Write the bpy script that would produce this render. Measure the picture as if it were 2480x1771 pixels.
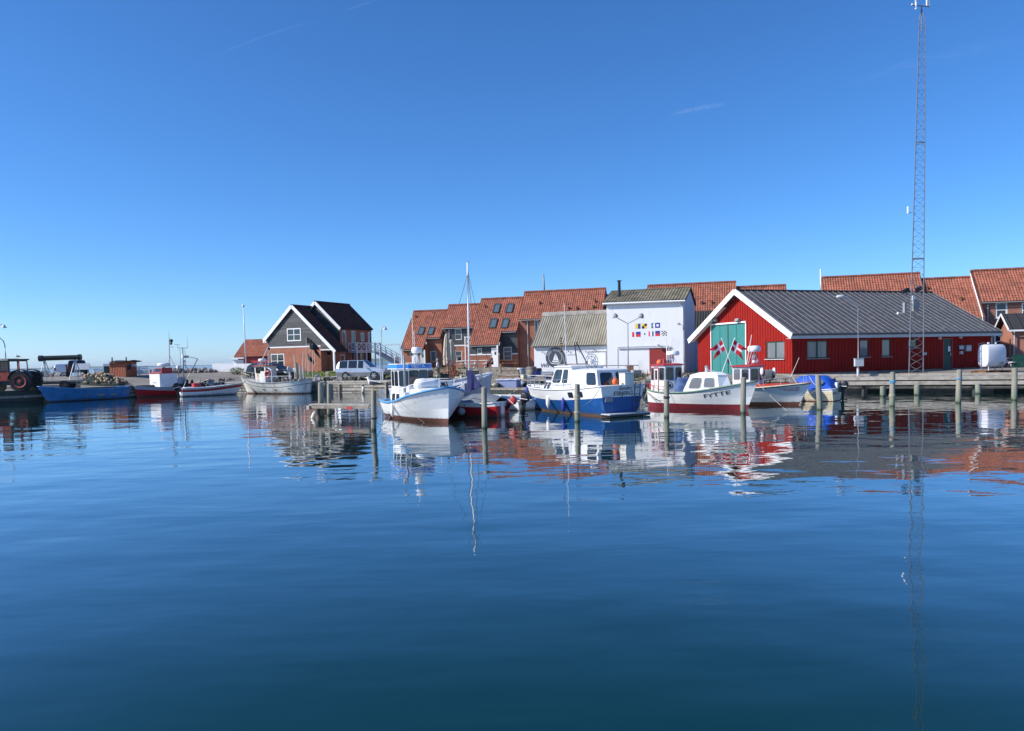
import bpy, math, random
from mathutils import Vector, Matrix
random.seed(7)
R = math.radians
PI = math.pi
for o in list(bpy.data.objects): bpy.data.objects.remove(o, do_unlink=True)
scene = bpy.context.scene
col = scene.collection

# ------------------------------------------------------------------ camera
FPX, CX, PPY, CAMH = 1863.0, 1240.0, 966.0, 2.65      # focal length and principal point in photo pixels (2480 wide)
PITCH, ROLL = R(3.0), R(1.26)
_f = Vector((0, math.cos(PITCH), -math.sin(PITCH)))
_u0 = Vector((0, math.sin(PITCH), math.cos(PITCH)))
_r0 = Vector((1, 0, 0))
_r = _r0*math.cos(ROLL) - _u0*math.sin(ROLL)
_u = _u0*math.cos(ROLL) + _r0*math.sin(ROLL)
CAM = Vector((0, 0, CAMH))
cam_d = bpy.data.cameras.new('camera')
cam = bpy.data.objects.new('camera', cam_d); col.objects.link(cam)
cam_d.sensor_fit = 'HORIZONTAL'; cam_d.sensor_width = 36.0
cam_d.lens = FPX/2480*36.0
cam_d.shift_y = (PPY - 885.5)/2480
cam_d.clip_start = 0.1; cam_d.clip_end = 60000
m = Matrix((( _r.x, _u.x, -_f.x, 0), (_r.y, _u.y, -_f.y, 0), (_r.z, _u.z, -_f.z, CAMH), (0,0,0,1)))
cam.matrix_world = m
scene.camera = cam

def ray(px, py):
    return _f + _r*((px-CX)/FPX) - _u*((py-PPY)/FPX)
def at(px, py, Y):            # point of the real scene seen at a photo pixel, at distance Y
    d = ray(px, py); return CAM + d*(Y/d.y)
def onz(px, py, z=0.0):
    d = ray(px, py); return CAM + d*((z-CAMH)/d.z)
def proj(P):
    q = Vector(P)-CAM; z = q.dot(_f)
    return (CX + FPX*q.dot(_r)/z, PPY - FPX*q.dot(_u)/z)

# ------------------------------------------------------------------ light
SUN_AZ = R(13.0); SUN_EL = R(34.0)       # sun to the left and a little behind the camera
sdir = Vector((-math.cos(SUN_AZ)*math.cos(SUN_EL), -math.sin(SUN_AZ)*math.cos(SUN_EL), math.sin(SUN_EL)))
sl = bpy.data.lights.new('sun', 'SUN'); sl.energy = 4.8; sl.angle = R(0.53); sl.color = (1.0, 0.945, 0.87)
so = bpy.data.objects.new('sun', sl); col.objects.link(so)
so.rotation_euler = sdir.to_track_quat('Z', 'Y').to_euler(); so.location = (-60, -10, 60)
w = bpy.data.worlds.new('World'); scene.world = w; w.use_nodes = True
nt = w.node_tree; bg = nt.nodes['Background']
sky = nt.nodes.new('ShaderNodeTexSky'); sky.sky_type = 'NISHITA'; sky.sun_disc = False
sky.sun_elevation = SUN_EL; sky.sun_rotation = math.atan2(sdir.x, sdir.y)
sky.altitude = 0; sky.air_density = 0.8; sky.dust_density = 0.2; sky.ozone_density = 10
hs = nt.nodes.new('ShaderNodeHueSaturation'); hs.inputs['Saturation'].default_value = 1.075
nt.links.new(sky.outputs[0], hs.inputs['Color']); nt.links.new(hs.outputs[0], bg.inputs['Color'])
bg.inputs["Strength"].default_value = 0.15
scene.view_settings.view_transform = 'Standard'; scene.view_settings.look = 'None'
scene.view_settings.exposure = 0.3; scene.view_settings.gamma = 1.0
scene.render.engine = 'CYCLES'
scene.cycles.max_bounces = 8; scene.cycles.transparent_max_bounces = 12

# ------------------------------------------------------------------ tagging
def tag(o, label=None, cat=None, group=None, kind=None):
    if label: o['label'] = label
    if cat: o['category'] = cat
    if group: o['group'] = group
    if kind: o['kind'] = kind
    return o
def thing(name, label, cat, loc=(0,0,0), rz=0.0, group=None):
    o = bpy.data.objects.new(name, None); col.objects.link(o)
    o.location = Vector(loc); o.rotation_euler = (0, 0, rz); o.empty_display_size = .3
    return tag(o, label, cat, group)
def copy_thing(o, loc, rz, label, scale=None):
    c = o.copy(); col.objects.link(c); c.location = Vector(loc); c.rotation_euler = (0, 0, rz); c['label'] = label
    if scale: c.scale = scale
    for ch in [x for x in bpy.data.objects if x.parent == o]:
        k = ch.copy(); col.objects.link(k); k.parent = c
        for g in [x for x in bpy.data.objects if x.parent == ch]:
            q = g.copy(); col.objects.link(q); q.parent = k
    return c
def loc_frame(o):
    return Matrix.Translation(o.location) @ Matrix.Rotation(o.rotation_euler.z, 4, 'Z')
def fp(o, px, py, y=0.0):
    """the (x, z) in a thing's own frame where the ray of a photo pixel meets its plane y"""
    M = loc_frame(o).inverted(); c = M @ CAM; d = M.to_3x3() @ ray(px, py)
    t = (y-c.y)/d.y; p = c + d*t
    return p.x, p.z

# ------------------------------------------------------------------ materials
def pm(name, rgb, rough=.6, metal=0.0, var=.12, scale=3.0, bump=0.0, bscale=20.0, spots=None, spot_amt=.5, spot_scale=1.5, coat=0.0, spec=None, stretch=(1,1,1), det=4):
    mt = bpy.data.materials.new(name); mt.use_nodes = True
    nt = mt.node_tree; b = nt.nodes['Principled BSDF']; L = nt.links.new
    tc = nt.nodes.new('ShaderNodeTexCoord'); mp = nt.nodes.new('ShaderNodeMapping'); mp.inputs['Scale'].default_value = stretch
    L(tc.outputs['Object'], mp.inputs['Vector'])
    n = nt.nodes.new('ShaderNodeTexNoise'); n.inputs['Scale'].default_value = scale; n.inputs['Detail'].default_value = det
    L(mp.outputs[0], n.inputs['Vector'])
    cr = nt.nodes.new('ShaderNodeValToRGB')
    e = cr.color_ramp.elements
    e[0].position = .3; e[1].position = .7
    e[0].color = (*[max(0, c*(1-var)) for c in rgb], 1); e[1].color = (*[min(1, c*(1+var)) for c in rgb], 1)
    L(n.outputs['Fac'], cr.inputs['Fac']); out = cr.outputs[0]
    if spots:
        n2 = nt.nodes.new('ShaderNodeTexNoise'); n2.inputs['Scale'].default_value = spot_scale; n2.inputs['Detail'].default_value = 8; n2.inputs['Roughness'].default_value = .65
        L(mp.outputs[0], n2.inputs['Vector'])
        r2 = nt.nodes.new('ShaderNodeValToRGB'); r2.color_ramp.elements[0].position = .62 - .3*spot_amt; r2.color_ramp.elements[1].position = .8 - .2*spot_amt
        L(n2.outputs['Fac'], r2.inputs['Fac'])
        mx = nt.nodes.new('ShaderNodeMixRGB'); L(r2.outputs[0], mx.inputs[0]); L(out, mx.inputs[1]); mx.inputs[2].default_value = (*spots, 1)
        out = mx.outputs[0]
    L(out, b.inputs['Base Color'])
    b.inputs['Roughness'].default_value = rough; b.inputs['Metallic'].default_value = metal
    if coat: b.inputs['Coat Weight'].default_value = coat; b.inputs['Coat Roughness'].default_value = .08
    if spec is not None: b.inputs['Specular IOR Level'].default_value = spec
    if bump:
        n3 = nt.nodes.new('ShaderNodeTexNoise'); n3.inputs['Scale'].default_value = bscale; n3.inputs['Detail'].default_value = 5
        L(mp.outputs[0], n3.inputs['Vector'])
        bp = nt.nodes.new('ShaderNodeBump'); bp.inputs['Strength'].default_value = 1; bp.inputs['Distance'].default_value = bump
        L(n3.outputs['Fac'], bp.inputs['Height']); L(bp.outputs[0], b.inputs['Normal'])
    return mt
def tile_mat(name, rgb, dark):
    mt = pm(name, rgb, .85, var=.16, scale=1.3, spots=dark, spot_amt=.34, spot_scale=.9, spec=.25)
    nt = mt.node_tree; L = nt.links.new; b = nt.nodes['Principled BSDF']; src = b.inputs['Base Color'].links[0].from_socket
    tc = nt.nodes.new('ShaderNodeTexCoord'); sn = nt.nodes.new('ShaderNodeVectorMath'); sn.operation = 'SNAP'; sn.inputs[1].default_value = (.3, .5, .25); L(tc.outputs['Object'], sn.inputs[0])
    wn = nt.nodes.new('ShaderNodeTexWhiteNoise'); L(sn.outputs[0], wn.inputs['Vector']); mr = nt.nodes.new('ShaderNodeMapRange'); L(wn.outputs['Value'], mr.inputs[0]); mr.inputs[3].default_value = .78; mr.inputs[4].default_value = 1.22
    mx = nt.nodes.new('ShaderNodeVectorMath'); mx.operation = 'SCALE'; L(src, mx.inputs[0]); L(mr.outputs[0], mx.inputs['Scale']); L(mx.outputs[0], b.inputs['Base Color']); return mt
def brick_mat(name, c1, c2, mortar):
    mt = bpy.data.materials.new(name); mt.use_nodes = True
    nt = mt.node_tree; b = nt.nodes['Principled BSDF']; L = nt.links.new
    tc = nt.nodes.new('ShaderNodeTexCoord'); sp = nt.nodes.new('ShaderNodeSeparateXYZ'); L(tc.outputs['Object'], sp.inputs[0])
    ad = nt.nodes.new('ShaderNodeMath'); L(sp.outputs['X'], ad.inputs[0]); L(sp.outputs['Y'], ad.inputs[1])
    cb = nt.nodes.new('ShaderNodeCombineXYZ'); L(ad.outputs[0], cb.inputs['X']); L(sp.outputs['Z'], cb.inputs['Y'])
    br = nt.nodes.new('ShaderNodeTexBrick'); L(cb.outputs[0], br.inputs['Vector'])
    br.inputs['Scale'].default_value = 1; br.inputs['Brick Width'].default_value = .24; br.inputs['Row Height'].default_value = .075
    br.inputs['Mortar Size'].default_value = .009; br.inputs['Color1'].default_value = (*c1, 1); br.inputs['Color2'].default_value = (*c2, 1); br.inputs['Mortar'].default_value = (*mortar, 1)
    n = nt.nodes.new('ShaderNodeTexNoise'); n.inputs['Scale'].default_value = .9; n.inputs['Detail'].default_value = 6; L(tc.outputs['Object'], n.inputs['Vector'])
    mx = nt.nodes.new('ShaderNodeMixRGB'); mx.blend_type = 'MULTIPLY'; mx.inputs[0].default_value = .55
    cr = nt.nodes.new('ShaderNodeValToRGB'); cr.color_ramp.elements[0].color = (.62,.6,.6,1); cr.color_ramp.elements[1].color = (1.15,1.15,1.15,1); cr.color_ramp.elements[0].position=.35; cr.color_ramp.elements[1].position=.65
    L(n.outputs['Fac'], cr.inputs['Fac']); L(br.outputs['Color'], mx.inputs[1]); L(cr.outputs[0], mx.inputs[2]); L(mx.outputs[0], b.inputs['Base Color'])
    b.inputs['Roughness'].default_value = .85
    return mt
def glass_mat(name, rgb=(.02,.025,.03), rough=.04, spec=.8):
    mt = bpy.data.materials.new(name); mt.use_nodes = True
    b = mt.node_tree.nodes['Principled BSDF']; b.inputs['Base Color'].default_value = (*rgb, 1); b.inputs['Roughness'].default_value = rough
    b.inputs['Specular IOR Level'].default_value = spec; b.inputs['IOR'].default_value = 1.5
    n = mt.node_tree.nodes.new('ShaderNodeTexNoise'); n.inputs['Scale'].default_value = 1.4
    tc = mt.node_tree.nodes.new('ShaderNodeTexCoord'); mt.node_tree.links.new(tc.outputs['Object'], n.inputs['Vector'])
    bp = mt.node_tree.nodes.new('ShaderNodeBump'); bp.inputs['Distance'].default_value = .01; bp.inputs['Strength'].default_value = .5
    mt.node_tree.links.new(n.outputs['Fac'], bp.inputs['Height']); mt.node_tree.links.new(bp.outputs[0], b.inputs['Normal'])
    return mt
M = {}
def setup_mats():
    M['white'] = pm('white_paint', (.80,.80,.79), .35, var=.04, spots=(.55,.5,.42), spot_amt=.1, spot_scale=3)
    M['whiteclean'] = pm('white_enamel', (.80,.80,.79), .35, var=.04, spots=(.58,.56,.5), spot_amt=.12, spot_scale=2.2)
    M['cream'] = pm('cream_paint', (.72,.66,.50), .45, var=.08, spots=(.45,.32,.16), spot_amt=.25, spot_scale=2.5)
    M['whiterust'] = pm('rusty_white_paint', (.74,.72,.66), .45, var=.08, spots=(.42,.2,.06), spot_amt=.33, spot_scale=1.6, stretch=(1.4,1.4,.45))
    M['greyhull'] = pm('grey_hull_paint', (.42,.46,.52), .4, var=.07)
    M['blue'] = pm('blue_hull_paint', (.008,.075,.27), .35, var=.12, spots=(.03,.12,.32), spot_amt=.2)
    M['blueold'] = pm('worn_blue_paint', (.025,.19,.44), .55, var=.2, scale=2, spots=(.14,.2,.3), spot_amt=.28, spot_scale=.9)
    M['bluetrim'] = pm('light_blue_trim', (.10,.33,.66), .4, var=.08)
    M['bluecloth'] = pm('blue_canvas', (.008,.09,.5), .7, var=.15, scale=2, bump=.01, bscale=4)
    M['tarpblue'] = pm('faded_blue_tarp', (.07,.13,.28), .8, var=.25, scale=4, bump=.03, bscale=3)
    M['navy'] = pm('navy_cloth', (.012,.018,.09), .85, var=.3, scale=3, bump=.02, bscale=4)
    M['greytarp'] = pm('grey_tarp', (.16,.18,.21), .65, var=.2, scale=2, bump=.03, bscale=2.5)
    M['red'] = pm('red_hull_paint', (.52,.014,.02), .4, var=.12)
    M['redboard'] = pm('red_painted_boards', (.27,.015,.011), .75, spec=.12, var=.2, scale=2.5, stretch=(6,6,.6), spots=(.2,.02,.01), spot_amt=.12)
    M['redtrim'] = pm('red_trim_paint', (.42,.03,.03), .5, var=.12)
    M['reddoor'] = pm('dark_red_door_paint', (.27,.025,.022), .65, var=.14, stretch=(6,6,.5))
    M['burg'] = pm('burgundy_antifouling', (.20,.018,.03), .55, var=.15)
    M['brown'] = pm('brown_antifouling', (.14,.05,.035), .6, var=.2)
    M['green'] = pm('pale_green_trim', (.16,.26,.2), .6, var=.25, scale=5)
    M['dkgreen'] = pm('dark_green_paint', (.006,.05,.035), .5, var=.15)
    M['teal'] = pm('teal_door_paint', (.035,.20,.185), .5, var=.08, stretch=(4,4,.5))
    M['black'] = pm('black_paint', (.012,.012,.014), .4, var=.2)
    M['rubber'] = pm('black_rubber', (.018,.018,.018), .8, var=.2)
    M['steel'] = pm('galvanised_steel', (.42,.44,.46), .45, metal=.6, var=.12, scale=9)
    M['darksteel'] = pm('dark_steel', (.09,.10,.11), .5, metal=.5, var=.2)
    M['grey'] = pm('grey_paint', (.26,.27,.28), .55, var=.1)
    M['lgrey'] = pm('light_grey_paint', (.48,.5,.52), .5, var=.07)
    M['orange'] = pm('orange_plastic', (.75,.13,.03), .5, var=.12, scale=6)
    M['rust'] = pm('rusty_iron', (.16,.07,.035), .8, var=.4, scale=8)
    M['tractor'] = pm('faded_red_tractor_paint', (.45,.07,.04), .6, var=.25, scale=5, spots=(.1,.04,.03), spot_amt=.4, spot_scale=3)
    M['wood'] = pm('weathered_timber', (.27,.235,.19), .85, var=.25, scale=3, stretch=(1,1,1), bump=.01, bscale=12, spots=(.1,.085,.065), spot_amt=.45, spot_scale=2.2)
    M['woodlt'] = pm('grey_weathered_boards', (.36,.33,.28), .85, var=.2, scale=3, spots=(.17,.15,.12), spot_amt=.4, spot_scale=1.6, bump=.008, bscale=10)
    M['wooddk'] = pm('dark_wet_timber', (.045,.045,.04), .75, var=.35, scale=2, spots=(.03,.06,.045), spot_amt=.5, bump=.01)
    M['varnish'] = pm('varnished_wood', (.26,.11,.04), .5, var=.25, stretch=(6,6,.6))
    M['pile'] = pile_mat()
    M['rope'] = pm('pale_rope', (.45,.40,.30), .9, var=.2, scale=12)
    M['bluerope'] = pm('blue_rope', (.10,.35,.6), .9, var=.2, scale=12)
    M['brick'] = brick_mat('red_brick', (.40,.115,.055), (.30,.08,.04), (.30,.2,.15))
    M['brickrt'] = brick_mat('light_red_brick', (.42,.14,.08), (.33,.10,.055), (.36,.27,.21))
    M['tile'] = tile_mat('orange_clay_tiles', (.315,.112,.07), (.18,.08,.06))
    M['tiledk'] = tile_mat('dark_brown_tiles', (.085,.030,.024), (.05,.025,.025))
    M['asb'] = pm('lichened_corrugated_sheet', (.30,.275,.215), .9, var=.2, scale=1.2, spots=(.2,.17,.11), spot_amt=.35, spot_scale=.9, stretch=(1.5,.5,.5))
    M['asb2'] = pm('mossy_corrugated_sheet', (.20,.175,.125), .9, var=.35, scale=1.5, spots=(.10,.10,.05), spot_amt=.45, spot_scale=1.1)
    M['render'] = pm('white_render', (.72,.73,.75), .85, var=.03, scale=.8, spots=(.55,.54,.52), spot_amt=.22, spot_scale=1.1, stretch=(1,1,.3))
    M['blackwood'] = pm('black_stained_boards', (.045,.047,.05), .7, var=.45, scale=1.4, stretch=(.6,.6,9), spots=(.13,.13,.13), spot_amt=.22, spot_scale=1)
    M['seam'] = pm('grey_metal_roofing', (.075,.072,.076), .5, metal=.0, var=.1, scale=.6, spots=(.22,.225,.2), spot_amt=.28, spot_scale=2.2)
    M['asphalt'] = pm('dusty_asphalt', (.24,.215,.18), .92, var=.18, scale=.5, spots=(.12,.11,.10), spot_amt=.3, spot_scale=.35, bump=.01, bscale=30)
    M['concrete'] = pm('weathered_concrete', (.30,.28,.25), .9, var=.2, scale=1.2, spots=(.13,.12,.10), spot_amt=.45, spot_scale=1.3, bump=.015, bscale=8)
    M['grass'] = pm('lawn_grass', (.13,.17,.03), .95, var=.35, scale=2.5, spots=(.15,.15,.05), spot_amt=.3, spot_scale=.8, bump=.05, bscale=18)
    M['leaf'] = pm('shrub_leaves', (.08,.12,.03), .8, var=.4, scale=8)
    M['reed'] = pm('dry_reeds', (.22,.20,.09), .9, var=.4, scale=8)
    M['rock'] = pm('boulder_stone', (.24,.225,.21), .9, var=.35, scale=2, bump=.04, bscale=4, spots=(.08,.075,.07), spot_amt=.35)
    M['glass'] = glass_mat('window_glass', (.02,.025,.03))
    M['glasslt'] = glass_mat('curtained_window_glass', (.16,.17,.18), .06)
    M['glassblue'] = glass_mat('skylight_glass', (.09,.13,.15), .05, 1.0)
    M['yellow'] = pm('yellow_paint', (.75,.52,.02), .6, var=.05)
    M['flagblue'] = pm('signal_blue_paint', (.02,.04,.26), .6, var=.05)
    M['flagred'] = pm('signal_red_paint', (.62,.02,.03), .65, var=.06)
    M['silver'] = pm('silver_car_paint', (.52,.56,.62), .28, metal=.35, var=.03, coat=.6)
    M['carblack'] = pm('black_car_paint', (.010,.011,.014), .35, var=.1, coat=.25)
    M['carwhite'] = pm('white_car_paint', (.75,.76,.78), .25, var=.03, coat=.6)
    M['alloy'] = pm('alloy_wheel', (.5,.5,.5), .35, metal=.7, var=.05)
    M['lamp'] = pm('headlamp_lens', (.6,.63,.66), .1, var=.1, coat=1)
    M['skin'] = pm('skin', (.42,.24,.17), .6, var=.05)
    M['shirt'] = pm('white_shirt_cloth', (.72,.72,.76), .85, var=.06)
    M['khaki'] = pm('khaki_cloth', (.30,.26,.18), .85, var=.08)
    M['hair'] = pm('grey_hair', (.45,.43,.41), .8, var=.15)
    M['dkcloth'] = pm('dark_red_clothing', (.06,.018,.02), .9, var=.2)
    M['canvas'] = pm('beige_parasol_canvas', (.55,.47,.36), .85, var=.12, scale=4)
    M['feather'] = pm('white_feathers', (.78,.78,.78), .8, var=.04)
    M['featherdk'] = pm('dark_feathers', (.035,.035,.04), .8, var=.2)
    M['beak'] = pm('yellow_beak', (.6,.4,.05), .6, var=.1)
    M['float'] = pm('cork_floats', (.52,.37,.22), .75, var=.3, scale=14)
    M['net'] = pm('fishing_net', (.035,.05,.04), .95, var=.5, scale=14, bump=.03, bscale=16)
    M['hut'] = pm('orange_brown_hut_paint', (.36,.11,.055), .75, var=.12, scale=1.5, stretch=(1,1,.6))
    M['felt'] = pm('roofing_felt', (.03,.028,.03), .85, var=.25)
    M['plastic'] = pm('white_tank_enamel', (.62,.63,.68), .4, var=.03, scale=1)
def pile_mat():
    mt = pm('greenish_pile_wood', (.27,.255,.20), .85, var=.22, scale=2.5, stretch=(3,3,.35), bump=.012, bscale=9, spots=(.13,.15,.11), spot_amt=.3, spot_scale=2)
    nt = mt.node_tree; L = nt.links.new; b = nt.nodes['Principled BSDF']
    src = b.inputs['Base Color'].links[0].from_socket
    g = nt.nodes.new('ShaderNodeNewGeometry'); s = nt.nodes.new('ShaderNodeSeparateXYZ'); L(g.outputs['Position'], s.inputs[0])
    n = nt.nodes.new('ShaderNodeTexNoise'); n.inputs['Scale'].default_value = 6
    ad = nt.nodes.new('ShaderNodeMath'); ad.operation = 'MULTIPLY_ADD'; L(n.outputs['Fac'], ad.inputs[0]); ad.inputs[1].default_value = .25; L(s.outputs['Z'], ad.inputs[2])
    cr = nt.nodes.new('ShaderNodeValToRGB'); e = cr.color_ramp.elements
    e[0].position = .14; e[0].color = (.03,.035,.02,1); e[1].position = .24; e[1].color = (.15,.19,.13,1)
    k = e.new(.75); k.color = (.22,.225,.17,1)
    L(ad.outputs[0], cr.inputs['Fac'])
    cr2 = nt.nodes.new('ShaderNodeMapRange'); L(ad.outputs[0], cr2.inputs[0]); cr2.inputs[1].default_value=.2; cr2.inputs[2].default_value=.9
    mx = nt.nodes.new('ShaderNodeMixRGB'); L(cr2.outputs[0], mx.inputs[0]); L(cr.outputs[0], mx.inputs[1]); L(src, mx.inputs[2])
    L(mx.outputs[0], b.inputs['Base Color'])
    return mt
def grime(mt, amt=.75):
    """slime and scum just above the waterline and faint run marks below the rail"""
    nt = mt.node_tree; L = nt.links.new; b = nt.nodes['Principled BSDF']; src = b.inputs['Base Color'].links[0].from_socket
    g = nt.nodes.new('ShaderNodeNewGeometry'); s = nt.nodes.new('ShaderNodeSeparateXYZ'); L(g.outputs['Position'], s.inputs[0])
    mp = nt.nodes.new('ShaderNodeMapping'); mp.inputs['Scale'].default_value = (3.5, 3.5, .45); L(g.outputs['Position'], mp.inputs[0])
    n = nt.nodes.new('ShaderNodeTexNoise'); n.inputs['Scale'].default_value = 2.2; n.inputs['Detail'].default_value = 7; n.inputs['Roughness'].default_value = .7; L(mp.outputs[0], n.inputs['Vector'])
    m1 = nt.nodes.new('ShaderNodeMath'); m1.operation = 'MULTIPLY_ADD'; L(n.outputs['Fac'], m1.inputs[0]); m1.inputs[1].default_value = -.38; L(s.outputs['Z'], m1.inputs[2])
    r = nt.nodes.new('ShaderNodeMapRange'); L(m1.outputs[0], r.inputs[0]); r.inputs[1].default_value = -.13; r.inputs[2].default_value = .03; r.inputs[3].default_value = amt; r.inputs[4].default_value = 0
    mx = nt.nodes.new('ShaderNodeMixRGB'); L(r.outputs[0], mx.inputs[0]); L(src, mx.inputs[1]); mx.inputs[2].default_value = (.085, .075, .035, 1)
    r2 = nt.nodes.new('ShaderNodeMapRange'); L(n.outputs['Fac'], r2.inputs[0]); r2.inputs[1].default_value = .60; r2.inputs[2].default_value = .76; r2.inputs[4].default_value = .42
    z2 = nt.nodes.new('ShaderNodeMapRange'); L(s.outputs['Z'], z2.inputs[0]); z2.inputs[1].default_value = 3.2; z2.inputs[2].default_value = 2.4
    mm = nt.nodes.new('ShaderNodeMath'); mm.operation = 'MULTIPLY'; L(r2.outputs[0], mm.inputs[0]); L(z2.outputs[0], mm.inputs[1])
    m3 = nt.nodes.new('ShaderNodeMixRGB'); L(mm.outputs[0], m3.inputs[0]); L(mx.outputs[0], m3.inputs[1]); m3.inputs[2].default_value = (.27, .19, .11, 1); L(m3.outputs[0], b.inputs['Base Color'])
setup_mats()
for _k in ('white', 'whiteclean', 'whiterust', 'blue', 'red', 'blueold', 'greyhull'): grime(M[_k])

# ------------------------------------------------------------------ mesh builder
class MB:
    def __init__(s): s.v = []; s.f = []; s.m = []; s.mats = []
    def mi(s, mat):
        if isinstance(mat, str): mat = M[mat]
        if mat not in s.mats: s.mats.append(mat)
        return s.mats.index(mat)
    def add(s, vs, fs, mat):
        k = len(s.v); i = s.mi(mat)
        s.v += [tuple(p) for p in vs]
        for f in fs: s.f.append(tuple(k+j for j in f)); s.m.append(i)
        return s
    def box(s, c, d, mat, rz=0.0, rot=None):
        X, Y, Z = d[0]/2, d[1]/2, d[2]/2
        vs = [Vector((x, y, z)) for x in (-X, X) for y in (-Y, Y) for z in (-Z, Z)]
        if rot is not None: vs = [rot @ p for p in vs]
        elif rz:
            r = Matrix.Rotation(rz, 3, 'Z'); vs = [r @ p for p in vs]
        c = Vector(c)
        return s.add([p+c for p in vs], [(0,1,3,2),(4,6,7,5),(0,4,5,1),(2,3,7,6),(0,2,6,4),(1,5,7,3)], mat)
    def b2(s, x0, x1, y0, y1, z0, z1, mat):
        return s.box(((x0+x1)/2, (y0+y1)/2, (z0+z1)/2), (abs(x1-x0), abs(y1-y0), abs(z1-z0)), mat)
    def beam(s, p0, p1, w, h, mat):
        """square bar between two points"""
        p0 = Vector(p0); p1 = Vector(p1); d = (p1-p0); L = d.length
        if L < 1e-6: return s
        q = d.to_track_quat('X', 'Z').to_matrix()
        return s.box((p0+p1)/2, (L, w, h), mat, rot=q)
    def tube(s, p0, p1, r0, r1=None, n=8, mat='steel', caps=True):
        p0 = Vector(p0); p1 = Vector(p1); r1 = r0 if r1 is None else r1
        q = (p1-p0).to_track_quat('Z', 'Y').to_matrix()
        vs = []
        for p, r in ((p0, r0), (p1, r1)):
            for i in range(n):
                a = 2*PI*i/n; vs.append(p + q @ Vector((r*math.cos(a), r*math.sin(a), 0)))
        fs = [(i, (i+1) % n, n+(i+1) % n, n+i) for i in range(n)]
        if caps: fs += [tuple(range(n-1, -1, -1)), tuple(range(n, 2*n))]
        return s.add(vs, fs, mat)
    def path(s, pts, r, mat, n=6):
        pts = [Vector(p) for p in pts]
        if len(pts) == 2: return s.tube(pts[0], pts[1], r, r, n, mat)
        vs = []; fs = []
        for k, p in enumerate(pts):
            d = (pts[min(k+1, len(pts)-1)] - pts[max(k-1, 0)])
            q = d.to_track_quat('Z', 'Y').to_matrix(); rr = r[k] if isinstance(r, (list, tuple)) else r
            for i in range(n):
                a = 2*PI*i/n; vs.append(p + q @ Vector((rr*math.cos(a), rr*math.sin(a), 0)))
        for k in range(len(pts)-1):
            for i in range(n): fs.append((k*n+i, k*n+(i+1) % n, (k+1)*n+(i+1) % n, (k+1)*n+i))
        fs += [tuple(range(n-1, -1, -1)), tuple(range((len(pts)-1)*n, len(pts)*n))]
        return s.add(vs, fs, mat)
    def lathe(s, c, prof, mat, n=16, axis='Z', rot=None):
        c = Vector(c); vs = []; fs = []
        Q = {'Z': Matrix.Identity(3), 'X': Matrix.Rotation(PI/2, 3, 'Y'), 'Y': Matrix.Rotation(-PI/2, 3, 'X')}[axis]
        if rot is not None: Q = rot
        for r, z in prof:
            for i in range(n):
                a = 2*PI*i/n; vs.append(c + Q @ Vector((r*math.cos(a), r*math.sin(a), z)))
        K = len(prof)
        for k in range(K-1):
            for i in range(n): fs.append((k*n+i, k*n+(i+1) % n, (k+1)*n+(i+1) % n, (k+1)*n+i))
        fs += [tuple(range(n-1, -1, -1)), tuple(range((K-1)*n, K*n))]
        return s.add(vs, fs, mat)
    def ball(s, c, r, mat, n=10, k=6, sc=(1,1,1), rz=0):
        c = Vector(c); vs = []; fs = []; q = Matrix.Rotation(rz, 3, 'Z')
        for j in range(k+1):
            t = PI*j/k
            for i in range(n):
                a = 2*PI*i/n
                vs.append(c + q @ Vector((r*sc[0]*math.sin(t)*math.cos(a), r*sc[1]*math.sin(t)*math.sin(a), r*sc[2]*math.cos(t))))
        for j in range(k):
            for i in range(n): fs.append((j*n+i, (j+1)*n+i, (j+1)*n+(i+1) % n, j*n+(i+1) % n))
        return s.add(vs, fs, mat)
    def prism(s, poly, vec, mat):
        """a flat polygon pushed along a vector"""
        n = len(poly); vec = Vector(vec); a = [Vector(p) for p in poly]
        fs = [tuple(range(n-1, -1, -1)), tuple(range(n, 2*n))] + [(i, (i+1) % n, n+(i+1) % n, n+i) for i in range(n)]
        return s.add(a + [p+vec for p in a], fs, mat)
    def quad(s, a, b, c, d, mat): return s.add([a, b, c, d], [(0,1,2,3)], mat)
    def grid(s, rows, mat, close=False):
        n = len(rows[0]); vs = [p for r in rows for p in r]; fs = []
        for k in range(len(rows)-1):
            for i in range(n-1 if not close else n):
                fs.append((k*n+i, k*n+(i+1) % n, (k+1)*n+(i+1) % n, (k+1)*n+i))
        return s.add(vs, fs, mat)
    def rock(s, c, r, mat, seed=0):
        rr = random.Random(seed); n, k = 7, 5; c = Vector(c)
        sc = [r*rr.uniform(.75, 1.25) for _ in range(3)]; vs = []; fs = []
        for j in range(k+1):
            t = PI*j/k
            for i in range(n):
                a = 2*PI*i/n; q = rr.uniform(.8, 1.15) if 0 < j < k else 1
                vs.append(c + Vector((sc[0]*q*math.sin(t)*math.cos(a), sc[1]*q*math.sin(t)*math.sin(a), sc[2]*.75*q*math.cos(t))))
        for j in range(k):
            for i in range(n): fs.append((j*n+i, (j+1)*n+i, (j+1)*n+(i+1) % n, j*n+(i+1) % n))
        return s.add(vs, fs, mat)
    def build(s, name, parent=None, smooth=False, loc=None, rz=0.0):
        me = bpy.data.meshes.new(name); me.from_pydata(s.v, [], s.f)
        for mt in s.mats: me.materials.append(mt)
        me.polygons.foreach_set('material_index', s.m)
        if smooth:
            me.polygons.foreach_set('use_smooth', [True]*len(me.polygons))
        me.update()
        o = bpy.data.objects.new(name, me); col.objects.link(o)
        if smooth and smooth is not True:
            try: me.set_sharp_from_angle(angle=R(smooth))
            except Exception: pass
        if parent: o.parent = parent
        if loc is not None: o.location = Vector(loc)
        if rz: o.rotation_euler = (0, 0, rz)
        return o
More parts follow.
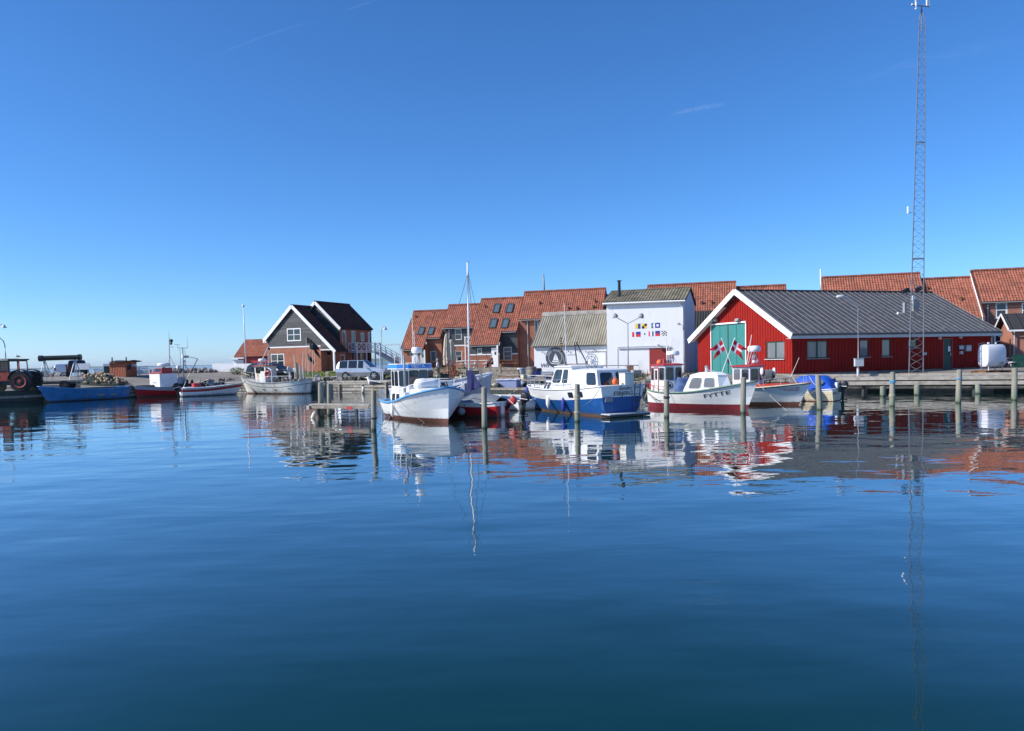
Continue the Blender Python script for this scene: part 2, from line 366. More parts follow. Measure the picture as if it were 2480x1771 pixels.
def text(name, s, size, origin, xdir, zdir, mat, parent=None, width=None, extr=.004, shear=0.0):
    """lettering as a mesh, centred on origin, reading along xdir with its tops towards zdir"""
    cu = bpy.data.curves.new(name, 'FONT'); cu.body = s; cu.size = size; cu.align_x = 'CENTER'; cu.align_y = 'CENTER'; cu.extrude = extr; cu.shear = shear
    cu.resolution_u = 3
    t = bpy.data.objects.new('tmp', cu); col.objects.link(t)
    dg = bpy.context.evaluated_depsgraph_get(); me = bpy.data.meshes.new_from_object(t.evaluated_get(dg)); me.name = name
    bpy.data.objects.remove(t, do_unlink=True)
    xs = [v.co.x for v in me.vertices]; k = 1.0
    if width and xs: k = width/(max(xs)-min(xs))
    X = Vector(xdir).normalized(); Z = Vector(zdir); Z = (Z - X*Z.dot(X)).normalized(); N = X.cross(Z)
    for v in me.vertices: v.co = Vector(origin) + X*(v.co.x*k) + Z*v.co.y + N*v.co.z
    me.materials.clear(); me.materials.append(M[mat]); me.update()
    o = bpy.data.objects.new(name, me); col.objects.link(o)
    if parent: o.parent = parent
    return o
# ------------------------------------------------------------------ the harbour's plan
QB = Vector((-27.2, 73.0))                       # corner where the two quays meet
QD1 = Vector((.905, -.425)).normalized(); QN1 = Vector((.425, .905)).normalized()
QD2 = Vector((-.64, -.77)).normalized(); QN2 = Vector((-.77, .64)).normalized()
def tq(x, y):
    p = Vector((x, y)) - QB
    return max(p.dot(QN1), p.dot(QN2))
def sm(x): x = max(0, min(1, x)); return x*x*(3-2*x)
def gz(x, y):
    t = tq(x, y); amp = .85 - .68*sm((x+1)/7)
    t0 = 5 - 3.5*sm((x+9)/2)*sm((5-x)/3)
    return .92 + amp*sm((t-t0)/(15-t0))
def quay_pt(t, s):
    """point at distance t behind the quay, s>0 along the back quay, s<0 along the left quay"""
    w = Vector(((QN2.y-QN1.y), (QN1.x-QN2.x)))/(QN1.x*QN2.y-QN1.y*QN2.x)
    c = QB + w*t
    return c + (QD1*s if s >= 0 else QD2*(-s))
def P(px, Y, dz=0.0):
    """point on the ground seen in photo column px at distance Y"""
    q = at(px, 880, Y); return Vector((q.x, Y, gz(q.x, Y)+dz))

# water
def water_mat():
    mt = bpy.data.materials.new('harbour_water'); mt.use_nodes = True
    nt = mt.node_tree; b = nt.nodes['Principled BSDF']; L = nt.links.new
    b.inputs['Base Color'].default_value = (.0005, .020, .016, 1)
    b.inputs['Roughness'].default_value = .015; b.inputs['IOR'].default_value = 1.48; b.inputs['Specular IOR Level'].default_value = .5
    g = nt.nodes.new('ShaderNodeNewGeometry')
    def noise(scale, st, det, rough=.5, rot=0.0, dist=0.0):
        mp = nt.nodes.new('ShaderNodeMapping'); mp.inputs['Scale'].default_value = st; mp.inputs['Rotation'].default_value = (0, 0, rot)
        L(g.outputs['Position'], mp.inputs['Vector'])
        n = nt.nodes.new('ShaderNodeTexNoise'); n.inputs['Scale'].default_value = scale; n.inputs['Detail'].default_value = det; n.inputs['Roughness'].default_value = rough; n.inputs['Distortion'].default_value = dist
        L(mp.outputs[0], n.inputs['Vector']); return n.outputs['Fac']
    def mth(op, a, b2, c=None):
        n = nt.nodes.new('ShaderNodeMath'); n.operation = op
        for i, q in enumerate((a, b2, c)):
            if q is None: continue
            if isinstance(q, (int, float)): n.inputs[i].default_value = q
            else: L(q, n.inputs[i])
        return n.outputs[0]
    big = noise(.42, (.38, 1, 1), 2, .4, R(-14))          # long gentle undulation
    mid = noise(1.7, (.4, 1, 1), 2, .45, R(-10))
    fine = noise(5.5, (.55, 1, 1), 2, .5, R(8))
    patch = noise(.055, (.5, 1, 1), 2, .5)
    mr = nt.nodes.new('ShaderNodeMapRange'); L(patch, mr.inputs[0]); mr.inputs[1].default_value = .42; mr.inputs[2].default_value = .62; mr.inputs[3].default_value = .12; mr.inputs[4].default_value = 1.0
    # the far left of the basin is ruffled by a breeze
    sp = nt.nodes.new('ShaderNodeSeparateXYZ'); L(g.outputs['Position'], sp.inputs[0])
    fx = nt.nodes.new('ShaderNodeMapRange'); L(sp.outputs['X'], fx.inputs[0]); fx.inputs[1].default_value = -2; fx.inputs[2].default_value = -16; fx.inputs[3].default_value = .25; fx.inputs[4].default_value = 1.0
    k = mth('MULTIPLY', mr.outputs[0], fx.outputs[0])
    h = mth('MULTIPLY', big, .030)
    h = mth('ADD', h, mth('MULTIPLY', mid, .0068))
    h = mth('ADD', h, mth('MULTIPLY', mth('MULTIPLY', fine, k), .0075))
    h = mth('ADD', h, mth('MULTIPLY', noise(.8, (.9, .8, 1), 1, .4, R(20)), .014))
    op = nt.nodes.new('ShaderNodeMapRange'); L(sp.outputs['Y'], op.inputs[0]); op.inputs[1].default_value = 100; op.inputs[2].default_value = 130; op.inputs[3].default_value = 0; op.inputs[4].default_value = 1     # open sea beyond the breakwater
    h = mth('ADD', h, mth('MULTIPLY', mth('MULTIPLY', noise(.6, (.6, 1, 1), 3, .6), op.outputs[0]), .45))
    bp = nt.nodes.new('ShaderNodeBump'); bp.inputs['Strength'].default_value = 1.0; bp.inputs['Distance'].default_value = 1.0
    L(h, bp.inputs['Height'])
    # dark body under a mirror whose strength follows the angle of view
    nt.nodes.remove(b); out = nt.nodes['Material Output']
    df = nt.nodes.new('ShaderNodeBsdfDiffuse'); df.inputs['Color'].default_value = (.0004, .027, .024, 1)
    gl = nt.nodes.new('ShaderNodeBsdfGlossy'); gl.inputs['Roughness'].default_value = .012; gl.inputs['Color'].default_value = (.97, .98, 1, 1); L(bp.outputs[0], gl.inputs['Normal'])
    fr = nt.nodes.new('ShaderNodeFresnel'); fr.inputs['IOR'].default_value = 1.333; L(bp.outputs[0], fr.inputs['Normal'])
    cr = nt.nodes.new('ShaderNodeValToRGB'); e = cr.color_ramp.elements
    e[0].position = .02; e[0].color = (.02,)*3+(1,); e[1].position = 1; e[1].color = (.97,)*3+(1,)
    for p_, v_ in ((.10, .145), (.2, .35), (.35, .52), (.6, .78)): q = e.new(p_); q.color = (v_,)*3+(1,)
    L(fr.outputs[0], cr.inputs['Fac']); mx = nt.nodes.new('ShaderNodeMixShader'); L(cr.outputs[0], mx.inputs[0]); L(df.outputs[0], mx.inputs[1]); L(gl.outputs[0], mx.inputs[2]); L(mx.outputs[0], out.inputs['Surface'])
    return mt
M['water'] = water_mat()
mb = MB(); mb.add([(-12000,-60,0),(12000,-60,0),(12000,12000,0),(-12000,12000,0)], [(0,1,2,3)], 'water')
tag(mb.build('water'), kind='structure')

# land: rows of equal distance behind the quay edge
S = [-60,-50,-44,-38,-32,-26,-20,-16,-12,-8,-4,0,4,8,12,16,20,23,26,29,32,35,38,42,46,50,56,62,70,80,95,120]
T = [0,.6,1.5,2.5,3.5,5,6.5,8,9.5,11,12.5,14,16,20,24,27]
rows = []
for t in T:
    row = []
    for s_ in S:
        q = quay_pt(t, s_); row.append((q.x, q.y, gz(q.x, q.y)))
    rows.append(row)
mb = MB(); mb.grid(rows, 'asphalt')
back = [(p[0], p[1], p[2]) for p in rows[-1]]
mb.grid([back, [(p[0]-2, p[1]+5, -1.0) for p in back]], 'rock')
tag(mb.build('quayside_ground'), kind='structure')
# far ground behind the houses on the right
mb = MB(); mb.grid([[ (x, 96-.1*abs(x-10)*0, 1.0) for x in (2, 40, 160)], [(x, 160, 1.0) for x in (2, 40, 160)]], 'grass')
tag(mb.build('far_ground'), kind='structure')

# lawns, laid 3 cm over the ground
def lawn(sa, sb, ta, tb, lift=.035):
    rows = []
    nt_ = 10
    for i in range(nt_+1):
        t = ta+(tb-ta)*i/nt_; row = []
        n = max(2, int((sb-sa)/1.5))
        for k in range(n+1):
            s_ = sa+(sb-sa)*k/n; q = quay_pt(t, s_)
            row.append((q.x, q.y, gz(q.x, q.y)+lift))
        rows.append(row)
    mb = MB(); mb.grid(rows, 'grass'); return tag(mb.build('lawn'), kind='structure')
lawn(.3, 11.5, 8.6, 20); lawn(12.0, 16, 8.8, 13); lawn(19, 29, 7.0, 20)
def turf(name, sa, sb, ta, tb, n, h, seed, label):
    rr = random.Random(seed); mb = MB()
    for i in range(n):
        q = quay_pt(rr.uniform(ta, tb), rr.uniform(sa, sb)); z = gz(q.x, q.y)+.02
        for k in range(5):
            a = rr.uniform(0, 2*PI); l = h*rr.uniform(.5, 1.2); d = Vector((math.cos(a), math.sin(a), 0))
            c = Vector((q.x, q.y, z)) + d*rr.uniform(0, .12)
            mb.add([c-Vector((.03,0,0)), c+Vector((.03,0,0)), c+d*l*.4+Vector((0,0,l))], [(0,1,2)], 'grass')
    return tag(mb.build(name), label, 'grass', kind='stuff')
turf('grass_tufts', .3, 11.5, 8.6, 14, 500, .14, 3, 'green lawn grass beside the white board fence')
turf('grass_tufts', 12, 16, 8.8, 12, 160, .12, 4, 'strip of lawn grass in front of the gabled brown roofed house')
turf('grass_tufts', 19, 29, 7, 14, 450, .14, 5, 'lawn grass in front of the orange roofed terrace')

# quay walls
def quay_wall(name, s0, s1, ds, mats, z_top=.92, t=0.0, rows_=5, off=.0):
    mb = MB(); rr = random.Random(int(s0*7)+3)
    a = quay_pt(t, s0); b = quay_pt(t, s1)
    n1 = QN1 if s1 > 0 else QN2
    face = 'wooddk' if s1 <= 0 else 'concrete'
    mb.prism([(a.x, a.y, -1.5), (b.x, b.y, -1.5), (b.x, b.y, z_top-.03), (a.x, a.y, z_top-.03)], (n1.x*.4, n1.y*.4, 0), face)
    L = (b-a).length; d = (b-a).normalized()
    for r in range(rows_):
        z = z_top-.12-r*.27; u = 0
        while u < L:
            l = min(rr.uniform(2.5, 5), L-u)
            if rr.random() < .88:
                c = a + d*(u+l/2) - n1*(.07+off+rr.uniform(0, .03))
                mb.box((c.x, c.y, z+rr.uniform(-.02,.02)), (l-.04, .14, .2), rr.choice(mats), rz=math.atan2(d.y, d.x))
            u += l
    cc = (a+b)/2 + n1*.02
    mb.box((cc.x, cc.y, z_top+.03), (L, .42, .14), mats[0], rz=math.atan2(d.y, d.x))
    u = 1.0
    while u < L:
        c = a + d*u - n1*(.2+off)
        if rr.random() < .8: mb.tube((c.x, c.y, -1), (c.x, c.y, z_top-rr.uniform(.05,.3)), .1, .1, 8, rr.choice(mats))
        u += rr.uniform(2.2, 3.2)
    return tag(mb.build(name), kind='structure')
quay_wall('quay_wall', -60, 0, 1, ['wooddk','wooddk','wood'])
quay_wall('quay_wall', 0, 18.5, 1, ['woodlt','wood','woodlt'])
quay_wall('quay_wall', 18.5, 52.5, 1, ['wood','wooddk','wood'], rows_=4)
quay_wall('quay_wall', 52.5, 110, 1, ['wooddk','wood'], t=.0, rows_=4, z_top=.75)
# timber deck in front of the red shed, on short legs over the water
mb = MB()
d = QD1; ang = math.atan2(d.y, d.x)
s = 52.3
while s < 110:
    c = quay_pt(.55, s+.11); rr = random.random()
    mb.box((c.x, c.y, .945+random.uniform(-.006,.006)), (.205, 4.2, .06), 'woodlt' if rr > .3 else 'wood', rz=ang)
    s += .22
for (tt, zz, hh, mt) in ((-1.6, .90, .2, 'woodlt'), (-1.72, .62, .22, 'woodlt'), (-1.2, .32, .16, 'wood')):
    c = quay_pt(tt, 81); mb.box((c.x, c.y, zz), (57.4, .16, hh), mt, rz=ang)
for s in range(54, 108, 3):
    c = quay_pt(-1.45, s); mb.tube((c.x, c.y, -1), (c.x, c.y, .8), .11, .1, 8, 'wooddk')
tag(mb.build('timber_deck'), kind='structure')
# kerb of raised beams lying on the deck
mb = MB()
for (tt, z0) in ((1.7, 1.03), (2.6, 1.0)):
    a = quay_pt(tt, 50); c = quay_pt(tt, 80); mb.box((c.x, c.y, z0), (60, .22, .16), 'woodlt', rz=ang)
tag(mb.build('kerb_beams'), kind='structure')

# far coast across the sea
mb = MB(); rr = random.Random(5); top = []; bot = []; bk = []
for i in range(121):
    x = -7600 + i*90; u = i/120
    h = 16 + 12*math.sin(u*9+1.2) + 8*math.sin(u*23) + rr.uniform(-2, 2) + 14*max(0, u-.35)*2
    h = max(4, h)
    top.append((x, 7400, h)); bot.append((x, 7200, -1)); bk.append((x, 8200, h*.6))
mb.grid([bot, top, bk], 'leaf'); tag(mb.build('distant_hills'), kind='structure')
# ------------------------------------------------------------------ building kit
def fx(o, px, py, xv=0.0):
    Mi = loc_frame(o).inverted(); c = Mi @ CAM; d = Mi.to_3x3() @ ray(px, py)
    t = (xv-c.x)/d.x; p = c + d*t
    return p.y, p.z
def rp(o, px, py, yr, zr, pitch):
    """the ray of a photo pixel meeting a front roof slope"""
    Mi = loc_frame(o).inverted(); c = Mi @ CAM; d = Mi.to_3x3() @ ray(px, py); k = math.tan(pitch)
    t = (zr + (c.y-yr)*k - c.z)/(d.z - d.y*k); return c + d*t
def wall(mb, P0, P1, z0, top, holes, mat, reveal=.1, revmat=None, batten=0, bmat=None):
    """upright wall from P0 to P1 (its outside on the right-hand side of that direction... towards -y for a wall along +x); top is (u, z) points"""
    P0 = Vector(P0); P1 = Vector(P1); L = (P1-P0).length; d = (P1-P0)/L; out = Vector((d.y, -d.x))
    def pt(u, z, o=0.0): q = P0 + d*u + out*o; return (q.x, q.y, z)
    def tz(u):
        for (a, za), (b, zb) in zip(top, top[1:]):
            if a-1e-6 <= u <= b+1e-6: return za + (zb-za)*(u-a)/max(1e-6, b-a)
        return top[-1][1]
    us = sorted(set([0, L] + [u for u, z in top if 0 < u < L] + [q for h in holes for q in h[:2]]))
    for a, b in zip(us, us[1:]):
        if b-a < 1e-4: continue
        m = (a+b)/2; hs = sorted([h for h in holes if h[0] < m < h[1]], key=lambda h: h[2]); z = z0
        for h in hs:
            if h[2] > z: mb.add([pt(a, z), pt(b, z), pt(b, h[2]), pt(a, h[2])], [(0,1,2,3)], mat)
            z = h[3]
        mb.add([pt(a, z), pt(b, z), pt(b, tz(b-1e-5)), pt(a, tz(a+1e-5))], [(0,1,2,3)], mat)
    rm = revmat or mat
    for (a, b, c, e) in holes:
        for (u0, w0, u1, w1) in ((a, c, b, c), (b, c, b, e), (b, e, a, e), (a, e, a, c)):
            mb.add([pt(u0, w0), pt(u1, w1), pt(u1, w1, -reveal), pt(u0, w0, -reveal)], [(0,1,2,3)], rm)
    if batten:
        u = batten/2; ang = math.atan2(d.y, d.x)
        while u < L:
            hs = sorted([h for h in holes if h[0]-.03 < u < h[1]+.03], key=lambda h: h[2]); z = z0; zt = tz(u)
            for iv in [(z, hs[0][2])]+[(hs[i][3], hs[i+1][2]) for i in range(len(hs)-1)]+[(hs[-1][3], zt)] if hs else [(z, zt)]:
                if iv[1]-iv[0] > .05:
                    q = P0 + d*u + out*.014; mb.box((q.x, q.y, (iv[0]+iv[1])/2), (.07, .035, iv[1]-iv[0]), bmat or mat, rz=ang)
            u += batten
def window(parent, P0, P1, hole, recess=.06, fw=.07, mat='whiteclean', glass='glass', mull=(1, 1), name='window', proud=0.0, sill=None, mw=None):
    P0 = Vector(P0); P1 = Vector(P1); d = (P1-P0).normalized(); out = Vector((d.y, -d.x)); ang = math.atan2(d.y, d.x)
    a, b, c, e = hole; mb = MB(); mw = mw or fw*.7
    def bx(u0, u1, z0, z1, th=.05, o=0.0, mt=mat, m=mb):
        q = P0 + d*((u0+u1)/2) + out*(-recess+o); m.box((q.x, q.y, (z0+z1)/2), (u1-u0, th, z1-z0), mt, rz=ang)
    bx(a, a+fw, c, e); bx(b-fw, b, c, e); bx(a+fw, b-fw, c, c+fw); bx(a+fw, b-fw, e-fw, e)
    nx, nz = mull
    for i in range(1, nx): u = a + (b-a)*i/nx; bx(u-mw/2, u+mw/2, c+fw, e-fw, .045)
    for k in range(1, nz): z = c + (e-c)*k/nz; bx(a+fw, b-fw, z-mw/3, z+mw/3, .035)
    w_ = mb.build(name, parent)
    g = MB(); q = P0 + d*((a+b)/2) + out*(-recess-.012); g.box((q.x, q.y, (c+e)/2), (b-a-.02, .008, e-c-.02), glass, rz=ang)
    g.build('pane', w_)
    if sill:
        s_ = MB(); q = P0 + d*((a+b)/2) + out*.04; s_.box((q.x, q.y, c-.04), (b-a+.16, .16, .05), sill, rz=ang); s_.build('sill', w_)
    return w_
def sheet(mb, A, B, C, mat, period=.3, amp=.03, course=.36, lip=.025, thick=.0, jit=0.0):
    """a tiled or corrugated slope: A,B along the eave, C above A on the ridge"""
    A = Vector(A); B = Vector(B); C = Vector(C); U = B-A; V = C-A; Lu = U.length; Lv = V.length; U = U/Lu; V = V/Lv; N = U.cross(V)
    nu = max(2, int(Lu/period*6)); vs = [0.0]; hs = [0.0]; rr = random.Random(int(Lu*100))
    if course:
        k = 1; hs[0] = lip
        while k*course < Lv: vs += [k*course-.004, k*course+.004]; hs += [0.0, lip]; k += 1
        vs.append(Lv); hs.append(0.0)
    else: vs.append(Lv); hs.append(0.0)
    sag = [jit*math.sin(i*.05+1)*rr.uniform(.6,1) for i in range(nu+1)]
    rows = []
    for v, h in zip(vs, hs):
        rows.append([A + U*(Lu*i/nu) + V*v + N*(amp*math.cos(2*PI*(Lu*i/nu)/period) + h + sag[i]) for i in range(nu+1)])
    mb.grid(rows, mat)
def slab(mb, A, B, C, th, mat):
    A = Vector(A); B = Vector(B); C = Vector(C); D = B + (C-A); N = (B-A).cross(C-A).normalized()
    mb.prism([A-N*(th+.06), B-N*(th+.06), D-N*(th+.06), C-N*(th+.06)], N*th, mat)

# ------------------------------------------------------------------ red shed with the grey roof
def red_shed():
    g = .98
    r = thing('red_shed', 'long red board and batten harbour shed with white verges and a grey ribbed metal roof', 'shed', (19.72, 54.0, 0), R(19.4))
    x1, _ = fp(r, 2396, 880, 0); W = fx(r, 1688, 880, 0)[0]
    ze, zr, oh = 3.92, 7.62, .55
    ya, za = fx(r, 1785, 703, -.3); k = (za-ze)/(ya+oh); zr = za; Y2 = 2*ya
    W = Y2
    def topz(y): return (ze + k*(y+oh)) if y < ya else (ze + k*(Y2+oh-y))
    # gable wall, runs from the far corner to the near corner so that its outside faces left
    def gh(x0, y0, x1_, y1):
        a, zt = fx(r, x0, y0); b, zb = fx(r, x1_, y1); return (W-a, W-b, zb, zt)
    dy0, dz = fx(r, 1722, 788); dy1, _ = fx(r, 1806, 788)
    door = (W-dy0, W-dy1, g+.05, dz); win = gh(1855.5, 828, 1900, 869)
    mb = MB()
    wall(mb, (0, W), (0, 0), g+.18, [(0, topz(W)-.12), (W-ya, zr-.12), (W, topz(0)-.12)], [door, win], 'redboard', batten=.30, reveal=.12)
    def lh(x0, y0, x1_, y1):
        a, zt = fp(r, x0, y0); b, zb = fp(r, x1_, y1); return (a, b, zb, zt)
    wins = [lh(1954.7, 826, 2005, 867), lh(2082, 823, 2104.5, 864), lh(2136, 822, 2157.5, 863), lh(2199, 822, 2222, 842)]
    dr = lh(2284, 819, 2306, 892); dr = (dr[0], dr[1], g+.12, dr[3])
    zt = ze + k*oh - .3
    wall(mb, (0, 0), (x1, 0), g+.18, [(0, zt), (x1, zt)], wins+[dr], 'redboard', batten=.30, reveal=.12)
    wall(mb, (x1, 0), (x1, W), g+.18, [(0, topz(0)-.12), (ya, zr-.12), (W, topz(W)-.12)], [], 'redboard', batten=.30)
    wall(mb, (x1, W), (0, W), g+.18, [(0, zt), (x1, zt)], [], 'redboard')
    for (cx, cy) in ((0, 0),): mb.box((cx-.01, cy-.01, (g+zt)/2+.1), (.14, .14, zt-g-.2), 'redboard')
    mb.build('wall', r)
    mb = MB(); mb.b2(.05, x1-.05, .05, W-.05, g-.4, g+.2, 'concrete'); mb.build('foundation', r)
    # roof
    xa, xb = -.55, x1+.55
    mb = MB()
    slab(mb, (xa, -oh, ze), (xb, -oh, ze), (xa, ya, zr), .12, 'seam')
    A = Vector((xb, Y2+oh, ze)); slab(mb, A, (xa, Y2+oh, ze), (xb, ya, zr), .12, 'seam')
    sheet(mb, (xa, -oh, ze), (xb, -oh, ze), (xa, ya, zr), 'seam', period=4, amp=.004, course=0)
    sheet(mb, (xb, Y2+oh, ze), (xa, Y2+oh, ze), (xb, ya, zr), 'seam', period=4, amp=.004, course=0)
    mb.beam((xa, ya, zr+.03), (xb, ya, zr+.03), .3, .06, 'seam')
    rf = mb.build('roof', r)
    mb = MB(); x = xa+.25; N = Vector((0, -(zr-ze), ya+oh)).normalized()
    while x < xb:
        mb.beam(Vector((x, -oh-.03, ze-.0))+N*.04, Vector((x, ya, zr))+N*.04, .022, .032, 'seamrib'); x += .56
    mb.build('roof_rib', rf)
    # white verge boards on both gables, grey fascia and gutter
    for xx in (xa, xb):
        mb = MB()
        for (y0, y1) in ((-oh-.05, ya), (Y2+oh+.05, ya)):
            mb.beam((xx, y0, ze-(.16 if xx < 0 else .3)), (xx, y1, zr-(.10 if xx < 0 else .24)), .06, .42, 'whiteclean' if xx < 0 else 'lgrey')
            mb.beam((xx+(.3 if xx < 0 else -.3), y0, ze-.24), (xx+(.3 if xx < 0 else -.3), y1, zr-.18), .5, .03, 'whiteclean')
        mb.build('verge_board', r)
    mb = MB(); mb.b2(xa+.06, xb-.05, -oh-.02, -oh+.03, ze-.34, ze-.07, 'lgrey'); mb.b2(xa+.05, xb-.05, -oh+.04, 0, ze-.33, ze-.30, 'lgrey')
    mb.tube((xa+.1, -oh-.09, ze-.05), (xb-.1, -oh-.09, ze-.05), .07, .07, 8, 'darksteel'); mb.build('fascia', r)
    mb = MB(); mb.path([(x1+.1, -oh-.05, ze-.1), (x1+.1, -.1, ze-.5), (x1+.1, -.1, g)], .045, 'lgrey'); mb.build('downpipe', r)
    window(r, (0, W), (0, 0), win, mat='dkgreen', glass='glasslt', mull=(2, 1), sill='lgrey', mw=.12)
    for i, h in enumerate(wins):
        window(r, (0, 0), (x1, 0), h, mat='dkgreen', glass='glasslt' if i < 3 else 'glass', mull=(2, 1) if i == 0 else (1, 1), sill='grey', mw=.12)
    # big green doors
    a, b, c, e = door; mb = MB()
    for i in range(4):
        u0 = a+.08+(b-a-.16)*i/4; u1 = a+.08+(b-a-.16)*(i+1)/4
        mb.b2(.03, .07, W-u0-.02, W-u1+.02, c, e-.06, 'teal')
    mb.b2(.075, .09, W-a, W-b, c, e-.05, 'black')
    d_ = mb.build('door', r)
    mb = MB(); mb.b2(-.03, .03, W-a-.04, W-a+.06, c, e, 'whiteclean'); mb.b2(-.03, .03, W-b-.06, W-b+.04, c, e, 'whiteclean'); mb.b2(-.09, .03, W-a+.1, W-b-.1, e-.02, e+.1, 'whiteclean'); mb.build('door_frame', d_)
    mb = MB(); yy = W-(a+b)/2; mb.tube((-.0, yy, c+.1), (-.0, yy, e-.1), .035, .035, 8, 'darksteel'); mb.box((-.03, yy, c+1.1), (.12, .2, .3), 'darksteel'); mb.build('door_bar', d_)
    a, b, c, e = dr; mb = MB(); mb.b2(a+.06, b-.06, .03, .07, c, e-.06, 'dkgreen'); mb.b2(a, a+.06, -.02, .06, c, e, 'redtrim'); mb.b2(b-.06, b, -.02, .06, c, e, 'redtrim'); mb.b2(a, b, -.02, .06, e-.06, e, 'redtrim'); d2 = mb.build('door', r)
    mb = MB(); mb.b2(a+.55, a+.75, .015, .028, c+1.35, c+1.75, 'whiteclean'); mb.build('notice', d2)
    mb = MB(); mb.tube((b-.18, -.02, c+1.0), (b-.18, -.02, c+1.25), .025, .025, 6, 'steel'); mb.build('handle', d2)
    for (px, py) in ((2275, 819), (2325, 817)):
        x, z = fp(r, px, py); mb = MB(); mb.ball((x, -.08, z), .17, 'lgrey', 12, 8, sc=(1, .55, .75)); mb.build('wall_lamp', r)
    for (p0, q0, p1, q1, mt, nm) in ((2318, 836, 2330, 847, 'darksteel', 'meter_box'), (2336, 836, 2348, 851, 'grey', 'meter_box'), (2323, 851, 2328, 858, 'lgrey', 'meter_box'), (2233, 854, 2240, 860, 'lgrey', 'socket_box')):
        x0, zt_ = fp(r, p0, q0); x2, zb = fp(r, p1, q1); mb = MB(); mb.b2(x0, x2, -.17, .0, zb, zt_, mt)
        if nm == 'meter_box': mb.b2(x0+.03, x2-.03, -.185, -.17, zb+.04, zt_-.06, 'lgrey')
        mb.build(nm, r)
    x, z = fp(r, 1981, 816); mb = MB(); mb.box((x, -.1, z), (.2, .16, .13), 'grey'); mb.build('wall_lamp', r)
    for px in (1733, 1788):
        y, z = fx(r, px, 776, -.15); mb = MB(); mb.box((-.22, y, z), (.24, .45, .2), 'grey', rot=Matrix.Rotation(R(25), 3, 'Y')); mb.tube((-.12, y, z), (.0, y, z), .03, .03, 6, 'darksteel'); mb.build('floodlight', r)
    return r
M['seamrib'] = pm('weathered_roof_rib', (.20,.20,.195), .6, var=.2)
SHED = red_shed()

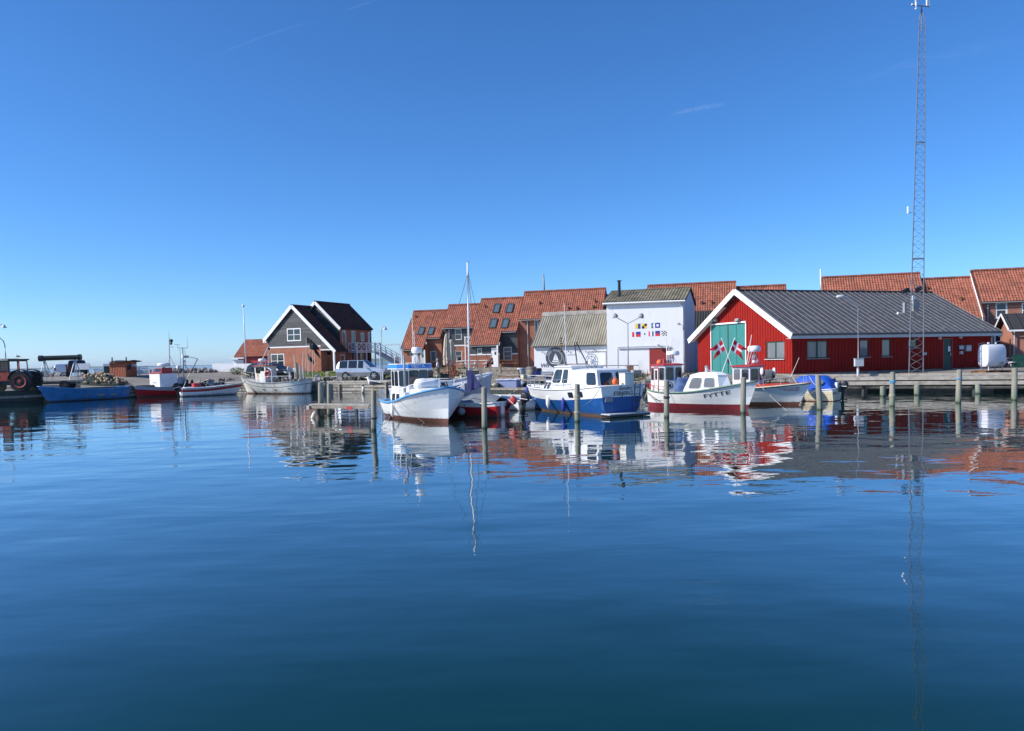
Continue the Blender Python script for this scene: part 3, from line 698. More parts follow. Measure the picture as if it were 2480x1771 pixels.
# ------------------------------------------------------------------ white rendered store with the signal flags, and its low wing
def white_store():
    r = thing('white_storehouse', 'tall white rendered storehouse with painted signal flags and a mossy corrugated roof', 'building', tuple(P(1471, 69.3))[:2]+(0,), R(-20))
    g = .9
    xr, _ = fp(r, 1659, 880); Dp = 7.5
    x, ze = fp(r, 1471, 735, -.25); x2, zr = fp(r, 1560, 702, Dp/2)
    mb = MB()
    hd = fp(r, 1572.5, 845), fp(r, 1620, 905)
    hole = (hd[0][0], hd[1][0], g+.05, hd[0][1])
    wall(mb, (0, 0), (xr, 0), g-.3, [(0, ze), (xr, ze)], [hole], 'render', reveal=.1)
    wall(mb, (xr, 0), (xr, Dp), g-.3, [(0, ze), (Dp/2, zr-.1), (Dp, ze)], [], 'render')
    wall(mb, (xr, Dp), (0, Dp), g-.3, [(0, ze), (xr, ze)], [], 'render')
    wall(mb, (0, Dp), (0, 0), g-.3, [(0, ze), (Dp/2, zr-.1), (Dp, ze)], [], 'render')
    mb.build('wall', r)
    mb = MB(); A, B, C = (-.35, -.25, ze+.05), (xr+.15, -.25, ze+.05), (-.35, Dp/2, zr)
    sheet(mb, A, B, C, 'asb2', period=.27, amp=.045, course=1.2, lip=.012, jit=.015)
    sheet(mb, (xr+.15, Dp+.25, ze+.05), (-.35, Dp+.25, ze+.05), (xr+.15, Dp/2, zr), 'asb2', period=.177, amp=.028, course=1.2, lip=.012)
    slab(mb, A, B, C, .05, 'felt'); slab(mb, (xr+.15, Dp+.25, ze+.05), (-.35, Dp+.25, ze+.05), (xr+.15, Dp/2, zr), .05, 'felt')
    mb.beam((-.35, Dp/2, zr+.04), (xr+.15, Dp/2, zr+.04), .25, .06, 'asb2')
    rf = mb.build('roof', r, smooth=50)
    # chimney pipe
    q = rp(r, 1500, 718, Dp/2, zr, math.atan2(zr-ze-.05, Dp/2+.25)); _, zc = fp(r, 1504, 681, q.y)
    mb = MB(); mb.tube((q.x, q.y, q.z-.2), (q.x, q.y, zc), .15, .13, 12, 'black'); mb.lathe((q.x, q.y, zc-.02), [(.13, 0), (.24, .03), (.24, .07), (.1, .1)], 'black', 12); mb.lathe((q.x, q.y, q.z-.05), [(.24, -.2), (.22, .0), (.15, .1)], 'black', 12); mb.build('chimney', rf)
    mb = MB(); mb.tube((-.3, -.33, ze-.02), (xr+.1, -.33, ze-.08), .075, .075, 8, 'white'); mb.b2(-.3, xr+.1, -.24, -.2, ze-.12, ze+.0, 'white'); mb.build('gutter', r)
    mb = MB(); x0, z0 = fp(r, 1646, 735); mb.path([(x0, -.33, ze-.1), (x0+.15, -.1, ze-.45), (x0+.3, -.1, ze-.7), (x0+.3, -.1, g)], .07, 'lgrey', 8); mb.build('downpipe', r)
    # sliding red door on its rail
    a, b, c, e = hole; mb = MB(); n = 9
    for i in range(n):
        u0 = a+(b-a)*i/n; u1 = a+(b-a)*(i+1)/n; mb.b2(u0+.006, u1-.006, -.05, -.01, c, e+.02, 'reddoor')
    d_ = mb.build('door', r)
    mb = MB(); mb.b2((a+b)/2-.18, (a+b)/2+.18, -.08, -.05, c+1.1, c+1.18, 'lgrey'); mb.build('handle', d_)
    xs, zs = fp(r, 1497, 843); mb = MB(); mb.b2(xs, b+.15, -.14, -.06, e+.06, e+.18, 'lgrey'); mb.b2(b+.0, b+.08, -.1, 0, c, e+.1, 'lgrey'); mb.build('door_rail', r)
    x0, z0 = fp(r, 1495, 846); mb = MB(); mb.b2(x0, x0+.05, -.035, 0, c, e+.2, 'lgrey'); mb.b2(x0+.05, b, -.03, 0, e+.22, e+.25, 'lgrey'); mb.build('old_door_frame', r)
    # lamp brackets
    for px, py in ((1645, 785), (1596, 837)):
        x, z = fp(r, px, py); mb = MB(); mb.tube((x, 0, z+.05), (x, -.4, z+.1), .02, .02, 6, 'darksteel'); mb.lathe((x, -.42, z-.1), [(.19, 0), (.05, .2), (.02, .24)], 'grey', 10); mb.build('wall_lamp', r)
    # painted signal flags
    fl = MB()
    def rect(x0, y0, x1_, y1, mt, lift=.006):
        nonlocal fl
        a_, zt = fp(r, x0, y0); b_, zb = fp(r, x1_, y1); fl.b2(a_, b_, -lift, 0, zb, zt, mt)
    s = 4.274; ox, oy = 1480, 660
    def zr_(a_, b_, c_, d2, mt, lift=.006): rect(ox+a_/s, oy+b_/s, ox+c_/s, oy+d2/s, mt, lift)
    def done():
        nonlocal fl
        fl.build('painted_signal_flag', r); fl = MB()
    zr_(250, 531, 278, 583, 'yellow'); zr_(278, 531, 304, 583, 'flagblue'); done()
    zr_(319, 531, 345, 556, 'yellow'); zr_(345, 531, 371, 556, 'black'); zr_(319, 556, 345, 582, 'black'); zr_(345, 556, 371, 582, 'yellow'); done()
    # swallow-tailed A
    a_, z1 = fp(r, ox+417/s, oy+525/s); b_, z2 = fp(r, ox+440/s, oy+577/s); mz = (z1+z2)/2
    fl.prism([(a_, 0, z2), (b_, 0, z2), (a_+(b_-a_)*.45, 0, mz), (b_, 0, z1), (a_, 0, z1)], (0, -.006, 0), 'flagblue'); done()
    zr_(455, 522, 507, 574, 'flagblue'); zr_(469, 537, 493, 559, 'whiteclean', .012); done()
    zr_(217, 618, 240, 668, 'flagred'); done()
    zr_(257, 615, 306, 641, 'flagblue'); zr_(257, 641, 306, 667, 'flagred'); done()
    zr_(341, 630, 355, 646, 'flagblue'); done()
    zr_(388, 611, 403, 661, 'flagred'); zr_(403, 611, 425, 661, 'whiteclean'); zr_(425, 610, 440, 661, 'flagblue'); done()
    zr_(457, 606, 507, 633, 'flagblue'); zr_(457, 633, 507, 658, 'flagred'); done()
    for i in range(4):
        for k in range(4): zr_(522+i*13.8, 604+k*12.8, 522+(i+1)*13.8, 604+(k+1)*12.8, 'black' if (i+k) % 2 == 0 else 'whiteclean')
    done()
    return r
STORE = white_store()
def low_wing():
    r = thing('white_annex', 'low white annex with a lichen covered corrugated roof and a round sailing boat sign', 'building', tuple(P(1294, 73.2))[:2]+(0,), R(-20))
    g = .9; xr, _ = fp(r, 1469, 880); x, ze = fp(r, 1286, 840, -.35); Dr = 3.6
    x2, zr = fp(r, 1400, 756, Dr)
    mb = MB()
    wall(mb, (0, 0), (xr, 0), g-.3, [(0, ze), (xr, ze)], [], 'render')
    wall(mb, (0, 2*Dr), (0, 0), g-.3, [(0, ze), (Dr, zr-.1), (2*Dr, ze)], [], 'render')
    wall(mb, (xr, 0), (xr, 2*Dr), g-.3, [(0, ze), (Dr, zr-.1), (2*Dr, ze)], [], 'render'); mb.build('wall', r)
    mb = MB(); xa = fp(r, 1286, 840, -.35)[0]; A, B, C = (xa, -.35, ze), (xr+.3, -.35, ze), (xa, Dr, zr)
    sheet(mb, A, B, C, 'asb', period=.23, amp=.042, course=1.3, lip=.014, jit=.015)
    sheet(mb, (xr, 2*Dr+.3, ze), (xa, 2*Dr+.3, ze), (xr, Dr, zr), 'asb', period=.2, amp=.034, course=1.3, lip=.014)
    slab(mb, A, B, C, .05, 'grey'); mb.prism([(xa, Dr-.42, zr-.30), (xr, Dr-.42, zr-.30), (xr, Dr, zr+.09), (xa, Dr, zr+.09)], (0, 0, .03), 'concrete'); mb.build('roof', r, smooth=50)
    # doorway outline and bar
    x0, z0 = fp(r, 1424, 853); x1, z1 = fp(r, 1467, 853); mb = MB(); mb.b2(x0, x1, -.05, 0, z0, z0+.06, 'grey'); mb.b2(x1, x1+.1, -.08, 0, g+.1, z0, 'grey'); mb.build('door_frame', r)
    # bunting lamps on a wire
    mb = MB(); prev = None
    for i in range(15):
        px = 1303+i*10.5; x, z = fp(r, px, 849+2.4*math.sin(i*1.3)-.1*i, -.1)
        if prev: mb.path([prev, (x, -.1, z)], .008, 'grey', 4)
        prev = (x, -.1, z)
        if i % 2: mb.ball((x+.02, -.12, z-.08), .06, 'darksteel', 6, 4)
    mb.build('string_light', r)
    # round sign: disc, ring, white boat
    cx_, cz = fp(r, 1345, 866, -.03); R_ = .95
    mb = MB(); mb.lathe((cx_, -.03, cz), [(R_, 0), (R_, .02)], 'navysign', 40, rot=Matrix.Rotation(PI/2, 3, 'X')); sg = mb.build('sign', r)
    mb = MB(); n = 40
    for i in range(n):
        a0, a1 = 2*PI*i/n, 2*PI*(i+1)/n
        mb.add([(cx_+rr*math.cos(a), -.056, cz+rr*math.sin(a)) for rr, a in ((R_*.66, a0), (R_*.70, a0), (R_*.70, a1), (R_*.66, a1))], [(0,1,2,3)], 'lgrey')
    for i in range(13):
        a = PI*(.1+.8*i/12); mb.box((cx_+R_*.83*math.cos(a), -.058, cz+R_*.83*math.sin(a)), (.07, .006, .13), 'lgrey', rot=Matrix.Rotation(-(a-PI/2), 3, 'Y'))
    mb.add([(cx_-.22, -.06, cz-.25), (cx_+.02, -.06, cz+.42), (cx_+.06, -.06, cz-.25)], [(0,1,2)], 'whiteclean')
    mb.add([(cx_+.08, -.06, cz-.25), (cx_+.1, -.06, cz+.3), (cx_+.32, -.06, cz-.25)], [(0,1,2)], 'whiteclean')
    mb.add([(cx_-.34, -.06, cz-.30), (cx_+.42, -.06, cz-.30), (cx_+.3, -.06, cz-.42), (cx_-.25, -.06, cz-.42)], [(0,1,2,3)], 'whiteclean')
    mb.add([(cx_-.5, -.06, cz-.5), (cx_+.5, -.06, cz-.5), (cx_+.45, -.06, cz-.56), (cx_-.42, -.06, cz-.56)], [(0,1,2,3)], 'whiteclean')
    mb.build('sign_emblem', sg)
    x, z = fp(r, 1312, 886, -.03); text('lettering', 'Wh', .55, (x+.25, -.02, z), (1, 0, 0), (0, 0, 1), 'navysign', r, shear=.3)
    return r
M['navysign'] = pm('slate_sign_paint', (.05, .06, .085), .5, var=.1)
WING = low_wing()
# dark roofed shed filling the gap between the storehouse and the red shed
def dark_lean_to():
    r = thing('dark_roofed_outbuilding', 'white outbuilding with a black corrugated roof behind the gap beside the red shed', 'building', tuple(P(1655, 76))[:2]+(0,), R(-16))
    x0, ze = fp(r, 1664, 812); x1, zr = fp(r, 1750, 751, 3); mb = MB()
    wall(mb, (0, 0), (8, 0), .6, [(0, ze), (8, ze)], [(2.3, 3.1, .9, 3.1)], 'render'); wall(mb, (0, 3), (0, 0), .6, [(0, zr), (3, ze)], [], 'render'); mb.build('wall', r)
    mb = MB(); sheet(mb, (-.2, -.3, ze), (8, -.3, ze), (-.2, 3, zr), 'felt', period=.25, amp=.03, course=0); mb.build('roof', r)
    mb = MB(); mb.b2(2.3, 3.1, .02, .08, .9, 3.1, 'black'); mb.build('door', r)
dark_lean_to()
# ------------------------------------------------------------------ the terrace with orange tiled roofs
ROWO = Vector((0, 87.3)); RA = R(-16); PIT = R(47); TP = math.tan(PIT)
def terrace(name, label, pxs, ridge_py, segs, end_left=True, end_right=True, deep=5.0, mat='brick'):
    """segs: (eave px from, to, eave py, wall material below) along one roof; local y=0 is the ridge"""
    r = thing(name, label, 'house', (0, ROWO.y, 0), RA, 'orange roofed terrace houses')
    x0, zr = fp(r, pxs[0], ridge_py); x1, _ = fp(r, pxs[1], ridge_py)
    # move the empty to the house's own foot
    q = loc_frame(r) @ Vector((x0, 0, 0)); r.location = (q.x, q.y, 0); x1 -= x0; x0 = 0
    info = []; rf = MB(); wl = MB(); ev = MB()
    cuts = []
    for (pa, pb, pe, wm) in segs:
        a = rp(r, pa, pe, 0, zr, PIT); b = rp(r, pb, pe, 0, zr, PIT); cuts.append([a.x, b.x, a.z, a.y, wm])
    cuts[0][0] = x0; cuts[-1][1] = x1
    for i in range(len(cuts)-1):
        m_ = (cuts[i][1]+cuts[i+1][0])/2; cuts[i][1] = cuts[i+1][0] = m_
    for (a, b, ze, ye, wm) in cuts:
        sheet(rf, (a, ye, ze), (b, ye, ze), (a, 0, zr), 'tile', period=.24, amp=.028, course=.34, lip=.024)
        slab(rf, (a+.01, ye+.02, ze), (b-.01, ye+.02, ze), (a+.01, 0, zr), .08, 'felt')
        ev.b2(a+.05, b-.05, ye-.06, ye+.02, ze-.14, ze-.06, 'grey')
        info.append((a, b, ze, ye+.35))
    rf.beam((x0, 0, zr+.05), (x1, 0, zr+.05), .26, .14, 'tile')
    sheet(rf, (x1, deep, zr-deep*TP*.9), (x0, deep, zr-deep*TP*.9), (x1, 0, zr), 'tile', period=.6, amp=.02, course=0)
    rf.build('roof', r, smooth=35); ev.build('gutter', r)
    return r, zr, x1, cuts, info, wl
def end_walls(mb, x, ya, yb, zr, mat, left):
    def tz(y): return zr-abs(y)*TP-.12
    if left: wall(mb, (x, yb), (x, ya), .4, [(0, tz(yb)), (yb, tz(0)), (yb-ya, tz(ya))], [], mat)
    else: wall(mb, (x, ya), (x, yb), .4, [(0, tz(ya)), (-ya, tz(0)), (yb-ya, tz(yb))], [], mat)
def skylight(r, zr, x0, y0, x1, y1):
    """roof window given by its photo rectangle; lies on the slope"""
    a = rp(r, x0, y1, 0, zr, PIT); b = rp(r, x1, y1, 0, zr, PIT); c = rp(r, x0, y0, 0, zr, PIT)
    w_ = b.x-a.x; h = (Vector((0, c.y, c.z))-Vector((0, a.y, a.z))).length
    N = Vector((0, -math.sin(PIT), math.cos(PIT))); U = Vector((1, 0, 0)); V = Vector((0, math.cos(PIT), math.sin(PIT)))
    o = Vector((a.x, a.y, a.z)) + N*.05
    def bar(u0, u1, v0, v1, hh, mt, mb):
        p = [o+U*u0+V*v0, o+U*u1+V*v0, o+U*u1+V*v1, o+U*u0+V*v1]; mb.prism(p, N*hh, mt)
    mb = MB(); f = .1
    bar(0, f, 0, h, .09, 'darksteel', mb); bar(w_-f, w_, 0, h, .09, 'darksteel', mb); bar(f, w_-f, 0, f, .09, 'darksteel', mb); bar(f, w_-f, h-f, h, .12, 'darksteel', mb)
    s = mb.build('skylight', r); mb = MB(); bar(f, w_-f, f, h-f, .05, 'glassblue', mb); mb.build('pane', s)
def hwin(r, wl_holes, yw, x0, y0, x1, y1, mull=(1, 2), mat='whiteclean', glass='glass', name='window'):
    a, zt = fp(r, x0, y0, yw); b, zb = fp(r, x1, y1, yw); h = (a, b, zb, zt); wl_holes.append(h); return h
def seg_wall(r, wl, a, b, ze, yw, holes_, mat, split=None):
    """a front wall of one stretch; split = (z, upper material, lower material)"""
    hs = [(h[0]-a, h[1]-a, h[2], h[3]) for h in holes_]
    if split:
        z, mu, ml = split
        lo = [h for h in hs if h[2] < z]; up = [h for h in hs if h[3] > z]
        wall(wl, (a, yw), (b, yw), .4, [(0, z), (b-a, z)], [(h[0], h[1], h[2], min(h[3], z)) for h in lo], ml)
        wall(wl, (a, yw), (b, yw), z, [(0, ze-.1), (b-a, ze-.1)], [(h[0], h[1], max(h[2], z), h[3]) for h in up], mu)
        wl.b2(a, b, yw-.03, yw+.0, z-.06, z+.06, 'whiteclean') if not lo or all(h[3] <= z for h in lo) else None
    else: wall(wl, (a, yw), (b, yw), .4, [(0, ze-.1), (b-a, ze-.1)], hs, mat)
def between(wl, A, B, mat):
    """return wall between two stretches standing at different depths (x, y, top z)"""
    (xa, yA, zA), (xb, yB, zB) = A, B
    if yA < yB: wall(wl, (xa, yA), (xa, yB), .4, [(0, zA-.1), (yB-yA, zB-.1)], [], mat)
    else: wall(wl, (xa, yA), (xa, yB), .4, [(0, zA-.1), (yA-yB, zB-.1)], [], mat)
def vents(r, zr, pts):
    for px, py in pts:
        q = rp(r, px, py, 0, zr, PIT); mb = MB(); mb.tube((q.x, q.y, q.z-.1), (q.x, q.y, q.z+.3), .09, .09, 8, 'rust'); mb.lathe((q.x, q.y, q.z+.28), [(.14, 0), (.14, .06), (.03, .12)], 'rust', 8); mb.build('roof_vent', r)

def house1():
    r, zr, x1, cuts, info, wl = terrace('terrace_house', 'leftmost orange roofed terrace house, lowest ridge, roof sweeping low', (1002, 1087), 754.5, [(972.5, 1029, 847, 'brick'), (1029, 1079, 818, 'brick')])
    (a, b, ze, y0), (c, d, zf, y1) = info
    H = []; w1 = hwin(r, H, y0, 992, 853, 1003, 863); dr = hwin(r, H, y0+.4, 1018, 851, 1033, 886)
    # left part has a porch: the wall stands back under the roof
    seg_wall(r, wl, a, b, ze, y0, [w1], 'brick')
    H2 = []; w2 = hwin(r, H2, y1, 1042, 851, 1057, 876)
    seg_wall(r, wl, c, d, zf, y1, [w2], 'brick'); between(wl, (b, y0, ze), (b, y1, zf), 'brick')
    end_walls(wl, 0, y0, 5, zr, 'brick', True); end_walls(wl, x1, y1, 5, zr, 'brick', False); wl.build('wall', r)
    window(r, (a, y0), (b, y0), (w1[0]-a, w1[1]-a, w1[2], w1[3])); window(r, (c, y1), (d, y1), (w2[0]-c, w2[1]-c, w2[2], w2[3]), glass='glasslt')
    mb = MB(); x_, z_ = fp(r, 1018, 851, y0); x2, _ = fp(r, 1031, 851, y0); mb.b2(x_, x2, y0-.08, y0-.02, 1.75, z_, 'lgrey'); dd = mb.build('door', r)
    mb = MB(); mb.b2((x_+x2)/2-.14, (x_+x2)/2+.14, y0-.09, y0-.08, z_-.7, z_-.35, 'glass'); mb.build('pane', dd)
    mb = MB(); xp, _ = fp(r, 1029, 860, y0-.3); mb.b2(xp-.07, xp+.07, y0-.45, y0-.3, 1.6, ze-.1, 'whiteclean'); mb.build('porch_post', r)
    skylight(r, zr, 1010, 794, 1024, 812); skylight(r, zr, 1034, 794, 1048, 812)
    vents(r, zr, [(1007, 771)])
house1()
def house2():
    r, zr, x1, cuts, info, wl = terrace('terrace_house', 'second orange roofed terrace house from the left, black boarded above and brick below', (1087, 1165.6), 739.6, [(1079, 1137, 794, 'brick')])
    (a, b, ze, y0), = info; a2 = a
    H = []; w1 = hwin(r, H, y0, 1101, 797, 1118, 823); w2 = hwin(r, H, y0, 1102, 850, 1119, 875)
    _, zs = fp(r, 1110, 837, y0)
    seg_wall(r, wl, a, b, ze, y0, [w1, w2], None, split=(zs, 'blackwood', 'brick'))
    end_walls(wl, 0, y0, 5, zr, 'brick', True); end_walls(wl, x1, y0, 5, zr, 'brick', False); wl.build('wall', r)
    for w in (w1, w2): window(r, (a, y0), (b, y0), (w[0]-a, w[1]-a, w[2], w[3]), mull=(1, 2))
    # white balcony frame
    x_, z_ = fp(r, 1126, 817, y0-.6); x2, _ = fp(r, 1138, 817, y0-.6); mb = MB()
    for xx in (x_, x2): mb.b2(xx-.05, xx+.05, y0-.65, y0-.55, 1.6, z_+.1, 'whiteclean')
    for zz in (z_, z_-1.0): mb.b2(x_+.05, x2-.05, y0-.64, y0-.56, zz-.05, zz+.05, 'whiteclean')
    mb.beam((x_, y0-.6, z_-.95), (x2, y0-.6, z_-.05), .04, .05, 'whiteclean'); mb.beam((x2, y0-.6, z_-.95), (x_, y0-.6, z_-.05), .04, .05, 'whiteclean')
    mb.b2(x_, x2, y0-.55, y0, z_-1.1, z_-1.04, 'whiteclean'); mb.build('balcony', r)
    mb = MB(); x_, _ = fp(r, 1089, 850, y0-.05); mb.tube((x_, y0-.08, 1.5), (x_, y0-.08, ze-.2), .05, .05, 8, 'lgrey'); mb.build('downpipe', r)
house2()
def house3():
    r, zr, x1, cuts, info, wl = terrace('terrace_house', 'orange roofed terrace house with four roof windows and a black boarded front', (1165.6, 1270), 725, [(1137, 1207, 837, 'brick'), (1214, 1264, 803, 'brick')])
    (a, b, ze, y0), (c, d, zf, y1) = info
    H = []; w1 = hwin(r, H, y0, 1155, 844, 1167, 857)
    _, zs = fp(r, 1170, 859, y0); seg_wall(r, wl, a, b, ze, y0, [w1], None, split=(zs, 'blackwood', 'brick'))
    w2 = hwin(r, [], y1, 1219, 841, 1240, 873); _, zs2 = fp(r, 1240, 857, y1)
    hs = [(w2[0]-c, w2[1]-c, w2[2], w2[3])]
    wall(wl, (c, y1), (d, y1), .4, [(0, zs2), (d-c, zs2)], [(hs[0][0], hs[0][1], hs[0][2], zs2)], 'brick')
    wall(wl, (c, y1), (d, y1), zs2, [(0, zf-.1), (d-c, zf-.1)], [(hs[0][0], hs[0][1], zs2, hs[0][3])], 'blackwood')
    wl.b2(c, w2[0]-.02, y1-.03, y1, zs2-.06, zs2+.06, 'whiteclean'); wl.b2(w2[1]+.02, d, y1-.03, y1, zs2-.06, zs2+.06, 'whiteclean')
    between(wl, (b, y0, ze), (b, y1, zf), 'blackwood'); end_walls(wl, 0, y0, 5, zr, 'brick', True); end_walls(wl, x1, y1, 5, zr, 'brick', False); wl.build('wall', r)
    window(r, (a, y0), (b, y0), (w1[0]-a, w1[1]-a, w1[2], w1[3])); window(r, (c, y1), (d, y1), hs[0], glass='glasslt', mull=(1, 3))
    x_, z_ = fp(r, 1190, 843, y0-.05); x2, _ = fp(r, 1205, 843, y0-.05); mb = MB(); mb.b2(x_, x2, y0-.08, y0-.02, 1.75, z_, 'whiteclean'); dd = mb.build('door', r)
    mb = MB(); mb.b2(x_+.35, x2-.15, y0-.09, y0-.08, z_-.75, z_-.4, 'glass'); mb.build('pane', dd)
    xp, _ = fp(r, 1205, 850, y0-.4); mb = MB(); mb.b2(xp-.08, xp+.08, y0-.5, y0-.34, 1.6, ze-.05, 'whiteclean'); mb.build('porch_post', r)
    for q in ((1193, 738, 1208, 759), (1224, 738, 1240, 759), (1184, 774, 1200, 796), (1213, 774, 1229, 796)): skylight(r, zr, *q)
    vents(r, zr, [(1175, 746)])
house3()
def house4():
    r, zr, x1, cuts, info, wl = terrace('terrace_house', 'wide orange roofed terrace house rising behind the low annex', (1270, 1468), 708, [(1264, 1468, 773.6, 'brick')])
    (a, b, ze, y0), = info; w1 = hwin(r, [], y0, 1294, 776, 1304, 812)
    seg_wall(r, wl, a, b, ze, y0, [w1], 'brick'); end_walls(wl, 0, y0, 5, zr, 'brick', True); end_walls(wl, x1, y0, 5, zr, 'brick', False); wl.build('wall', r)
    window(r, (a, y0), (b, y0), (w1[0]-a, w1[1]-a, w1[2], w1[3]))
    x_, _ = fp(r, 1278, 800, y0-.05); mb = MB(); mb.tube((x_, y0-.08, 1.5), (x_, y0-.08, ze-.2), .05, .05, 8, 'lgrey'); mb.build('downpipe', r)
    vents(r, zr, [(1307, 738), (1377, 751), (1397, 751), (1441, 734), (1437, 748)])
house4()
def house_plain(pxs, py, label, vt=(), eave=790):
    r, zr, x1, cuts, info, wl = terrace('terrace_house', label, pxs, py, [(pxs[0]-5, pxs[1]-5, eave, 'brick')])
    (a, b, ze, y0), = info; seg_wall(r, wl, a, b, ze, y0, [], 'brickrt'); end_walls(wl, 0, y0, 5, zr, 'brickrt', True); end_walls(wl, x1, y0, 5, zr, 'brickrt', False); wl.build('wall', r)
    vents(r, zr, vt); return r, zr
house_plain((1468, 1568), 716, 'low stretch of orange roof between the storehouse and the terrace behind it')
house_plain((1568, 1783), 692.5, 'orange roofed terrace house seen over the mossy roof of the storehouse', [(1700, 738), (1724, 737)])
house_plain((1783, 1904), 696, 'orange roofed terrace house with only its ridge showing over the red shed gable')
house_plain((1990, 2228), 672.7, 'long orange roofed terrace house behind the radio mast')
def house8():
    r, zr = house_plain((2228, 2350), 676.5, 'orange roofed terrace house with a lower ridge just right of the radio mast', [(2246, 702), (2328, 728)], eave=775)
house8()
def house9():
    r, zr, x1, cuts, info, wl = terrace('terrace_house', 'rightmost orange roofed terrace house, highest ridge, brick front with white windows', (2350, 2640), 656.5, [(2345, 2380, 772, 'brickrt'), (2383, 2640, 731, 'brickrt')])
    (a, b, ze, y0), (c, d, zf, y1) = info
    w1 = hwin(r, [], y1, 2411, 732, 2440, 770); w2 = hwin(r, [], y1, 2408, 806, 2438, 848); w3 = hwin(r, [], y1, 2474, 734, 2500, 770); w4 = hwin(r, [], y1, 2530, 732, 2560, 770)
    seg_wall(r, wl, a, b, ze, y0, [], 'brickrt'); seg_wall(r, wl, c, d, zf, y1, [w1, w2, w3, w4], 'brickrt'); between(wl, (b, y0, ze), (b, y1, zf), 'brickrt')
    wl.b2(w3[0]-.5, w3[1]+.5, y1-.03, y1-.001, w3[2]-.3, zf-.1, 'render') if False else None
    end_walls(wl, 0, y0, 5, zr, 'render', True); end_walls(wl, x1, y1, 5, zr, 'brickrt', False); wl.build('wall', r)
    for w in (w1, w2, w3, w4): window(r, (c, y1), (d, y1), (w[0]-c, w[1]-c, w[2], w[3]), fw=.14, mull=(1, 2), sill='whiteclean')
    x_, _ = fp(r, 2392, 760, y1-.05); mb = MB(); mb.tube((x_, y1-.08, 1), (x_, y1-.08, zf-.2), .05, .05, 8, 'lgrey'); mb.build('downpipe', r)
house9()

# ------------------------------------------------------------------ small brick shed with the black roof at the right edge
def small_shed():
    p = P(2452, 62); r = thing('brick_outhouse', 'small brick outhouse with a black roof and white trim at the right edge', 'shed', (p.x, 62, 0), R(-16)); g = 1.0
    x0, ze = fp(r, 2450, 797, -.3); xa, zr = fp(r, 2455, 758, 1.4); mb = MB()
    wall(mb, (0, 0), (5, 0), g-.4, [(0, ze), (5, ze)], [], 'brickrt'); wall(mb, (0, 3), (0, 0), g-.4, [(0, ze), (1.5, zr-.1), (3, ze)], [], 'brickrt'); wall(mb, (5, 0), (5, 3), g-.4, [(0, ze), (1.5, zr-.1), (3, ze)], [], 'brickrt'); mb.build('wall', r)
    mb = MB(); slab(mb, (-.4, -.4, ze), (5.4, -.4, ze), (-.4, 1.5, zr), .06, 'felt'); slab(mb, (5.4, 3.4, ze), (-.4, 3.4, ze), (5.4, 1.5, zr), .06, 'felt')
    x = -.2
    while x < 5.4: mb.beam((x, -.42, ze+.0), (x, 1.5, zr), .05, .06, 'darksteel'); x += .75
    mb.build('roof', r)
    mb = MB()
    for ya, yb in ((-.45, 1.5), (3.45, 1.5)): mb.beam((-.42, ya, ze-.12), (-.42, yb, zr-.1), .05, .18, 'whiteclean')
    mb.b2(-.4, 5.4, -.46, -.41, ze-.2, ze-.07, 'whiteclean'); mb.build('verge_board', r)
    mb = MB(); mb.tube((.05, -.2, g), (.05, -.2, ze-.1), .05, .05, 8, 'lgrey'); mb.build('downpipe', r)
small_shed()
# dark hedge and fence low at the right edge
p = P(2462, 59); r = thing('dark_fence', 'low dark green fence panel beneath the small brick outhouse', 'fence', (p.x, 59, p.z), R(-16))
mb = MB()
for i in range(16): mb.b2(i*.22-.3, i*.22-.1, -.02, .02, 0, 1.0, 'dkgreen')
mb.b2(-.3, 3.2, .02, .07, .3, .4, 'dkgreen'); mb.b2(-.3, 3.2, .02, .07, .8, .9, 'dkgreen'); mb.build('panel', r)
mb = MB(); mb.tube((-.45, 0, 0), (-.45, 0, 2.2), .045, .045, 8, 'black'); mb.build('post', r)

# ------------------------------------------------------------------ gabled house with dark brown roofs
def clapboards(mb, x0, x1, y, z0, z1, clip, mat='blackwood', pitch=.2, holes=()):
    """overlapping horizontal boards; clip(z) gives the (x from, x to) the gable leaves at that height"""
    z = z0; rr = random.Random(int(z0*10)+7)
    while z < z1:
        a, b = clip(z+pitch*.5); a = max(a, x0); b = min(b, x1)
        if b-a > .15:
            ivs = [(a, b)]
            for h in holes:
                if h[2]-.04 < z+pitch*.5 < h[3]+.04: ivs = [q for i in ivs for q in ((i[0], min(i[1], h[0]-.08)), (max(i[0], h[1]+.08), i[1])) if q[1]-q[0] > .05]
            for (c, d) in ivs:
                t = c
                while t < d:
                    l = min(rr.uniform(1.8, 3.6), d-t); o_ = rr.uniform(0, .01)
                    mb.prism([(t, y-.045-o_, z), (t+l-.01, y-.045-o_, z), (t+l-.01, y-.012, z+pitch), (t, y-.012, z+pitch)], (0, .012, 0), mat if rr.random() < .8 else 'greywood'); t += l
        z += pitch
M['greywood'] = pm('weathered_grey_boards', (.10,.10,.105), .8, var=.4, scale=1.2, stretch=(.5,.5,8))
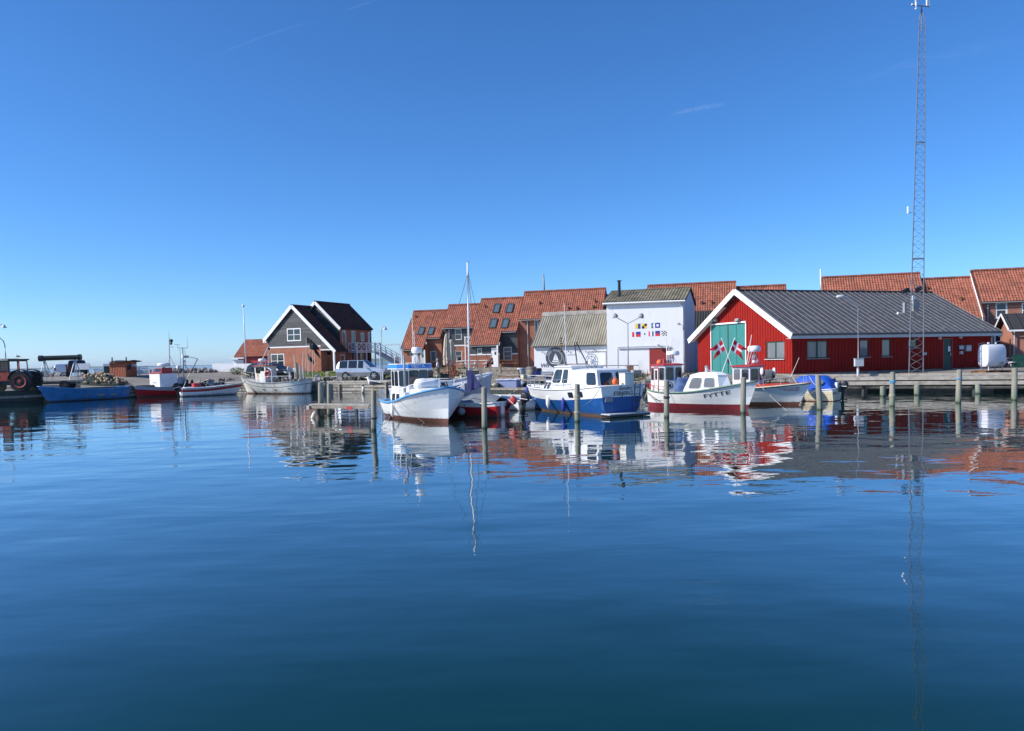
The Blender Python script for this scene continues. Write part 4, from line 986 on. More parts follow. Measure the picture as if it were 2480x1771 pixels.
def gabled_house():
    p = P(651, 87.0); r = thing('gabled_house', 'brick house with a black boarded gable, white verges and dark brown roofs in two steps', 'house', (p.x, 87.0, 0), R(-24))
    W1, zl = fp(r, 776.5, 838)                      # brick front runs from x=0 to W1
    xa, za = fp(r, 709, 740); xl, zle = fp(r, 642, 824); xr2, zre = fp(r, 814, 850)
    kl = (za-zle)/(xa-xl); kr = (za-zre)/(xr2-xa)
    yb = fx(r, 756, 741, xa)[0]; Dr1 = fx(r, 842, 846, xr2)[0]; D1 = yb
    xr_, _ = fp(r, 785, 850)
    _, zb = fp(r, 700, 841)
    # ground floor brick, gable boarded
    def top(x): return za-.1-(xa-x)*kl if x < xa else za-.1-(x-xa)*kr
    w1a, w1t = fp(r, 654.5, 857); w1b, w1c = fp(r, 689, 890); w1 = (w1a, w1b, w1c-.1, w1t)
    wa, wt = fp(r, 695, 796); wb, wc = fp(r, 730, 826); w2 = (wa, wb, wc, wt)
    mb = MB()
    wall(mb, (0, 0), (W1, 0), .8, [(0, zb), (W1, zb)], [w1], 'brick')
    wall(mb, (0, 0), (W1, 0), zb, [(0, top(0)), (xa, top(xa)), (W1, top(W1))], [w2], 'blackwood')
    wall(mb, (0, D1), (0, 0), .8, [(0, top(0)), (D1, top(0))], [], 'brick')
    ye = 1.2; xe, _ = fp(r, 812, 850, 0); xe -= .3
    wall(mb, (W1, 0), (W1, ye), .8, [(0, zb), (ye, zb)], [], 'brick')
    wall(mb, (W1, 0), (xe, 0), zre+.15, [(0, top(W1)), (xe-W1, top(xe)+.12)], [], 'blackwood')      # boarded piece over the porch
    xw = (W1+xe)/2+.1
    wall(mb, (W1, ye), (xw, ye), .8, [(0, zb), (xw-W1, zb)], [], 'brick'); wall(mb, (xw, ye), (xw, Dr1), .8, [(0, top(xw)), (Dr1-ye, top(xw))], [(1.0, 1.9, 1.9, 3.5)], 'brick')
    mb.b2(0, W1, -.03, .0, zb-.06, zb+.08, 'whiteclean'); mb.b2(W1, xe, -.04, 0, zre+.1, zre+.2, 'whiteclean')
    mb.build('wall', r)
    window(r, (0, 0), (W1, 0), w1, fw=.12, mull=(2, 2)); window(r, (0, 0), (W1, 0), w2, fw=.12, mull=(2, 2), recess=-.03)
    mb = MB(); x_, z_ = fp(r, 790, 850, ye); mb.b2(W1+.1, x_, ye-.06, ye-.01, 1.5, zb-.3, 'varnish'); d_ = mb.build('door', r)
    mb = MB(); mb.b2(W1+.35, x_-.3, ye-.08, ye-.06, zb-1.1, zb-.5, 'whiteclean'); mb.b2(W1+.42, x_-.37, ye-.09, ye-.08, zb-1.04, zb-.56, 'glass'); mb.build('pane', d_)
    mb = MB(); xp, _ = fp(r, 809.5, 870, .1); mb.b2(xp-.08, xp+.08, .0, .16, 1.4, zre+.1, 'whiteclean'); mb.tube((xp+.25, -.1, 1.4), (xp+.25, -.1, zre-.2), .05, .05, 8, 'lgrey'); mb.build('porch_post', r)
    mb = MB(); clapboards(mb, 0, W1, 0, zb+.1, za, lambda z: (xa-(za-.25-z)/kl, xa+(za-.25-z)/kr), holes=[w2]); clapboards(mb, W1+.05, xe, 0, zre+.22, za, lambda z: (W1+.05, xa+(za-.25-z)/kr)); mb.build('cladding', r)
    # front roof: ridge runs back
    o = -.2; mb = MB()
    A1 = Vector((xr2+.0, o, zre)); B1 = Vector((xr2, Dr1, zre)); C1 = Vector((xa, o, za))
    sheet(mb, A1, B1, C1, 'tiledk', period=.33, amp=.025, course=.36, lip=.025); slab(mb, A1, B1, C1, .08, 'felt')
    A2 = Vector((xl, D1, zle)); B2 = Vector((xl, o, zle)); C2 = Vector((xa, D1, za))
    sheet(mb, A2, B2, C2, 'tiledk', period=.33, amp=.025, course=.36, lip=.025); slab(mb, A2, B2, C2, .08, 'felt')
    mb.beam((xa, o, za+.05), (xa, D1, za+.05), .25, .12, 'tiledk'); mb.build('roof', r, smooth=35)
    mb = MB(); mb.beam((xl-.05, o-.05, zle-.12), (xa, o-.05, za-.08), .06, .36, 'whiteclean'); mb.beam((xr2+.05, o-.05, zre-.12), (xa, o-.05, za-.08), .06, .36, 'whiteclean'); mb.b2(xl-.1, xl+.35, o-.04, -.02, zle-.3, zle-.1, 'whiteclean'); mb.build('verge_board', r)
    # skylights on the right slope, given along y
    pr = math.atan2(za-zre, xr2-xa)
    for (y0, v) in ((3.1, .50), (4.4, .5)):
        for k, mt in ((0, 'darksteel'),):
            mb = MB(); V = Vector((-(xr2-xa), 0, za-zre)).normalized(); N = Vector((math.sin(pr), 0, math.cos(pr)))
            o0 = Vector((xr2, y0, zre)) + V*(Vector((xr2-xa, 0, za-zre)).length*v*.75) + N*.05
            mb.prism([o0, o0+Vector((0, .85, 0)), o0+Vector((0, .85, 0))+V*1.6, o0+V*1.6], N*.08, 'darksteel'); s = mb.build('skylight', r)
            mb = MB(); o1 = o0+V*.12+Vector((0, .1, 0))+N*.085; mb.prism([o1, o1+Vector((0, .65, 0)), o1+Vector((0, .65, 0))+V*1.36, o1+V*1.36], N*.01, 'glassblue'); mb.build('pane', s)
    # second, taller volume behind: steps up and to the right
    window(r, (xw, ye), (xw, Dr1), (1.0, 1.9, 1.9, 3.5), fw=.09)
    xa2, za2 = fp(r, 765, 731, yb); xr3, zr3 = fp(r, 826, 795, yb); k2 = (za2-zr3)/(xr3-xa2); x_l = xa2-2.6
    _, _ = 0, 0
    D2 = fx(r, 846, 737, xa2)[0]-yb; zlo = za2-2.6*k2
    mb = MB()
    A = Vector((xr3, yb-.22, zr3)); B = Vector((xr3, yb+D2, zr3)); C = Vector((xa2, yb-.22, za2))
    sheet(mb, A, B, C, 'tiledk', period=.33, amp=.025, course=.36, lip=.025); slab(mb, A, B, C, .08, 'felt')
    A = Vector((x_l, yb+D2, zlo)); B = Vector((x_l, yb-.22, zlo)); C = Vector((xa2, yb+D2, za2))
    sheet(mb, A, B, C, 'tiledk', period=.33, amp=.025, course=.36, lip=.025)
    mb.beam((xa2, yb-.22, za2+.05), (xa2, yb+D2, za2+.05), .25, .12, 'tiledk'); mb.build('roof', r, smooth=35)
    mb = MB()
    wall(mb, (x_l, yb), (xr3-.2, yb), 1.4, [(0, zlo), (xa2-x_l, za2-.1), (xr3-.2-x_l, zr3)], [], 'blackwood')
    wx = xr3-.25
    ups = [(.5, 1.3, zr3-2.4, zr3-.25), (2.3, 3.1, zr3-2.5, zr3-.25), (4.1, 4.9, zr3-1.4, zr3-.4), (5.6, 6.3, zr3-2.4, zr3-.3)]
    wall(mb, (wx, yb), (wx, yb+D2-.2), zr3-2.7, [(0, zr3), (D2-.2, zr3)], ups, 'brick')
    lows = [(.6, 1.4, 1.9, 3.8), (2.5, 3.3, 1.75, 3.9), (4.3, 5.0, 2.4, 3.8), (5.5, 6.3, 1.75, 3.9)]
    wall(mb, (wx-.3, yb), (wx-.3, yb+D2-.2), .8, [(0, zr3-2.7), (D2-.2, zr3-2.7)], lows, 'brick')
    wall(mb, (wx, yb+D2-.2), (x_l, yb+D2-.2), .8, [(0, zr3), (wx-xa2, za2-.1), (wx-x_l, zlo)], [], 'brick')
    mb.build('wall', r)
    mb = MB(); clapboards(mb, xa+.5, xr3-.2, yb, zre, za2, lambda z: (xa2-(za2-.2-z)/k2, xa2+(za2-.2-z)/k2)); mb.build('cladding', r)
    for i, h in enumerate(ups): window(r, (wx, yb), (wx, yb+D2), h, fw=.09, mat='whiteclean', glass='glasslt' if i in (0, 3) else 'glass')
    for i, h in enumerate(lows): window(r, (wx-.3, yb), (wx-.3, yb+D2), h, fw=.09, glass='glass')
    mb = MB(); mb.beam((xr3+.05, yb-.25, zr3-.1), (xa2, yb-.25, za2-.08), .05, .34, 'whiteclean'); mb.beam((x_l, yb-.25, zlo-.1), (xa2, yb-.25, za2-.08), .05, .34, 'whiteclean'); mb.build('verge_board', r)
    # balcony along the right side and its outside stair
    bz = zr3-2.65; bx = wx+1.15; mb = MB(); mb.b2(wx, bx, yb+1.6, yb+D2, bz-.12, bz, 'whiteclean')
    for y in (yb+1.6, yb+3.5, yb+5.3, yb+D2): mb.b2(bx-.06, bx+.06, y-.06, y+.06, .9, bz+1.05, 'whiteclean')
    ys = [yb+1.6, yb+3.5, yb+5.3, yb+D2]
    def panel(p0, p1):
        p0 = Vector(p0); p1 = Vector(p1); up = Vector((0, 0, 1))
        for h in (.1, .98): mb.beam(p0+up*h, p1+up*h, .06, .08, 'whiteclean')
        n = max(1, round((p1-p0).length/.95))
        for i in range(n):
            a_ = p0+(p1-p0)*(i/n); b_ = p0+(p1-p0)*((i+1)/n)
            mb.beam(a_+up*.1, b_+up*.98, .03, .05, 'whiteclean'); mb.beam(b_+up*.1, a_+up*.98, .03, .05, 'whiteclean'); mb.beam(a_+up*.1, a_+up*.98, .04, .06, 'whiteclean')
    for a_, b_ in zip(ys, ys[1:]): panel((bx, a_, bz), (bx, b_, bz))
    panel((wx, yb+1.6, bz), (bx, yb+1.6, bz))
    mb.build('balcony', r)
    mb = MB(); q0 = Vector((bx, yb+D2-.7, bz)); run = 4.6; gzz = 1.5; n = 15
    for s_ in (0, .95):
        a_ = q0+Vector((0, s_-.3, 0)); b_ = a_+Vector((run, 0, gzz-bz)); mb.beam(a_-Vector((0,0,.1)), b_-Vector((0,0,.1)), .06, .28, 'whiteclean')
        for h in (.35, .62, .92): mb.beam(a_+Vector((0,0,h)), b_+Vector((0,0,h)), .05, .05, 'whiteclean')
        for i in range(7): c_ = a_+(b_-a_)*(i/6); mb.beam(c_, c_+Vector((0,0,.95)), .06, .06, 'whiteclean')
    for i in range(n):
        c_ = q0+Vector((run*(i+.5)/n, .17, (gzz-bz)*(i+.5)/n)); mb.box(tuple(c_), (.28, .9, .04), 'whiteclean')
    mb.build('stair', r)
    mb = MB(); mb.tube((bx-.3, yb+2.2, zr3-1.2), (bx-.3, yb+2.2, zr3-1.2), .01, .01, 4, 'grey') if False else None
    return r
GH = gabled_house()
def garage():
    p = P(578, 96); r = thing('tiled_garage', 'low red garage with an orange tiled roof behind the white board fence', 'shed', (p.x, 96, 0), R(-12))
    x0, ze = fp(r, 566, 865, -.3); x2, _ = fp(r, 650, 865, -.3); xa, zr = fp(r, 584, 823, 2.6); mb = MB()
    sheet(mb, (x0, -.3, ze), (x2, -.3, ze), (x0, 2.6, zr), 'tile', period=.3, amp=.03, course=.36, lip=.03); sheet(mb, (x2, 5.4, ze), (x0, 5.4, ze), (x2, 2.6, zr), 'tile', period=.6, amp=.02, course=0)
    slab(mb, (x0, -.3, ze), (x2, -.3, ze), (x0, 2.6, zr), .06, 'felt'); mb.build('roof', r, smooth=35)
    mb = MB(); w_ = x2-x0; d0 = fp(r, 570, 870)[0]
    wall(mb, (x0+.4, 0), (x2, 0), .8, [(0, ze), (w_-.4, ze)], [], 'redtrim'); wall(mb, (x0+.4, 5.2), (x0+.4, 0), .8, [(0, ze), (2.6, zr-.1), (5.2, ze)], [], 'redtrim'); mb.build('wall', r)
    mb = MB(); xg, zg = fp(r, 575, 872, -.05); xh, _ = fp(r, 590, 872, -.05); mb.b2(xg-.6, xh, -.06, -.02, 1.2, zg, 'whiteclean'); mb.b2(xg-.9, xh+.3, -.5, -.02, zg+.15, zg+.3, 'whiteclean'); mb.build('door', r)
garage()
# ------------------------------------------------------------------ boats
class Boat:
    """a hull lofted from stern (u=0) to stem (u=1); local x forward, y to port, z up from the waterline"""
    def __init__(s, name, label, stern, bow, beam, zs, zm, zb, stern_k=.8, rake=.5, trake=0.0, full=.55, bands=(), deck='lgrey', deck_drop=.35, gun='whiteclean', gr=.04, keel=-.45, group=None, round_stern=False, cat='boat', flare=.55, tumble=0.0):
        stern = Vector(stern); bow = Vector(bow); d = bow-stern; s.L = d.length; s.B = beam
        s.ang = math.atan2(d.y, d.x); s.zs, s.zm, s.zb = zs, zm, zb; s.sk = stern_k; s.rake = rake; s.trake = trake; s.full = full; s.keel = keel; s.rs = round_stern; s.fl = flare
        s.root = thing(name, label, cat, (stern.x, stern.y, 0), s.ang, group); s.drop = deck_drop; s.bands = bands; s.tumble = tumble
        nu = 30; us = [i/nu for i in range(nu+1)]
        zr = ['k', 'k2', ('a', -.02)]
        cols = []
        for b in bands: zr.append(b[0]); cols.append(b[1])
        rows_m = ['brown' if not bands else bands[0][1]]*3 + cols
        levels = ['k', 'k2', ('a', -.03)] + [b[0] for b in bands]
        mats = [bands[0][1], bands[0][1]] + [b[1] for b in bands]
        s.levels = levels
        mb = MB()
        for side in (1, -1):
            rows = []
            lv = []; mm = []
            for k in range(len(levels)):
                lv.append(levels[k])
                if k < len(levels)-1: mm.append(mats[k])
            # refine the upper bands so that the flare stays smooth
            fine = [lv[0]]; fm = []
            for k in range(len(lv)-1):
                n = 3 if k >= 2 else 1
                for j in range(1, n+1): fine.append((lv[k], lv[k+1], j/n)); fm.append(mm[k])
            for q in fine: rows.append([s.pt(u, s.zlev(q, u), side) for u in us])
            for j in range(len(rows)-1):
                a, b = rows[j], rows[j+1]
                if side == 1: a, b = b, a
                mb.grid([a, b], fm[j])
            if side == 1: port = rows
            else: star = rows
        for j in range(len(port)-1):
            mb.add([port[j][0], port[j+1][0], star[j+1][0], star[j][0]], [(0,1,2,3)], fm[j])
        s.hull = mb.build('hull', s.root, smooth=40)
        mb = MB(); a = [s.pt(u, s.sheer(u)-deck_drop, 1, .97) for u in us]; b = [s.pt(u, s.sheer(u)-deck_drop, -1, .97) for u in us]
        mb.grid([a, [tuple((Vector(p)+Vector(q))/2+Vector((0,0,.04))) for p, q in zip(a, b)], b], deck); mb.build('deck', s.root)
        mb = MB()
        edge = [s.pt(u, s.sheer(u), 1) for u in us] + [s.pt(u, s.sheer(u), -1) for u in reversed(us)]
        mb.path(edge[:nu+1], gr, gun, 6); mb.path(edge[nu+1:], gr, gun, 6); mb.path([edge[0], edge[-1]], gr, gun, 6); mb.build('gunwale', s.root, smooth=True)
    def sheer(s, u):
        # quadratic through stern, middle and bow heights
        a = s.zs; c = s.zb; m_ = s.zm
        return a*(2*(u-.5)*(u-1)) + m_*(4*u*(1-u)) + c*(2*u*(u-.5))
    def zlev(s, q, u):
        if q == 'k': return s.keel*(1-.5*u)
        if q == 'k2': return s.keel*.5
        if isinstance(q[0], str):
            if q[0] == 'a': return q[1]
            if q[0] == 's': return s.sheer(u)-q[1]
        a, b, f = q; za = s.zlev(a, u); zb_ = s.zlev(b, u); return za+(zb_-za)*f
    def half(s, u):
        if u <= s.full: k = s.sk + (1-s.sk)*math.sin(PI/2*(u/s.full)) if not s.rs else math.sqrt(max(0, 1-(1-min(1, u/.22))**2))*(s.sk+(1-s.sk)*math.sin(PI/2*u/s.full))
        else:
            t = (u-s.full)/(1-s.full); k = math.cos(PI/2*t**1.35)**.85 if t < 1 else 0
        return s.B/2*k
    def pt(s, u, z, side, inset=1.0):
        sh = s.sheer(u); z0 = s.keel*(1-.5*u); g = max(0, min(1, (z-z0)/(sh-z0)))
        p = .28 + (s.fl-.28+.35)*u**2.2
        y = s.half(u)*g**p*inset
        x = s.L*u + s.rake*(z/s.zb)*u**5 - s.trake*(z/s.zs)*(1-u)**6
        if z < 0: x -= s.rake*.9*u**5*min(1, -z/.45)
        return (x, y*side, z)
    def w(s, p): return loc_frame(s.root) @ Vector(p)
    def tube(s, name, pts, r=.02, mat='steel', parent=None):
        mb = MB(); mb.path(pts, r, mat, 6); return mb.build(name, parent or s.root)
    def rail(s, u0, u1, h, n, side_list=(1, -1), mat='steel', r=.016, inset=.96, mid=True, name='railing', close_bow=False):
        mb = MB()
        for sd in side_list:
            tops = []
            for i in range(n+1):
                u = u0+(u1-u0)*i/n; p = Vector(s.pt(u, s.sheer(u), sd, inset)); q = p+Vector((0, 0, h)); tops.append(q); mb.tube(p, q, r, r, 6, mat)
            mb.path(tops, r, mat, 6)
            if mid: mb.path([t-Vector((0,0,h*.5)) for t in tops], r*.7, mat, 5)
        if close_bow:
            p = Vector(s.pt(u1, s.sheer(u1), 1, inset)); q = Vector(s.pt(u1, s.sheer(u1), -1, inset)); mb.path([p+Vector((0,0,h)), (p+q)/2+Vector((.15,0,h)), q+Vector((0,0,h))], r, mat, 6)
        return mb.build(name, s.root)
    def lettering(s, txt, u, z, side, size, mat='black', shear=0.0, width=None, name='lettering'):
        o = text(name, txt, size, (0, 0, 0), (1, 0, 0), (0, 1, 0), mat, s.root, width=width, shear=shear, extr=.001)
        sg = -1 if side > 0 else 1
        for v in o.data.vertices:
            uu = u + sg*v.co.x/s.L; zz = z + v.co.y + (s.sheer(uu)-s.sheer(u)); p = Vector(s.pt(uu, zz, side))
            n = (Vector(s.pt(uu+.01, zz, side))-p).cross(Vector(s.pt(uu, zz+.05, side))-p).normalized()
            if n.y*side < 0: n = -n
            v.co = p + n*(.012+v.co.z)
        o.data.update(); return o
def cabin(parent, base, top, z0, z1, mat, name='cabin', cap=None, capt=.06, capo=.08, wins=(), roofname='cabin_roof', ztop=None, wmat='glass', rim='black', capmat=None, camber=.06):
    """a house on deck: base and top outlines (lists of x,y, counter-clockwise from above); wins = (side, u0, u1, v0, v1)"""
    n = len(base); mb = MB(); ztop = ztop or [z1]*n
    B = [Vector((x, y, z0)) for x, y in base]; T = [Vector((x, y, ztop[i])) for i, (x, y) in enumerate(top)]
    for i in range(n): j = (i+1) % n; mb.add([B[i], B[j], T[j], T[i]], [(0,1,2,3)], mat)
    mb.add(T, [tuple(range(n))], mat); c = mb.build(name, parent)
    cx = sum(t.x for t in T)/n; cy = sum(t.y for t in T)/n
    if capmat:
        mb = MB(); out = []
        for t in T:
            d = Vector((t.x-cx, t.y-cy, 0)); out.append(t + d.normalized()*capo)
        zc = sum(t.z for t in T)/n
        lo = [o for o in out]; hi = [o+Vector((0,0,capt)) for o in out]; mid = [Vector((cx+(o.x-cx)*.6, cy+(o.y-cy)*.6, o.z+capt+camber)) for o in out]
        k = len(lo); vs = lo+hi+mid+[Vector((cx, cy, zc+capt+camber*1.3))]
        fs = [tuple(range(k-1, -1, -1))]
        for i in range(k): j = (i+1) % k; fs += [(i, j, k+j, k+i), (k+i, k+j, 2*k+j, 2*k+i), (2*k+i, 2*k+j, 3*k)]
        mb.add(vs, fs, capmat); mb.build(roofname, parent)
    for wn in wins:
        i, u0, u1, v0, v1 = wn[:5]; gm = wn[5] if len(wn) > 5 else wmat; j = (i+1) % n
        pane(c, B[i], B[j], T[j], T[i], u0, u1, v0, v1, gm, rim)
    return c
def pane(parent, b0, b1, t1, t0, u0, u1, v0, v1, gm='glass', rim='black', rnd=.25, th=.012):
    def S(u, v): a = b0+(b1-b0)*u; b = t0+(t1-t0)*u; return a+(b-a)*v
    N = (S(u1, v0)-S(u0, v0)).cross(S(u0, v1)-S(u0, v0)).normalized()
    def ring(e, lift):
        w_ = (u1-u0)/2; h = (v1-v0)/2; cu = (u0+u1)/2; cv = (v0+v1)/2; pts = []
        W = (S(u1, v0)-S(u0, v0)).length/2; H = (S(u0, v1)-S(u0, v0)).length/2; r = rnd*min(W, H)*1.6; r = min(r, min(W, H))
        for qx, qy, a0 in ((1, -1, -PI/2), (1, 1, 0), (-1, 1, PI/2), (-1, -1, PI)):
            for k in range(4):
                a = a0+PI/2*k/3; X = qx*(W-r)+r*math.cos(a); Y = qy*(H-r)+r*math.sin(a)
                X += e*(1 if X > 0 else -1); Y += e*(1 if Y > 0 else -1)
                pts.append(S(cu+X/W*w_, cv+Y/H*h)+N*lift)
        return pts
    mb = MB(); o = ring(.03, th); mb.add(o, [tuple(range(len(o)))], rim)
    f = mb.build('window', parent); mb = MB(); g = ring(0, th+.006); mb.add(g, [tuple(range(len(g)))], gm); mb.build('pane', f) if parent.parent is None else None
    if parent.parent is not None:
        me = f.data; bm_ = MB(); bm_.add(o, [tuple(range(len(o)))], rim); bm_.add(g, [tuple(range(len(g)))], gm)
        nm = bm_.build('window', parent); bpy.data.objects.remove(f, do_unlink=True); return nm
    return f
def radar(parent, p, r=.3, h=.2, mat='whiteclean', name='radar', stalk=.3):
    x, y, z = p; mb = MB(); mb.lathe((x, y, z), [(r*.85, 0), (r, h*.25), (r, h*.7), (r*.85, h), (r*.2, h*1.08)], mat, 20); mb.tube((x, y, z-stalk), (x, y, z), .05, .05, 8, 'lgrey')
    for a in (0, 2.1, 4.2): mb.tube((x+.2*math.cos(a), y+.2*math.sin(a), z-stalk), (x, y, z-.02), .018, .018, 6, 'lgrey')
    return mb.build(name, parent, smooth=40)
def outboard(parent, p, ang=0.0, tilt=0.0, col_='black', s=1.0, name='outboard_motor', stripe='whiteclean'):
    """engine hung on the transom at p, pointing aft (-x)"""
    q = Matrix.Rotation(ang, 3, 'Z') @ Matrix.Rotation(tilt, 3, 'Y'); P_ = Vector(p)
    def bx(c, d, mt, mb): mb.box(P_ + q @ (Vector(c)*s), [v*s for v in d], mt, rot=q)
    mb = MB()
    prof = [(-.10, 0), (-.02, .0)]
    rows = []
    for z, hx, hy, ox in ((-.1, .1, .08, -.18), (.0, .19, .13, -.22), (.1, .24, .15, -.25), (.32, .24, .15, -.25), (.42, .17, .12, -.2), (.45, .08, .06, -.16)):
        rows.append([P_ + q @ (Vector((ox+hx*math.copysign(abs(math.cos(a))**.6, math.cos(a)), hy*math.copysign(abs(math.sin(a))**.6, math.sin(a)), z))*s) for a in [2*PI*i/14 for i in range(14)]])
    mb.grid(rows, col_, close=True); mb.add(rows[-1], [tuple(range(14))], col_)
    bx((-.22, 0, .12), (.48, .365, .03), stripe, mb)
    bx((-.22, 0, -.35), (.16, .10, .75), 'black', mb); bx((-.3, 0, -.68), (.42, .05, .05), 'black', mb); bx((-.24, 0, -.85), (.1, .035, .35), 'black', mb)
    bx((-.06, 0, -.1), (.12, .2, .3), 'darksteel', mb); mb.lathe(P_ + q @ (Vector((-.30, 0, -.8))*s), [(.02, -.18*s), (.05*s, -.1*s), (.05*s, .12*s), (.01, .2*s)], 'black', 10, axis='X')
    return mb.build(name, parent, smooth=35)
def fender(label, p, r=.1, l=.55, mat='white', rope_top=None):
    f = thing('fender', label, 'fender', p, 0, 'fenders hanging from the boats'); mb = MB()
    mb.lathe((0, 0, 0), [(.02, -l/2-.06), (.035, -l/2-.02), (r*.7, -l/2+.04), (r, -l/2+.14), (r, l/2-.14), (r*.7, l/2-.04), (.035, l/2+.02), (.02, l/2+.07)], mat, 14); mb.build('body', f, smooth=50)
    if rope_top is not None: mb = MB(); mb.tube((0, 0, l/2+.05), (0, 0, rope_top), .012, .012, 5, 'rope'); mb.build('rope', f)
    return f
def rope(label, pts, r=.014, mat='rope', sag=0.0):
    P_ = [Vector(p) for p in pts]
    if len(P_) == 2:
        a, b = P_; P_ = [a+(b-a)*(i/14)-Vector((0, 0, sag*4*(i/14)*(1-i/14))) for i in range(15)]
    mb = MB(); mb.path(P_, r, mat, 5); return tag(mb.build('mooring_rope'), label, 'rope', 'mooring ropes')

def hull_hit(b, px, py, side, off=.12):
    best = None
    for i in range(101):
        u = i/100
        for k in range(31):
            z = .1+(b.sheer(u)-.1)*k/30; q = proj(b.w(b.pt(u, z, side))); d = (q[0]-px)**2+(q[1]-py)**2
            if best is None or d < best[0]: best = (d, u, z)
    n = loc_frame(b.root).to_3x3() @ Vector((0, side, 0)); return b.w(b.pt(best[1], best[2], side))+n*off, best[1], best[2]
def WL(px, py): q = onz(px, py, 0.0); return Vector((q.x, q.y))

# ---- VESTA: white boat with the light blue rim
def vesta():
    st = Vector((-5.35, 37.4)); bw = Vector((-2.72, 32.45))
    b = Boat('fishing_boat', 'white fishing boat with light blue rim and a blue band lettered VESTA on its wheelhouse', st, bw, 2.85, .80, .86, 1.50, stern_k=.78, rake=.16, trake=.1, full=.68, flare=.62,
             bands=[(('a', .16), 'brown'), (('s', .0), 'white')], deck='lgrey', deck_drop=.28, gun='bluetrim', gr=.05, keel=-.5)
    r = b.root; L = b.L
    # low engine casing with side windows under the wheelhouse
    cabin(r, [(1.0, -.95), (2.95, -.95), (3.15, 0), (2.95, .95), (1.0, .95)], [(1.05, -.9), (2.85, -.9), (3.0, 0), (2.85, .9), (1.05, .9)], .55, 1.22, 'whiteclean', name='deckhouse',
          wins=[(0, .12, .3, .35, .85), (0, .42, .6, .35, .85), (3, .4, .58, .35, .85)])
    cabin(r, [(2.95, -.75), (4.3, -.55), (4.5, 0), (4.3, .55), (2.95, .75)], [(3.0, -.7), (4.0, -.5), (4.2, 0), (4.0, .5), (3.0, .7)], .6, 1.32, 'whiteclean', name='fore_cabin', capmat='whiteclean', capt=.03, capo=.03)
    bs = [(.95, -.84), (1.95, -.84), (2.25, -.45), (2.32, 0), (2.25, .45), (1.95, .84), (.95, .84)]
    wh = cabin(r, bs, [(x+.02, y*1.03) for x, y in bs], 1.22, 2.28, 'whiteclean', name='wheelhouse',
          wins=[(0, .12, .38, .28, .88), (0, .52, .92, .28, .88), (1, .12, .88, .28, .88), (2, .08, .92, .28, .9), (3, .08, .92, .28, .9), (4, .12, .88, .28, .88), (5, .1, .5, .28, .88), (6, .12, .4, .2, .85), (6, .6, .88, .2, .85)])
    # blue band and visor roof
    tb = [(.78, -.95), (2.0, -.95), (2.4, -.52), (2.48, 0), (2.4, .5), (1.95, .82), (.78, .82)]; mb = MB(); n = len(tb)
    lo = [Vector((x, y, 2.28)) for x, y in tb]; hi = [Vector((x*.985+.03, y*.97, 2.50)) for x, y in tb]
    for i in range(n): j = (i+1) % n; mb.add([lo[i], lo[j], hi[j], hi[i]], [(0,1,2,3)], 'bandblue')
    mb.add(hi, [tuple(range(n))], 'whiteclean'); mb.add(lo, [tuple(range(n-1, -1, -1))], 'whiteclean')
    for i in range(n): j = (i+1) % n; mb.tube(lo[i], lo[j], .022, .022, 6, 'whiteclean'); mb.tube(hi[i], hi[j], .022, .022, 6, 'whiteclean')
    mb.build('roof_band', r)
    # name on the starboard... the lettering sits on the forward faces of the band
    a = (lo[4]+hi[4])/2; c = (lo[2]+hi[2])/2; d = (a-c).normalized()
    X = (a-c).normalized(); o = c+(a-c)*.42
    text('lettering', 'VESTA', .2, o+Vector((X.y, -X.x, 0))*.10, X, (0, 0, 1), 'whiteclean', r, width=.66)
    # roof gear: radar dome on a housing, posts, mast, life raft box
    radar(r, (1.75, .15, 3.0), .24, .26, stalk=.45)
    mb = MB(); mb.lathe((1.3, .25, 2.5), [(.17, 0), (.17, .36), (.1, .42)], 'lgrey', 12); mb.tube((1.12, -.35, 2.5), (1.12, -.35, 3.25), .05, .05, 8, 'lgrey'); mb.box((1.12, -.35, 3.28), (.16, .16, .1), 'grey'); mb.build('roof_gear', r)
    mb = MB(); mb.tube((2.5, -.75, 1.15), (2.5, -.75, 2.9), .05, .045, 10, 'grey'); mb.build('exhaust_pipe', r, smooth=True)
    mb = MB(); mb.tube((.35, .6, .5), (.3, .6, 4.1), .02, .015, 6, 'whiteclean'); mb.tube((.5, -.5, .5), (.5, -.5, 2.9), .02, .015, 6, 'whiteclean'); mb.build('antenna', r)
    b.rail(.02, .20, .55, 6, mat='steel', r=.014, inset=1.0); b.rail(.62, .97, .42, 4, mat='whiteclean', r=.018, close_bow=True, mid=False)
    # inflatable raft case on the fore cabin
    mb = MB(); mb.lathe((3.35, 0, 1.56), [(.1, -.62), (.27, -.5), (.3, -.2), (.28, 0), (.3, .2), (.27, .5), (.1, .62)], 'whiteclean', 14, axis='Y'); mb.build('raft_case', r, smooth=True)
    # stem roller, cleats
    mb = MB(); mb.tube((L+.02, 0, 1.5), (L-.15, 0, 1.72), .05, .05, 8, 'darksteel'); mb.box((L-.35, 0, 1.50), (.3, .12, .1), 'darksteel'); mb.build('anchor_roller', r)
    mb = MB(); mb.tube((L*.985, 0, -.35), (L+.0, 0, .1), .05, .05, 8, 'brown'); mb.build('stem_foot', r)
    # fenders and ropes
    q, u_, z_ = hull_hit(b, 956, 991, -1, .11)
    fender('long white fender on the lit side of the blue rimmed fishing boat', q, .085, .62, 'white', b.sheer(u_)-z_)
    return b
M['bandblue'] = pm('bright_blue_band', (.03,.20,.62), .4, var=.06)
VESTA = vesta()

